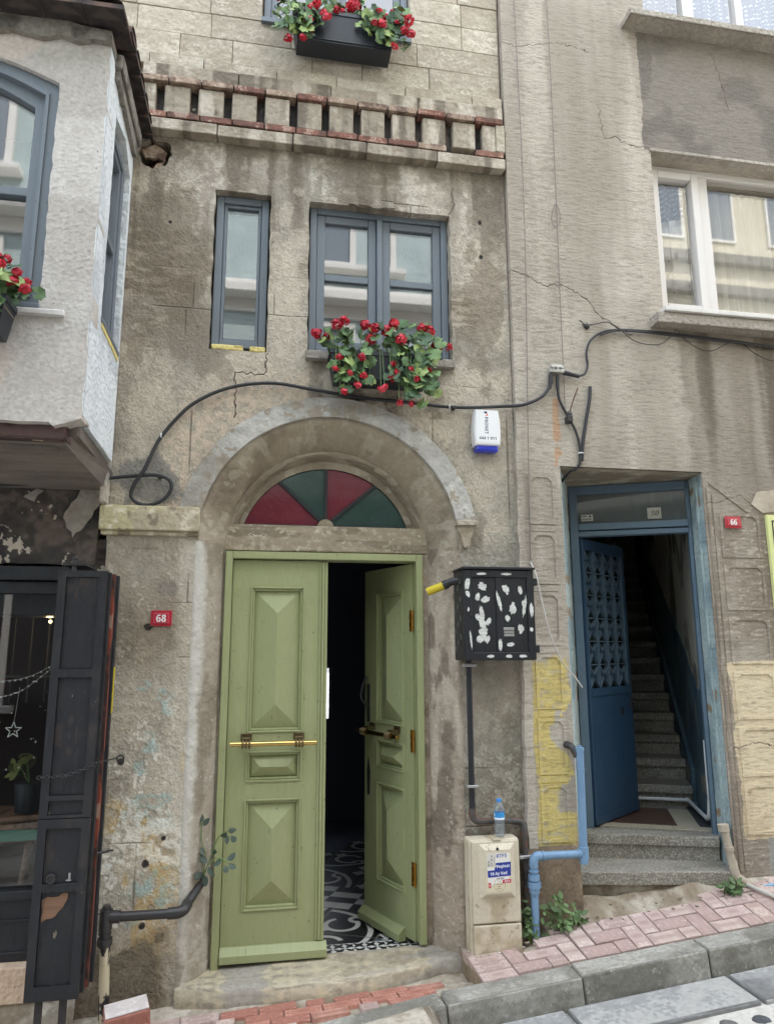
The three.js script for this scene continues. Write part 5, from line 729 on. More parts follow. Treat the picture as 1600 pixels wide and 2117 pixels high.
  const fr = PL('door_frame', [bb(-0.01, 0.05, 0, 2.455, -0.06, 0.03, 0.006), bb(0.822, 0.848, 0, 2.455, -0.06, 0.01, 0.004), bb(0.05, 0.822, 2.395, 2.455, -0.06, 0.03, 0.006), bb(0.05, 0.822, 2.115, 2.165, -0.06, 0.036, 0.006), bb(0.05, 0.822, 2.07, 2.108, -0.055, 0.022, 0.006)], M.blueFrame, flats);
  const tp = PL('transom_pane', bb(0.05, 0.822, 2.165, 2.395, -0.022, -0.016, 0), M.glassDusty, fr);
  // leaf with its grille, hinged on the left and pushed inward
  const DL = 0.73, dr = P('door', [slab(rect(0, DL, 0.02, 2.065), [rect(0.045, DL - 0.05, 0.955, 1.985)], -0.02, 0.02), bb(0.04, DL - 0.045, 0.9, 0.957, 0.02, 0.028, 0.003), bb(0.0, DL, 0.02, 0.07, 0.02, 0.026, 0.003), bb(0.0, 0.03, 0.02, 2.06, 0.02, 0.03, 0.004)], M.blue, flats, { local: true });
  { const h = Wd(0.045, -0.03); dr.position.set(h[0] - 4, 0.6, h[1]); dr.rotation.y = ang + 62 * Math.PI / 180; }
  const gx0 = 0.045, gx1 = DL - 0.05, gy0 = 0.955, gy1 = 1.985, nx = 4, ny = 6, cw = (gx1 - gx0) / nx, chh = (gy1 - gy0) / ny;
  P('frosted_pane', bb(gx0, gx1, gy0, gy1, -0.02, -0.016, 0), mat('dirty wired glass', { color: S(70, 84, 80), roughness: 0.25, transmission: 0.5, thickness: 0 }), dr, { local: true });
  for (let i = 0; i <= nx; i++) P('grille_bar', bb(gx0 + i * cw - 0.003, gx0 + i * cw + 0.003, gy0, gy1, -0.012, 0.022, 0.001), M.blueFrame, dr, { local: true });
  for (let j = 1; j < ny; j++) P('grille_bar', bb(gx0, gx1, gy0 + j * chh - 0.003, gy0 + j * chh + 0.003, -0.01, 0.016, 0.001), M.blueFrame, dr, { local: true });
  const cell = merged([bar([-cw / 2, -chh / 2, 0], [cw / 2, chh / 2, 0], 0.007, 0.03), bar([-cw / 2, chh / 2, 0.003], [cw / 2, -chh / 2, 0.003], 0.007, 0.024)]), ros = merged([bb(-0.012, 0.012, -0.03, 0.03, 0.018, 0.026, 0.003), ...[-0.014, 0, 0.014].map((d) => bb(-0.034, 0.028, d - 0.003, d + 0.003, 0.026, 0.033, 0.001)), new THREE.TorusGeometry(0.013, 0.004, 5, 10).translate(0, -0.035, 0.024)]);
  for (let i = 0; i < nx; i++) for (let j = 0; j < ny; j++) { const x = gx0 + (i + 0.5) * cw, y = gy0 + (j + 0.5) * chh; piece('grille_cross', cell, M.blueFrame, dr, [x, y, 0.004]); piece('rosette', ros, M.blue, dr, [x, y, 0.002], null, 0.72); }
  P('lock', [bb(DL - 0.04, DL - 0.01, 0.78, 0.86, 0.02, 0.034, 0.004), rod([DL - 0.025, 0.83, 0.03], [DL - 0.025, 0.83, 0.06], 0.012)], M.metalDark, dr, { local: true });
  P('letter_slot', bb(DL - 0.2, DL - 0.165, 0.74, 0.8, 0.018, 0.022, 0.001), M.metalDark, dr, { local: true });
  // steps
  const stepG = (pts, y0, y1) => { const g = new THREE.ExtrudeGeometry(shapeOf(pts.map((p) => [p[0], -p[1]])), { depth: y1 - y0, bevelEnabled: true, bevelThickness: 0.006, bevelSize: 0.006, bevelOffset: -0.006, bevelSegments: 2 }); g.rotateX(-Math.PI / 2); return g.translate(0, y0, 0); };
  P('step', stepG([[1.96, -0.12], [3.01, 0.07], [3.075, 0.05], [3.2, -0.5], [1.98, -0.9]], 0.385, 0.452), M.terrazzo, flats);
  P('step_riser', stepG([[1.965, -0.135], [3.02, 0.03], [3.1, -0.3], [1.97, -0.9]], -0.1, 0.384), M.concrete, flats);
  P('step', stepG([[2.05, -0.455], [3.062, -0.12], [3.12, -0.19], [2.33, -0.56], [2.12, -0.64]], 0.555, 0.607), M.terrazzo, flats);
  P('step_riser', stepG([[2.05, -0.47], [3.07, -0.14], [3.25, -0.6], [2.2, -1.1]], 0.45, 0.554), M.terrazzo, flats);
  // hall behind: landing tiles, stair flight, walls
  const HW = 0.9;
  const tileM = [mat('pale landing tile', { color: S(176, 166, 144), roughness: 0.5 }), mat('brown landing tile', { color: S(84, 62, 50), roughness: 0.45 }), mat('dark landing tile', { color: S(62, 62, 64), roughness: 0.5 })];
  PL('landing', bb(-0.1, HW + 0.1, -0.1, 0.004, -1.0, 0.02, 0), M.terrazzo, flats);
  for (let i = 0; i < 6; i++) PL('floor_tile', bb(0.02 + i * 0.142, 0.16 + i * 0.142, 0.0045, 0.012, -0.2, -0.1, 0.002), tileM[0], flats);
  PL('floor_tile', bb(0.02, 0.62, 0.0045, 0.012, -0.78, -0.205, 0.002), tileM[1], flats);
  for (let i = 0; i < 4; i++) PL('floor_tile', bb(0.625, 0.77, 0.0045, 0.012, -0.345 - i * 0.144, -0.205 - i * 0.144, 0.002), tileM[0], flats);
  PL('floor_tile', bb(0.775, 0.875, 0.0045, 0.012, -0.9, -0.205, 0.002), tileM[2], flats);
  for (let k = 0; k < 14; k++) { const y = 0.165 * (k + 1), z = -0.95 - k * 0.27; PL('stair_tread', bb(-0.12, HW - 0.06, y - 0.065, y, z - 0.29, z + 0.03, 0.006), M.terrazzo, flats, { ouv: [k * 0.4, k * 0.3] }); PL('stair_riser', bb(-0.12, HW - 0.065, y - 0.166, y - 0.0655, z - 0.28, z, 0), M.terrazzo, flats, { ouv: [k * 0.3, k * 0.7] }); }
  PL('stair_string', slab([[1.0, 0.02], [0.95, 0.0], [0.95 + 13 * 0.27, 13 * 0.165], [1.0 + 13 * 0.27, 13 * 0.165 + 0.28], [0.93, 0.28]], null, 0, 0.05).rotateY(Math.PI / 2).translate(HW - 0.058, 0, 0), M.hallLow, flats);
  PL('hall_wall', [slab([[0.06, -0.1], [4.8, -0.1], [4.8, 3.0], [1.0, 1.25], [0.5, 0.93], [0.06, 1.0]], null, 0, 0.05).rotateY(Math.PI / 2).translate(HW - 0.03, 0, 0)], M.hallLow, flats);
  PL('hall_wall', [slab([[0.06, 0.9], [0.5, 0.83], [1.0, 1.15], [4.8, 2.9], [4.8, 4.6], [0.06, 4.6]], null, 0, 0.05).rotateY(Math.PI / 2).translate(HW - 0.024, 0, 0), bb(-0.16, -0.1, -0.1, 4.6, -4.8, -0.07, 0), bb(-0.1, HW, -0.1, 4.6, -4.9, -4.8, 0), bb(-0.16, HW + 0.1, 4.55, 4.6, -4.8, -0.07, 0), bb(-0.16, HW + 0.1, 2.46, 4.6, -0.14, -0.07, 0)], M.hallUp, flats);
  const wp = thing('water_pipe', 'white water pipe along the foot of the stairs inside the blue doorway', 'pipe', [2.9, 0.65, -0.8]);
  const W3 = (lx, y, lz) => { const p = Wd(lx, lz); return [p[0], y, p[1]]; };
  P('pipe', [rod(W3(0.0, 0.655, -0.925), W3(0.79, 0.655, -0.925), 0.014), rod(W3(0.8, 0.655, -0.92), W3(0.835, 0.65, -0.3), 0.014), tube([W3(0.835, 0.65, -0.3), W3(0.845, 0.68, -0.25), W3(0.85, 0.8, -0.2)], 0.018, 14, 8), rod(W3(0.85, 0.8, -0.2), W3(0.85, 1.2, -0.2), 0.016)], M.white, wp); P('elbow', new THREE.SphereGeometry(0.02, 10, 8).translate(...W3(0.797, 0.655, -0.925)), M.white, wp);
}
{ // drain pipe at the right foot of the doorway
  const dp = thing('drain_pipe', 'grey white drain pipe stub at the right foot of the blue doorway', 'pipe', [3.03, 0.5, 0.09]);
  P('pipe', [rod([3.005, 0.7, 0.03], [3.02, 0.5, 0.06], 0.026), tube([[3.02, 0.52, 0.06], [3.03, 0.43, 0.08], [3.07, 0.4, 0.09], [3.085, 0.33, 0.1]], 0.028, 20, 9)], M.band, dp); P('collar', [rod([3.003, 0.69, 0.028], [3.0, 0.73, 0.026], 0.036), rod([3.012, 0.6, 0.05], [3.015, 0.575, 0.052], 0.031)], M.band, dp);
  const hp = thing('hose_pipe', 'thin white pipe lying from the wall foot across the brick pavement', 'pipe', [3.15, 0.36, 0.2]);
  P('pipe', rod([3.07, paveY(3.07, 0.12) + 0.03, 0.12], [3.16, paveY(3.16, 0.33) + 0.03, 0.33], 0.012), M.hose, hp); P('cement', new THREE.SphereGeometry(0.06, 10, 6).scale(1.3, 0.4, 1).translate(3.22, paveY(3.2, 0.34) + 0.012, 0.35), M.ledge, hp);
}
const ys = thing('sign_board', 'pale yellow sign board with a black border at the right edge of the picture', 'sign', [3.8, 2.3, 0.06]);
P('board', bb(3.512, 4.2, 1.7, 2.765, 0.047, 0.075, 0.004), mat('yellow sign paint', { color: S(212, 216, 150), roughness: 0.5 }), ys); P('border', frameBars(3.545, 4.16, 1.74, 2.725, 0.01, 0.0751, 0.0775, 0.001), M.black, ys); P('lettering', [bb(3.58, 3.6, 2.45, 2.68, 0.0751, 0.078, 0.001), bb(3.6, 3.68, 2.655, 2.68, 0.0751, 0.078, 0.001)], M.black, ys);

// ------------------------------------------------------------------ houses across the street (seen in the window glass)
{
  reseed(700);
  const Z = 6.5, tealW = surf('teal stucco', 384, 1.6, noisy([190, 206, 206], 10, 40), 0.01), creamW = surf('cream stucco', 384, 1.6, noisy([218, 212, 190], 10, 40), 0.01), wh = mat('white moulding', { color: S(236, 234, 228), roughness: 0.6 }), gr = mat('grey band', { color: S(120, 118, 112), roughness: 0.8 });
  const skyGlass = mat('house glass', { color: S(120, 130, 138), roughness: 0.06, clearcoat: 1, clearcoatRoughness: 0.05 });
  const t = thing('teal_house', 'teal house with white mouldings across the street, seen only in window reflections', 'house', [-2, 0, Z]);
  P('wall', bb(-9, 3.3, -2, 9.9, Z, Z + 0.3, 0), tealW, t); P('roof', bb(-9.2, 3.4, 9.9, 10.1, Z - 0.35, Z + 5, 0.02), gr, t); P('rear_wall', bb(-9, 3.3, -2, 9.9, Z + 4.8, Z + 5, 0), tealW, t);
  for (const y of [7.5, 4.2]) P('string_course', [bb(-9, 3.3, y, y + 0.16, Z - 0.32, Z, 0.02), bb(-9, 3.3, y + 0.16, y + 0.32, Z - 0.12, Z, 0.03), bb(-9, 3.3, y - 0.22, y, Z - 0.06, Z, 0.01)], y > 5 ? wh : gr, t);
  for (const x of [-6.8, -3.75, 1.15, 2.0]) for (const [y0, y1] of [[8.3, 9.75], [5.0, 7.1], [1.2, 3.6]]) { const w = x > 1.5 ? 0.2 : 0.5; const f = P('window', [...frameBars(x - w / 2 - 0.1, x + w / 2 + 0.1, y0 - 0.1, y1 + 0.1, 0.1, Z - 0.08, Z - 0.001, 0.01), bb(x - w / 2 - 0.25, x + w / 2 + 0.25, y0 - 0.2, y0 - 0.1, Z - 0.22, Z - 0.001, 0.015)], wh, t); P('pane', bb(x - w / 2, x + w / 2, y0, y1, Z - 0.02, Z - 0.012, 0), skyGlass, f); }
  P('shop_front', [bb(-9, 3.29, -2, 3.9, Z - 0.05, Z - 0.001, 0)], mat('dark shop front paint', { color: S(64, 66, 70), roughness: 0.6 }), t);
  const c = thing('cream_house', 'cream house with dark bands across the street, seen only in window reflections', 'house', [9, 0, Z]);
  P('wall', bb(3.32, 15, -1, 11.6, Z + 0.02, Z + 0.3, 0), creamW, c); P('roof', bb(3.32, 15.2, 11.6, 11.8, Z - 0.25, Z + 5, 0.02), gr, c); P('rear_wall', bb(3.3, 15, -1, 11.6, Z + 4.8, Z + 5, 0), creamW, c);
  for (const y of [9.0, 8.35, 5.6, 4.9]) P('string_course', bb(3.32, 15, y, y + 0.2, Z - 0.14, Z + 0.02, 0.01), gr, c);
  P('shop_front', bb(3.33, 15, -1, 3.9, Z - 0.05, Z + 0.019, 0), mat('dark brown shop front', { color: S(74, 66, 60), roughness: 0.6 }), c);
  for (const x of [4.6, 6.1, 7.5, 8.6, 9.9, 11.5]) for (const [y0, y1] of [[9.5, 10.75], [6.0, 7.6], [2.2, 4.2]]) { const f = P('window', frameBars(x - 0.3, x + 0.3, y0, y1, 0.05, Z - 0.02, Z + 0.019, 0.005), wh, c); P('pane', bb(x - 0.25, x + 0.25, y0 + 0.05, y1 - 0.05, Z - 0.002, Z + 0.012, 0), skyGlass, f); }
}

// ------------------------------------------------------------------ cables and fittings on the walls
{
  const c1 = thing('black_cable', 'thick black cable looping over the arch and hanging in a ring at the left', 'cable', [0.4, 3.4, 0.03]);
  const run = [[-2.9, 2.72, 0.06], [-1.5, 2.795, 0.06], [-1.1, 2.83, 0.05], [-0.743, 2.884, 0.035], [-0.602, 2.892, 0.035], [-0.535, 2.86, 0.035], [-0.53, 2.8, 0.035], [-0.58, 2.735, 0.035], [-0.677, 2.704, 0.04], [-0.755, 2.745, 0.045], [-0.745, 2.82, 0.05], [-0.69, 2.92, 0.05], [-0.615, 3.117, 0.035], [-0.52, 3.26, 0.03], [-0.423, 3.364, 0.03], [-0.219, 3.479, 0.03], [0.053, 3.532, 0.03], [0.334, 3.504, 0.03], [0.62, 3.469, 0.03], [0.912, 3.458, 0.03], [1.276, 3.44, 0.03], [1.6, 3.462, 0.04], [1.756, 3.475, 0.07], [1.9, 3.554, 0.07], [1.958, 3.65, 0.075]];
  P('sheath', [tube(run, 0.0115, 220, 8)], M.rubber, c1); for (const [x, y] of [[-0.6, 3.145], [1.24, 3.44]]) P('cable_tie', new THREE.TorusGeometry(0.014, 0.004, 6, 12).rotateY(1.2).translate(x, y, 0.035), M.white, c1);
  for (const [x, y] of [[0.62, 3.47], [1.27, 3.443], [-0.6, 2.894]]) P('wall_clip', bb(x - 0.012, x + 0.012, y - 0.018, y + 0.006, 0, 0.045, 0.004), M.rubber, c1);
  const cn = thing('cable_connector', 'bolted metal cable connector on the beige wall above the blue doorway', 'connector', [1.985, 3.72, 0.07]);
  P('clamp', [bb(1.94, 2.045, 3.71, 3.74, 0.05, 0.1, 0.008), bb(1.95, 2.035, 3.742, 3.77, 0.055, 0.095, 0.008)], M.zinc, cn); for (const x of [1.955, 1.985, 2.02]) P('bolt', new THREE.CylinderGeometry(0.011, 0.011, 0.03, 6).rotateX(1.57).translate(x, 3.745, 0.105), M.zinc, cn);
  for (const r of [rod([1.955, 3.7, 0.075], [1.94, 3.6, 0.075], 0.017, 0.012), rod([2.045, 3.722, 0.075], [2.16, 3.7, 0.075], 0.018, 0.013), rod([2.0, 3.7, 0.075], [2.0, 3.6, 0.07], 0.012)]) P('boot', r, M.rubber, cn);
  const c2 = thing('supply_cable', 'black cable pair rising from the connector and running right under the window ledge', 'cable', [2.8, 4, 0.07]);
  const r2 = [[2.13, 3.7, 0.075], [2.2, 3.72, 0.07], [2.232, 3.78, 0.065], [2.23, 3.88, 0.065], [2.26, 3.97, 0.065], [2.34, 4.04, 0.065], [2.46, 4.075, 0.065], [2.944, 4.082, 0.065], [3.35, 4.065, 0.065], [3.8, 4.04, 0.065], [5.5, 3.98, 0.065]];
  P('sheath', [tube(r2, 0.0085, 140, 8), tube(r2.slice(5).map((p, i) => [p[0], p[1] - 0.016 + 0.006 * Math.sin(i * 2), p[2] + 0.008]), 0.007, 100, 7)], M.rubber, c2);
  const c3 = thing('loose_wire', 'thin loose wire twisted round the cable under the right window', 'wire', [2.9, 4, 0.08]);
  P('wire', tube([[2.22, 4.1, 0.05], [2.31, 4.11, 0.06], [2.4, 4.125, 0.075], [2.47, 4.085, 0.085], [2.6, 3.99, 0.085], [2.78, 3.98, 0.085], [2.86, 4.03, 0.085], [2.93, 4.1, 0.085], [2.98, 4.07, 0.06], [3.1, 3.98, 0.07], [3.2, 3.965, 0.08], [3.33, 4.03, 0.085], [3.45, 4.06, 0.06], [3.55, 3.98, 0.07], [3.68, 3.93, 0.07], [3.9, 3.96, 0.07]], 0.0035, 160, 6), M.rubber, c3); P('hook', [new THREE.SphereGeometry(0.022, 8, 6).translate(2.25, 4.09, 0.055), rod([2.25, 4.09, 0.05], [2.19, 4.125, 0.07], 0.004)], M.metalDark, c3);
  const c4 = thing('drop_cable', 'black cable dropping from the connector into the top of the blue doorway', 'cable', [2.1, 3.3, 0.07]);
  P('sheath', [tube([[2.0, 3.61, 0.07], [2.01, 3.53, 0.065], [2.06, 3.42, 0.065], [2.12, 3.3, 0.065], [2.143, 3.16, 0.065], [2.13, 3.06, 0.05], [2.085, 3.03, 0.0], [2.07, 2.98, -0.12]], 0.0095, 70, 8)], M.rubber, c4); P('cable_tie', new THREE.TorusGeometry(0.015, 0.004, 6, 12).rotateX(1.5).translate(2.146, 3.15, 0.065), M.white, c4);
  const c5 = thing('cable_stub', 'cut end of thick black cable standing up beside the drop cable', 'cable', [2.2, 3.4, 0.06]);
  P('sheath', [tube([[2.245, 3.635, 0.062], [2.235, 3.55, 0.065], [2.2, 3.38, 0.06], [2.165, 3.2, 0.06], [2.155, 3.1, 0.058]], 0.0125, 40, 8)], M.rubber, c5);
  const s1 = thing('hanging_string', 'left one of two thin strings hanging down the beige wall', 'string', [1.8, 4.5, 0.06]); P('strand', tube([[1.806, 7.0, 0.058], [1.812, 6.2, 0.058], [1.818, 5.28, 0.058], [1.81, 4.5, 0.058], [1.781, 3.5, 0.06], [1.765, 2.8, 0.06], [1.755, 2.38, 0.06]], 0.0028, 80, 5), M.wire, s1);
  const s2 = thing('knotted_string', 'right one of two thin strings on the beige wall, knotted in a loop', 'string', [2.07, 5, 0.06]); P('strand', [tube([[2.07, 7.0, 0.058], [2.076, 6.4, 0.058], [2.07, 5.4, 0.058], [2.066, 4.95, 0.058], [2.058, 4.3, 0.058], [2.054, 3.72, 0.06], [2.05, 3.42, 0.06]], 0.0028, 80, 5), tube([[2.072, 5.05, 0.058], [2.04, 4.98, 0.058], [2.025, 4.9, 0.058], [2.05, 4.84, 0.058], [2.085, 4.88, 0.06], [2.085, 4.98, 0.06], [2.066, 5.03, 0.06]], 0.0026, 40, 5, true)], M.wire, s2);
  const tg = thing('wall_twig', 'dry twig sticking out of an iron bracket above the blue doorway', 'twig', [2.07, 3.4, 0.06]); P('bracket', [bb(2.05, 2.09, 3.36, 3.41, 0.04, 0.1, 0.008), new THREE.SphereGeometry(0.022, 8, 6).translate(2.07, 3.42, 0.08)], M.metalDark, tg); P('twig', tube([[2.07, 3.42, 0.08], [2.09, 3.5, 0.1], [2.125, 3.6, 0.12]], 0.005, 20, 5), M.rawWood, tg);
  const c6 = thing('white_wire', 'thin wire sagging from the black cabinet to the blue door frame', 'wire', [1.8, 2, 0.1]); P('wire', tube([[1.755, 2.4, 0.06], [1.735, 2.3, 0.2], [1.75, 2.15, 0.23], [1.82, 1.9, 0.2], [1.92, 1.75, 0.13], [2.02, 1.66, 0.08], [2.07, 1.6, 0.06]], 0.0045, 60, 6), M.whiteWire, c6);
}
{ // alarm siren
  const s = thing('alarm_siren', 'white wall alarm siren box with a blue lens at its foot', 'alarm', [1.482, 3.27, 0]);
  const sh = (k, y0, y1) => { const p = []; for (let i = 0; i <= 12; i++) { const t = i / 12, y = y0 + (y1 - y0) * t, u = (y - 3.272) / 0.145; p.push([1.482 + k * (0.094 - 0.014 * u * u), y]); } const q = p.slice().reverse().map(([x, y]) => [2 * 1.482 - x, y]); return [...p, ...q]; };
  const ex = (pts, d, z0) => new THREE.ExtrudeGeometry(shapeOf(pts), { depth: d, bevelEnabled: true, bevelThickness: 0.018, bevelSize: 0.014, bevelOffset: -0.014, bevelSegments: 4 }).translate(0, 0, z0);
  P('case', ex(sh(1, 3.168, 3.417), 0.05, 0.02), M.white, s); P('lens', [bb(1.404, 1.56, 3.128, 3.19, 0.004, 0.078, 0.016)], M.siren, s);
  const face = canvasTex(300, 440, (c, w, h) => { c.fillStyle = '#e9e9e9'; c.fillRect(0, 0, w, h); c.save(); c.translate(138, 92); c.rotate(Math.PI / 2); c.fillStyle = '#1d2a52'; c.font = 'bold 62px sans-serif'; c.textBaseline = 'middle'; c.fillText('PRONET', 0, 2); c.restore(); c.fillStyle = '#1d2a52'; c.beginPath(); c.moveTo(96, 26); c.lineTo(146, 18); c.lineTo(150, 44); c.lineTo(128, 52); c.closePath(); c.fill(); c.fillStyle = '#e2573a'; c.beginPath(); c.arc(140, 62, 20, -1.3, 2.6); c.lineTo(140, 62); c.fill(); c.fillStyle = '#e9e9e9'; c.beginPath(); c.arc(138, 60, 8, 0, 7); c.fill(); c.fillStyle = '#1b2030'; c.font = 'bold 56px sans-serif'; c.fillText('444 1 911', 30, 408); });
  P('print', card(0.15, 0.22, 0.001).translate(1.482, 3.302, 0.0885), mat('siren print', { map: face, roughness: 0.3 }), s, { keepUV: true });
}
function numberPlate(name, label, digits, x0, x1, y0, y1, z, grp) {
  const t = thing(name, label, 'number plate', [(x0 + x1) / 2, (y0 + y1) / 2, z]); const cx = (x0 + x1) / 2, cy = (y0 + y1) / 2, w = x1 - x0, h = y1 - y0;
  P('plate', [bb(x0, x1, y0, y1, z, z + 0.004, 0.002), bb(x0 + 0.014, x1 - 0.014, y0 + 0.014, y1 - 0.014, z + 0.002, z + 0.01, 0.005)], M.plate, t);
  P('digits', text(digits, h * 0.46, 0.003, cx, cy, z + 0.0095, 0.92), M.whitePaint, t); P('rim', frameBars(x0 + 0.018, x1 - 0.018, y0 + 0.018, y1 - 0.018, 0.0025, z + 0.0085, z + 0.0112, 0.0006), mat('pink worn edge', { color: S(208, 96, 108), roughness: 0.4 }), t); return t;
}
const hp68 = numberPlate('number_plate', 'red house number plate 68 left of the green door', '68', -0.607, -0.487, 1.982, 2.075, 0.004);
P('fixing_stain', [bb(-0.615, -0.592, 1.976, 1.988, 0.002, 0.011, 0.003)], M.metalDark, hp68);
numberPlate('number_plate', 'red house number plate 66 right of the blue doorway', '66', 3.19, 3.317, 2.664, 2.747, 0.058);
{ // paper plates in the transom
  const ang = -24.4 * Math.PI / 180; const W = (lx, lz) => [2.33 + lx * Math.cos(ang) + lz * Math.sin(ang), -0.545 - lx * Math.sin(ang) + lz * Math.cos(ang)];
  const put = (name, label, cat, lx, y, w, h, tex, col) => { const p = W(lx, -0.013), t = thing(name, label, cat, [p[0], y, p[1]]); t.rotation.y = ang; P('backing', bb(-w / 2, w / 2, -h / 2, h / 2, 0, 0.004, 0.001), mat('plate back', { color: S(...col), roughness: 0.5 }), t, { local: true }); P('print', card(w * 0.97, h * 0.95, 0.0008).translate(0, 0, 0.0049), mat('printed card', { map: tex, roughness: 0.5 }), t, { local: true, keepUV: true }); return t; };
  put('flat_number', 'small framed number 50 standing in the transom window above the blue door', 'number plate', 0.6, 2.828, 0.1, 0.088, canvasTex(180, 160, (c) => { c.fillStyle = '#b5b1a6'; c.fillRect(0, 0, 180, 160); c.fillStyle = '#2a2a2a'; c.font = 'italic bold 98px serif'; c.fillText('50', 36, 114); }), [70, 66, 60]);
  put('sticker', 'tiny printed meter sticker in the left corner of the transom window', 'sticker', 0.12, 2.815, 0.088, 0.05, canvasTex(170, 96, (c) => { c.fillStyle = '#c9c6bd'; c.fillRect(0, 0, 170, 96); c.fillStyle = '#222'; c.font = 'bold 36px sans-serif'; c.fillText('0836500', 10, 84); c.fillRect(12, 16, 70, 14); c.beginPath(); c.arc(128, 26, 16, 0, 7); c.fill(); }), [190, 186, 176]);
}
{ // black gas meter cabinet with patchy white repainting
  const g = thing('meter_cabinet', 'black steel gas meter cabinet with white brushed paint blotches', 'cabinet', [1.47, 1.77, 0]);
  P('body', [bb(1.247, 1.7, 1.775, 2.325, 0.012, 0.225, 0.006), bb(1.24, 1.705, 2.326, 2.342, 0.01, 0.26, 0.004)], M.black, g);
  const door = P('door', [...frameBars(1.25, 1.697, 1.778, 2.322, 0.045, 0.2255, 0.248, 0.004), bb(1.296, 1.45, 1.824, 2.276, 0.2255, 0.239, 0.002), bb(1.49, 1.651, 1.824, 2.276, 0.2255, 0.239, 0.002), bb(1.4505, 1.4895, 1.824, 2.276, 0.2255, 0.245, 0.002)], M.black, g);
  reseed(515);
  const wp = surf('brushed off-white paint', 128, 0.3, (x, y, o) => { const n = fbm(x * 30, y * 160, 3); o[0] = 206 + n * 34; o[1] = 206 + n * 34; o[2] = 200 + n * 34; }, 0, { roughness: 0.55 }), blot = (x, y, w, h, z, r = 0.4) => { const pts = [], n = 46, q = rnd(0, 50), sk = rnd(-0.5, 0.5), sq = rnd(0.6, 1); for (let i = 0; i < n; i++) { const a = i / n * 6.283, c = Math.cos(a), d = Math.sin(a), p = Math.pow(Math.pow(Math.abs(c), 2 / sq) + Math.pow(Math.abs(d), 2 / sq), -sq / 2), k = p * (1 - r * 0.7 * (0.5 + 0.5 * vn(c * 2.2 + q, d * 2.2)) - 0.34 * rnd() * (Math.abs(d) > 0.5 ? 1 : 0.35)); pts.push([x + w * k * c + sk * h * k * d * 0.5, y + h * k * d]); } return slab(pts, null, z, z + 0.0012); };
  const z = 0.2392; const list = [[1.367, 2.22, .026, .026], [1.335, 2.158, .014, .024], [1.383, 2.142, .026, .022], [1.358, 2.06, .013, .055], [1.36, 2.0, .018, .05], [1.363, 1.945, .026, .03], [1.33, 2.035, .014, .02], [1.402, 2.01, .013, .025], [1.388, 2.0, .014, .016], [1.343, 1.9, .02, .024], [1.388, 1.9, .016, .025], [1.366, 1.92, .014, .028], [1.515, 2.205, .02, .034], [1.61, 2.2, .013, .03], [1.556, 2.09, .022, .04], [1.522, 2.028, .015, .022], [1.604, 1.965, .019, .03], [1.535, 1.87, .024, .014], [1.634, 2.1, .01, .07], [1.63, 2.12, .013, .025]];
  list.forEach(([x, y, w, h]) => P('paint_blotch', blot(x, y, w * 1.25, h * 1.2, z + rnd(0, 0.0009)), wp, door));
  for (const [x, y, w, h] of [[1.268, 2.235, .018, .045], [1.27, 2.175, .015, .025], [1.272, 2.08, .007, .016], [1.283, 1.9, .007, .07], [1.675, 2.08, .014, .055], [1.67, 1.96, .012, .016], [1.36, 2.298, .038, .01], [1.52, 2.298, .04, .01], [1.405, 1.8, .026, .012], [1.52, 1.8, .022, .012], [1.61, 1.8, .03, .012], [1.469, 2.13, .013, .085], [1.469, 1.87, .014, .045]]) P('paint_blotch', blot(x, y, w, h, h > 0.06 && x > 1.45 && x < 1.5 || x > 1.45 && x < 1.49 ? 0.2452 : 0.2483, 0.25), wp, door);
  P('label_plate', [bb(1.493, 1.56, 1.955, 1.972, z, z + 0.006, 0.002), bb(1.495, 1.56, 1.918, 1.93, z, z + 0.004, 0.002), bb(1.495, 1.56, 1.935, 1.952, z, z + 0.002, 0.0008)], M.zinc, door);
  for (const y of [2.23, 1.82]) P('hinge', bb(1.692, 1.719, y, y + 0.045, 0.2, 0.25, 0.003), M.black, g); P('lock', [new THREE.CylinderGeometry(0.009, 0.009, 0.012, 12).rotateX(1.57).translate(1.29, 2.05, 0.25)], M.metalDark, g);
  for (let i = 0; i < 12; i++) { const y = 1.84 + i * 0.038, zz = 0.05 + (i % 3) * 0.055; const o = new THREE.TorusGeometry(0.012, 0.0022, 5, 10); o.scale(0.7, 1.4, 1); P('side_scribble', o.rotateY(-Math.PI / 2).translate(1.2465, y, zz), mat('grey green scribble', { color: S(96, 104, 92), roughness: 0.6 }), g); }
}
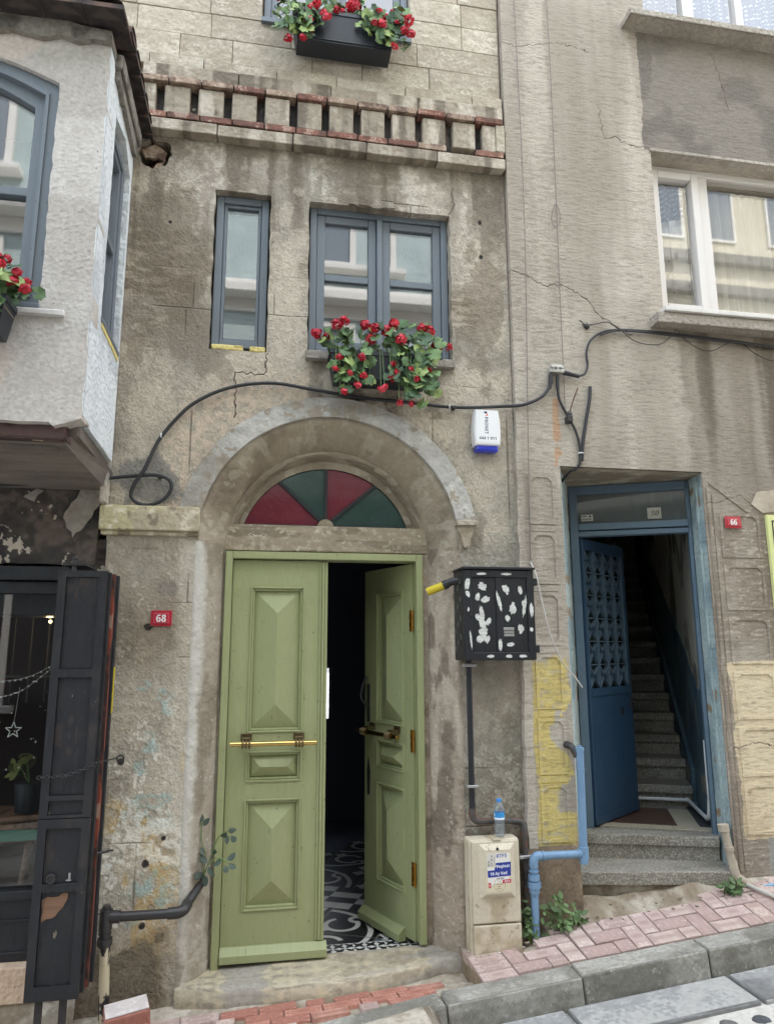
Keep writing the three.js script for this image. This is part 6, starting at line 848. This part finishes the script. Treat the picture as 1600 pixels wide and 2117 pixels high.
{ // gas pipes
  const y = thing('gas_pipe', 'short yellow and black gas pipe from the door jamb into the black cabinet', 'pipe', [1.15, 2.25, 0.06]);
  P('pipe', [rod([1.07, 2.2, 0.03], [1.17, 2.24, 0.07], 0.026)], M.yellowPipe, y); P('elbow', [rod([1.165, 2.238, 0.07], [1.19, 2.25, 0.08], 0.03), tube([[1.18, 2.245, 0.075], [1.215, 2.262, 0.085], [1.26, 2.268, 0.1]], 0.025, 16, 10)], M.metalDark, y);
  const b = thing('riser_pipe', 'dark iron pipe running down from the black cabinet and stepping right', 'pipe', [1.45, 1, 0.06]);
  P('pipe', [rod([1.322, 1.78, 0.06], [1.322, 0.9, 0.06], 0.018)], M.black, b); P('pipe', [tube([[1.322, 0.905, 0.06], [1.322, 0.86, 0.06], [1.34, 0.832, 0.06], [1.38, 0.824, 0.06]], 0.021, 20, 10), rod([1.37, 0.824, 0.06], [1.58, 0.818, 0.06], 0.018), tube([[1.57, 0.818, 0.06], [1.62, 0.808, 0.06], [1.642, 0.77, 0.06], [1.645, 0.72, 0.06]], 0.021, 20, 10), rod([1.645, 0.73, 0.06], [1.65, 0.15, 0.06], 0.018)], M.pipeOld, b);
  for (const g of [bb(1.28, 1.364, 1.735, 1.755, 0.03, 0.088, 0.005), bb(1.285, 1.36, 1.02, 1.036, 0.03, 0.088, 0.005), bb(1.6, 1.71, 0.605, 0.625, 0.04, 0.09, 0.005)]) P('clamp', g, M.zinc, b);
  const bl = thing('blue_pipe', 'light blue painted pipe stepping from the pavement up beside the blue doorway', 'pipe', [1.82, 0.6, 0.13]);
  P('pipe', [rod([1.99, 0.6, 0.13], [1.998, 1.235, 0.13], 0.024), rod([1.99, 0.63, 0.13], [1.7, 0.63, 0.13], 0.023), tube([[1.72, 0.63, 0.13], [1.69, 0.628, 0.13], [1.672, 0.605, 0.13], [1.67, 0.57, 0.13]], 0.027, 20, 12), rod([1.67, 0.58, 0.13], [1.668, 0.14, 0.13], 0.023)], M.bluePipe, bl);
  for (const g of [rod([1.669, 0.53, 0.13], [1.669, 0.5, 0.13], 0.034), new THREE.CylinderGeometry(0.04, 0.04, 0.034, 6).translate(1.669, 0.475, 0.13), rod([1.669, 0.455, 0.13], [1.669, 0.43, 0.13], 0.031), rod([1.669, 0.555, 0.13], [1.669, 0.545, 0.13], 0.031), rod([1.99, 0.595, 0.13], [1.99, 0.67, 0.13], 0.03), rod([1.9895, 0.575, 0.13], [1.99, 0.596, 0.13], 0.026), rod([1.97, 0.63, 0.13], [1.95, 0.63, 0.13], 0.028), rod([1.74, 0.63, 0.13], [1.725, 0.63, 0.13], 0.028), rod([1.9965, 1.11, 0.13], [1.9966, 1.12, 0.13], 0.027), rod([1.998, 1.225, 0.13], [1.998, 1.243, 0.13], 0.027), rod([1.998, 1.243, 0.13], [1.998, 1.256, 0.13], 0.013)]) P('fitting', g, M.bluePipe, bl);
  P('side_elbow', [tube([[1.94, 1.255, 0.05], [1.965, 1.24, 0.09], [1.985, 1.19, 0.12]], 0.022, 16, 8)], M.metalDark, bl);
  const lp = thing('black_pipe', 'old black pipe rising at lower left and bending across the wall to the green door', 'pipe', [-0.6, 0.3, 0.08]);
  P('pipe', [rod([-0.71, -0.25, 0.085], [-0.735, 0.3, 0.085], 0.027)], M.pipePeel, lp); for (const g of [rod([-0.735, 0.29, 0.085], [-0.737, 0.33, 0.085], 0.034), new THREE.CylinderGeometry(0.042, 0.042, 0.03, 6).translate(-0.737, 0.315, 0.085), rod([-0.737, 0.33, 0.085], [-0.738, 0.38, 0.085], 0.029), rod([-0.738, 0.35, 0.085], [-0.738, 0.358, 0.085], 0.034), rod([-0.738, 0.37, 0.085], [-0.738, 0.474, 0.085], 0.034), rod([-0.738, 0.47, 0.085], [-0.738, 0.492, 0.085], 0.022), rod([-0.735, 0.435, 0.085], [-0.665, 0.432, 0.085], 0.032)]) P('fitting', g, M.metalDark, lp);
  P('pipe', [rod([-0.68, 0.432, 0.085], [-0.39, 0.432, 0.085], 0.025), tube([[-0.42, 0.432, 0.085], [-0.36, 0.434, 0.08], [-0.335, 0.442, 0.06], [-0.322, 0.455, 0.02]], 0.031, 24, 12), rod([-0.326, 0.45, 0.035], [-0.252, 0.535, -0.11], 0.024), rod([-0.26, 0.53, -0.095], [-0.25, 0.545, -0.115], 0.031)], M.metalDark, lp);
}
{ // sprig stuck in the end of that pipe
  const t = thing('leafy_sprig', 'sprig with dark rounded leaves growing from the end of the black pipe', 'plant', [-0.25, 0.55, -0.1]);
  const st = [[[-0.25, 0.54, -0.1], [-0.24, 0.7, -0.08], [-0.27, 0.82, -0.06], [-0.27, 0.93, -0.05]], [[-0.25, 0.54, -0.1], [-0.2, 0.7, -0.06], [-0.15, 0.83, -0.03], [-0.09, 0.87, 0.0]], [[-0.25, 0.54, -0.1], [-0.22, 0.64, -0.04], [-0.15, 0.7, 0.0], [-0.09, 0.68, 0.03]]];
  P('stem', st.map((s) => tube(s, 0.004, 20, 5)), M.stem, t);
  const lf = new THREE.Shape(); lf.moveTo(0, 0); lf.quadraticCurveTo(0.03, 0.02, 0.022, 0.05); lf.quadraticCurveTo(0.012, 0.07, 0, 0.078); lf.quadraticCurveTo(-0.012, 0.07, -0.022, 0.05); lf.quadraticCurveTo(-0.03, 0.02, 0, 0); const lg = new THREE.ShapeGeometry(lf, 4); { const p = lg.attributes.position; for (let i = 0; i < p.count; i++) p.setZ(i, -0.6 * Math.abs(p.getX(i)) + 0.2 * p.getY(i)); lg.computeVertexNormals(); } const G = merged(lg);
  for (const [x, y, z, r, s] of [[-0.27, 0.92, -0.05, 0.3, 1], [-0.29, 0.89, -0.05, 1.2, 0.8], [-0.26, 0.9, -0.04, -0.7, 0.9], [-0.285, 0.82, -0.06, 2.4, 1], [-0.265, 0.76, -0.06, 3.4, 0.8], [-0.2, 0.72, -0.06, -1.3, 0.7], [-0.14, 0.83, -0.03, -1.2, 0.95], [-0.09, 0.87, 0, -1.4, 0.9], [-0.07, 0.84, 0.01, -2.5, 0.95], [-0.09, 0.84, 0, 3.0, 0.8], [-0.09, 0.69, 0.03, -1.0, 1], [-0.08, 0.67, 0.03, -2.2, 0.95], [-0.13, 0.7, 0.01, 2.3, 1], [-0.1, 0.66, 0.03, 3.3, 0.9], [-0.22, 0.66, -0.04, 0.9, 1.1], [-0.21, 0.64, -0.04, -2.6, 1.1], [-0.25, 0.6, -0.05, 2.2, 1.1], [-0.24, 0.58, -0.05, -2.9, 1]]) piece('leaf', G, M.twigLeaf, t, [x, y, z], [rnd(-0.9, 0.1), rnd(-0.6, 0.7), r], s * 0.9); t.scale.setScalar(0.84);
}
{ // cream utility cabinet with torn stickers and the bottle on it
  const t = thing('utility_cabinet', 'cream plastic utility cabinet with torn stickers standing against the wall', 'cabinet', [1.42, 0.1, 0.1]);
  const x0 = 1.285, x1 = 1.568; P('body', [bb(x0 - 0.014, x1 + 0.012, 0.08, 0.742, 0.03, 0.14, 0.014), bb(x0 - 0.004, x1 + 0.004, 0.2905, 0.738, 0.14, 0.165, 0.01), bb(x0, x1 + 0.002, 0.08, 0.284, 0.14, 0.168, 0.006), bb(1.41, 1.46, 0.738, 0.748, 0.1, 0.17, 0.003)], M.cabinet, t);
  const a = [1.325, 1.538, 0.425, 0.722], z0 = 0.165, z1 = 0.188, i = 0.03; const p = [[a[0], a[2], z0], [a[1], a[2], z0], [a[1], a[3], z0], [a[0], a[3], z0], [a[0] + i, a[2] + i, z1], [a[1] - i, a[2] + i, z1], [a[1] - i, a[3] - i, z1], [a[0] + i, a[3] - i, z1]];
  const pl = P('door_plate', tris(p, [[0, 1, 5], [0, 5, 4], [1, 2, 6], [1, 6, 5], [2, 3, 7], [2, 7, 6], [3, 0, 4], [3, 4, 7], [4, 5, 6], [4, 6, 7]]), M.cabinet, t);
  P('keyhole', new THREE.CylinderGeometry(0.008, 0.008, 0.01, 12).rotateX(1.57).translate(1.43, 0.696, 0.184), M.black, pl);
  const tex = canvasTex(330, 480, (c) => { c.fillStyle = '#d8ccb0'; c.fillRect(0, 0, 330, 480); c.fillStyle = '#e6e2da'; c.beginPath(); c.moveTo(14, 8); c.lineTo(318, 14); c.lineTo(322, 150); c.lineTo(300, 330); c.lineTo(40, 400); c.lineTo(20, 330); c.closePath(); c.fill(); c.save(); c.rotate(-0.06); c.fillStyle = '#24388f'; c.font = 'bold 62px sans-serif'; c.fillText('ORTF5', 86, 78); c.fillRect(100, 138, 226, 84); c.fillRect(6, 222, 310, 82); c.fillStyle = '#f1f1f1'; c.font = 'bold 50px sans-serif'; c.fillText("'Peşinat", 112, 200); c.fillText('18 Ay Vad', 36, 282); c.fillStyle = '#3a3f66'; c.font = 'bold 26px sans-serif'; c.fillText('DALGAZ', 120, 334); c.fillStyle = '#c02438'; c.fillRect(196, 344, 124, 44); c.fillRect(6, 366, 34, 60); c.fillStyle = '#f1f1f1'; c.font = 'bold 36px sans-serif'; c.fillText('92 9', 222, 380); c.fillText('T', 10, 414); c.restore(); c.fillStyle = '#d5d0c4'; c.fillRect(8, 8, 120, 176); c.save(); c.translate(40, 170); c.rotate(-Math.PI / 2); c.fillStyle = '#2c2a28'; c.font = 'bold 34px serif'; c.fillText('BOC', 0, 8); c.fillText('557 87 8', 0, 48); c.font = '20px serif'; c.fillText('0212 557 87', 0, 76); c.restore(); c.strokeStyle = '#8a7a66'; c.lineWidth = 4; c.beginPath(); c.arc(176, 390, 74, 0, 7); c.stroke(); c.beginPath(); c.arc(176, 336, 20, 0, 7); c.stroke(); c.fillStyle = '#8a5f4c'; c.font = 'bold 20px sans-serif'; c.fillText('DOĞALGAZ', 118, 390); c.fillText('2003', 150, 416); c.fillText('SERVİS', 136, 442); });
  P('sticker', card(0.15, 0.218, 0.0012).rotateZ(-0.02).translate(1.432, 0.572, 0.1892), mat('torn stickers', { map: tex, roughness: 0.6 }), pl, { keepUV: true });
  const b = thing('water_bottle', 'clear plastic water bottle with blue cap and label on the cream cabinet', 'bottle', [1.47, 0.749, 0.12]);
  const L = (pts) => new THREE.LatheGeometry(pts.map(([r, y]) => new THREE.Vector2(r, y)), 28).translate(1.47, 0.749, 0.12);
  P('bottle', L([[0, 0.004], [0.024, 0.0], [0.03, 0.006], [0.031, 0.02], [0.0295, 0.026], [0.031, 0.032], [0.031, 0.05], [0.0295, 0.056], [0.031, 0.062], [0.0315, 0.085], [0.0305, 0.09], [0.0305, 0.14], [0.0315, 0.145], [0.031, 0.158], [0.024, 0.178], [0.0145, 0.192], [0.0125, 0.2]]), mat('clear bottle plastic', { color: S(238, 244, 248), roughness: 0.08, transmission: 0.92, thickness: 0, ior: 1.55 }), b);
  P('label', L([[0.0318, 0.098], [0.0318, 0.138]]), mat('blue label', { map: canvasTex(256, 64, (c) => { c.fillStyle = '#2f8fd0'; c.fillRect(0, 0, 256, 64); c.fillStyle = '#e8f2fa'; c.fillRect(0, 46, 256, 18); c.beginPath(); c.arc(60, 26, 14, 0, 7); c.arc(190, 26, 14, 0, 7); c.fill(); c.fillStyle = '#1b5fa6'; c.fillRect(110, 10, 40, 30); }), roughness: 0.35 }), b, { keepUV: true }); P('cap', [L([[0, 0.212], [0.0135, 0.212], [0.0145, 0.208], [0.0145, 0.196], [0.0135, 0.194]])], mat('blue cap', { color: S(56, 138, 214), roughness: 0.35 }), b);
}
// ------------------------------------------------------------------ geraniums
const leafG = [0, 1, 2].map((v) => { reseed(900 + v); const n = 15, pos = [[0, 0, 0]], r = []; for (let i = 0; i < n; i++) { const a = -Math.PI / 2 + 0.35 + (Math.PI * 2 - 0.7) * i / (n - 1), k = (1 + 0.12 * Math.cos(a * 7 + v) + rnd(-0.06, 0.06)); r.push([a, k]); } for (const [a, k] of r) pos.push([0.55 * k * Math.cos(a), 0.55 * k * Math.sin(a) + 0.1, 0.1 + 0.05 * Math.sin(a * 7)]); for (const [a, k] of r) pos.push([k * Math.cos(a), k * Math.sin(a) + 0.12, 0.08 + 0.16 * Math.sin(a * 3.5 + v) - 0.1 * (v - 1)]); const f = []; for (let i = 0; i < n - 1; i++) { f.push([0, 1 + i, 2 + i], [1 + i, 1 + n + i, 2 + n + i], [1 + i, 2 + n + i, 2 + i]); } const g = new THREE.BufferGeometry(); g.setAttribute('position', new THREE.Float32BufferAttribute(pos.flat(), 3)); g.setIndex(f.flat()); g.computeVertexNormals(); return merged(g); });
const flowerG = [0, 1, 2].map((v) => { reseed(950 + v); const gs = []; for (let i = 0; i < 44; i++) { const th = rnd(0, 6.283), ph = Math.acos(rnd(-0.25, 1)), d = V(Math.sin(ph) * Math.cos(th), Math.sin(ph) * Math.sin(th), Math.cos(ph)), c = new THREE.CircleGeometry(rnd(0.2, 0.36), 7); const p = c.attributes.position; for (let k = 0; k < p.count; k++) p.setZ(k, 0.5 * (p.getX(k) ** 2 + p.getY(k) ** 2) + rnd(-0.07, 0.07)); c.applyQuaternion(new THREE.Quaternion().setFromUnitVectors(V(0, 0, 1), d.clone().add(V(rnd(-.4, .4), rnd(-.4, .4), rnd(-.4, .4))).normalize())); c.translate(d.x * rnd(0.4, 0.8), d.y * rnd(0.4, 0.8), d.z * rnd(0.4, 0.8)); c.computeVertexNormals(); gs.push(c); } return merged(gs); });
function flowerBox(label, s, box, leaves, flowers) {
  reseed(s); const [x0, x1, y0, y1, z0, z1] = box, t = thing('flower_box', label, 'flower box', [(x0 + x1) / 2, y0, (z0 + z1) / 2], 'flower boxes on the window sills');
  const tp = 0.035; const p = [[x0 + tp, y0, z0 + 0.01], [x1 - tp, y0, z0 + 0.01], [x1 - tp, y0, z1 - 0.03], [x0 + tp, y0, z1 - 0.03], [x0 + 0.008, y1 - 0.03, z0], [x1 - 0.008, y1 - 0.03, z0], [x1 - 0.008, y1 - 0.03, z1 - 0.006], [x0 + 0.008, y1 - 0.03, z1 - 0.006]];
  P('planter', [tris(p, [[3, 2, 6], [3, 6, 7], [2, 1, 5], [2, 5, 6], [0, 3, 7], [0, 7, 4], [1, 0, 4], [1, 4, 5], [0, 1, 2], [0, 2, 3]]), ...[[x0, x1, z1 - 0.012, z1], [x0, x1, z0, z0 + 0.012]].map(([a, b, c, d]) => bb(a, b, y1 - 0.032, y1, c, d, 0.004)), bb(x0, x0 + 0.012, y1 - 0.032, y1, z0 + 0.012, z1 - 0.012, 0.003), bb(x1 - 0.012, x1, y1 - 0.032, y1, z0 + 0.012, z1 - 0.012, 0.003), bb(x0 + 0.1, x1 - 0.1, y0 + 0.012, y0 + 0.02, z1 - 0.035, z1 - 0.02, 0.002)], M.planter, t);
  P('soil', bb(x0 + 0.012, x1 - 0.012, y1 - 0.06, y1 - 0.035, z0 + 0.012, z1 - 0.02, 0), M.soil, t);
  const stems = []; const root = () => [rnd(x0 + 0.06, x1 - 0.06), y1 - 0.035, (z0 + z1) / 2 + rnd(-0.04, 0.04)];
  const nearRoot = (x) => [Math.max(x0 + 0.05, Math.min(x1 - 0.05, x + rnd(-0.05, 0.05))), y1 - 0.03, (z0 + z1) / 2 + 0.03];
  for (const [cx, cy, rx, ry, n, dz, sz] of leaves) for (let i = 0; i < n; i++) {
    const a = rnd(0, 6.283), q = Math.sqrt(rnd()), x = cx + rx * q * Math.cos(a), y = cy + ry * q * Math.sin(a), hang = y < y1 - 0.02, z = hang ? z1 + rnd(0.01, 0.07) : (z0 + z1) / 2 + rnd(-0.03, 0.13) + dz, sc = rnd(0.026, 0.056) * (sz || 1);
    piece('leaf', leafG[i % 3], rnd() < 0.12 ? M.leaf[3] : pick(M.leaf.slice(0, 3)), t, [x, y, z], [rnd(-0.9, 0.25) - (hang ? 0 : 0.3), rnd(-0.8, 0.8), rnd(0, 6.283)], sc);
    if (i % 4 === 0) { const r = nearRoot(x); stems.push(tube([r, [r[0] * 0.5 + x * 0.5, Math.max(y, y1) + (hang ? 0.015 : 0) - (hang ? 0 : 0.03), hang ? z1 + 0.012 : z - 0.01], [x, y + (hang ? 0.03 : -0.02), z - 0.01], [x, y, z - 0.006]], 0.002, 12, 4)); }
  }
  for (const [x, y, r, dz] of flowers) { const hang = y < y1 - 0.02, z = hang ? z1 + 0.05 + rnd(-0.01, 0.03) : z1 - 0.02 + rnd(-0.02, 0.05) + (dz || 0); piece('flower', pick(flowerG), M.petal[Math.floor(rnd(0, 3)) % 3], t, [x, y, z], [rnd(-0.5, 0.3), rnd(-0.5, 0.5), rnd(0, 6)], [r * 1.08, r * (hang ? 1.3 : 1.02), r * 1.05]); const q = nearRoot(x); stems.push(tube([q, [(q[0] + x) / 2, Math.max(y, y1) + 0.02, (hang ? z1 : z - 0.04)], [x, y + (hang ? 0.03 : -0.03), z - 0.01], [x, y, z]], 0.0018, 12, 4)); }
  P('stem', stems, M.stem, t); return t;
}
flowerBox('flower box with red geraniums on the sill of the double window over the arch', 1201, [0.415, 1.085, 3.53, 3.725, 0.03, 0.21],
  [[0.46, 3.8, 0.12, 0.09, 16, 0, 1], [0.66, 3.83, 0.16, 0.1, 22, 0, 1.05], [0.9, 3.82, 0.16, 0.11, 24, 0, 1.05], [1.06, 3.8, 0.1, 0.12, 16, 0.02, 1], [0.56, 3.62, 0.12, 0.1, 22, 0, 0.95], [0.6, 3.52, 0.1, 0.07, 10, 0, 0.8], [0.47, 3.56, 0.05, 0.1, 8, 0, 0.8], [0.9, 3.63, 0.14, 0.12, 24, 0, 1.05], [1.02, 3.55, 0.08, 0.14, 18, 0, 0.95], [0.98, 3.42, 0.1, 0.1, 14, 0, 0.8], [0.5, 3.46, 0.03, 0.08, 5, 0, 0.7]],
  [[0.505, 3.91, .04], [0.455, 3.875, .045], [0.325, 3.8, .045], [0.395, 3.81, .032], [0.64, 3.9, .04], [0.7, 3.87, .045], [0.68, 3.81, .046], [0.78, 3.875, .045], [0.83, 3.92, .042], [0.87, 3.8, .046], [1.02, 3.91, .042], [1.065, 3.88, .042], [1.12, 3.79, .048], [1.1, 3.745, .04], [1.19, 3.785, .032], [0.47, 3.64, .024], [0.61, 3.65, .032], [0.445, 3.555, .02], [0.535, 3.535, .02], [0.62, 3.52, .026], [0.585, 3.46, .024], [0.5, 3.41, .026], [0.735, 3.72, .024], [0.73, 3.435, .024], [0.755, 3.455, .024], [0.8, 3.52, .026], [0.835, 3.56, .024], [0.815, 3.625, .02], [0.85, 3.36, .024], [0.93, 3.365, .022], [0.96, 3.52, .022], [1.0, 3.525, .022], [0.925, 3.59, .018], [1.05, 3.6, .018]]);
flowerBox('flower box with red geraniums hanging under the topmost window', 1307, [0.13, 0.86, 5.99, 6.225, 0.03, 0.22],
  [[0.12, 6.27, 0.12, 0.1, 18, 0, 1], [0.35, 6.3, 0.14, 0.1, 18, 0, 1], [0.62, 6.31, 0.16, 0.1, 18, 0, 1], [0.85, 6.28, 0.12, 0.12, 18, 0, 1], [0.13, 6.1, 0.09, 0.13, 14, 0.04, 0.95], [0.24, 6.08, 0.09, 0.12, 16, 0, 0.95], [0.33, 6.15, 0.07, 0.09, 9, 0, 0.9], [0.67, 6.13, 0.1, 0.1, 12, 0, 0.95], [0.8, 6.1, 0.1, 0.14, 20, 0, 0.95], [0.9, 6.02, 0.06, 0.08, 6, 0.04, 0.9], [0.06, 5.99, 0.05, 0.08, 5, 0.05, 0.9]],
  [[0.02, 6.25, .04], [0.05, 6.28, .04], [0.26, 6.17, .032], [0.29, 6.19, .034], [0.34, 6.13, .034], [0.36, 6.09, .03], [0.43, 6.23, .038], [0.47, 6.235, .036], [0.56, 6.3, .055], [0.53, 6.29, .05], [0.64, 6.22, .036], [0.25, 6.07, .024], [0.255, 6.01, .028], [0.2, 5.92, .028], [0.1, 5.88, .03], [0.72, 6.2, .022], [0.78, 6.24, .03], [0.82, 6.25, .026], [0.69, 6.1, .028], [0.74, 6.1, .034], [0.93, 6.16, .044], [0.9, 6.09, .032], [0.945, 6.06, .034], [0.83, 5.955, .028], [0.88, 6.28, .03], [0.85, 6.15, .02]]);
flowerBox('flower box with red geraniums at the bay window on the left edge', 1409, [-2.0, -1.2, 3.32, 3.505, 0.91, 1.08],
  [[-1.245, 3.6, 0.09, 0.08, 16, 0, 1.1], [-1.385, 3.62, 0.16, 0.1, 22, 0, 1.1], [-1.185, 3.54, 0.1, 0.05, 10, 0, 1], [-1.295, 3.47, 0.1, 0.07, 12, 0, 1.2], [-1.465, 3.45, 0.1, 0.1, 8, 0, 1]],
  [[-1.230, 3.635, .032], [-1.250, 3.675, .03], [-1.205, 3.665, .026], [-1.260, 3.645, .03], [-1.155, 3.6, .03], [-1.130, 3.58, .03], [-1.165, 3.55, .03], [-1.190, 3.56, .026], [-1.115, 3.52, .032]]);
// weeds at the wall foot
function weed(label, s, x, z, n, r, h, mi) { reseed(s); const t = thing('weed', label, 'weed', [x, paveY(x, z), z], null), y = paveY(x, z) + 0.01, sh = new THREE.Shape(); sh.moveTo(0, 0); sh.lineTo(0.008, 0.006); sh.lineTo(0.011, 0.02); sh.lineTo(0.006, 0.032); sh.lineTo(0, 0.042); sh.lineTo(-0.006, 0.032); sh.lineTo(-0.011, 0.02); sh.lineTo(-0.008, 0.006); const lg = new THREE.ShapeGeometry(sh); const p = lg.attributes.position; for (let i = 0; i < p.count; i++) p.setZ(i, -0.5 * Math.abs(p.getX(i))); lg.computeVertexNormals(); const G = merged(lg), st = []; for (let i = 0; i < n; i++) { const a = rnd(0, 6.283), q = rnd(0.1, 1), px = x + r * q * Math.cos(a), pz = z + 0.45 * r * q * Math.sin(a), py = y + h * rnd(0.15, 1) * (1.15 - 0.6 * q); if (i % 4 === 0) st.push(tube([[x + rnd(-.02, .02), y - 0.02, z], [(x + px) / 2, (y + py) / 2 + 0.02, (z + pz) / 2], [px, py, pz]], 0.0018, 8, 4)); piece('leaf', G, pick(mi ? M.weed.slice(1) : M.weed), t, [px, py, pz], [rnd(-1.4, 0), rnd(-1, 1), rnd(0, 6.283)], rnd(0.7, 1.5)); } P('stem', st, M.stem, t); return t; }
weed('leafy green weed growing at the wall foot right of the blue pipe', 61, 1.83, 0.14, 90, 0.14, 0.17, 0);
weed('dark weed growing between the cream cabinet and the blue pipe', 62, 1.63, 0.13, 46, 0.07, 0.22, 1);
weed('small dark weed by the right end of the terrazzo step', 63, 2.95, 0.15, 60, 0.09, 0.09, 1);

renderer.render(scene, camera);
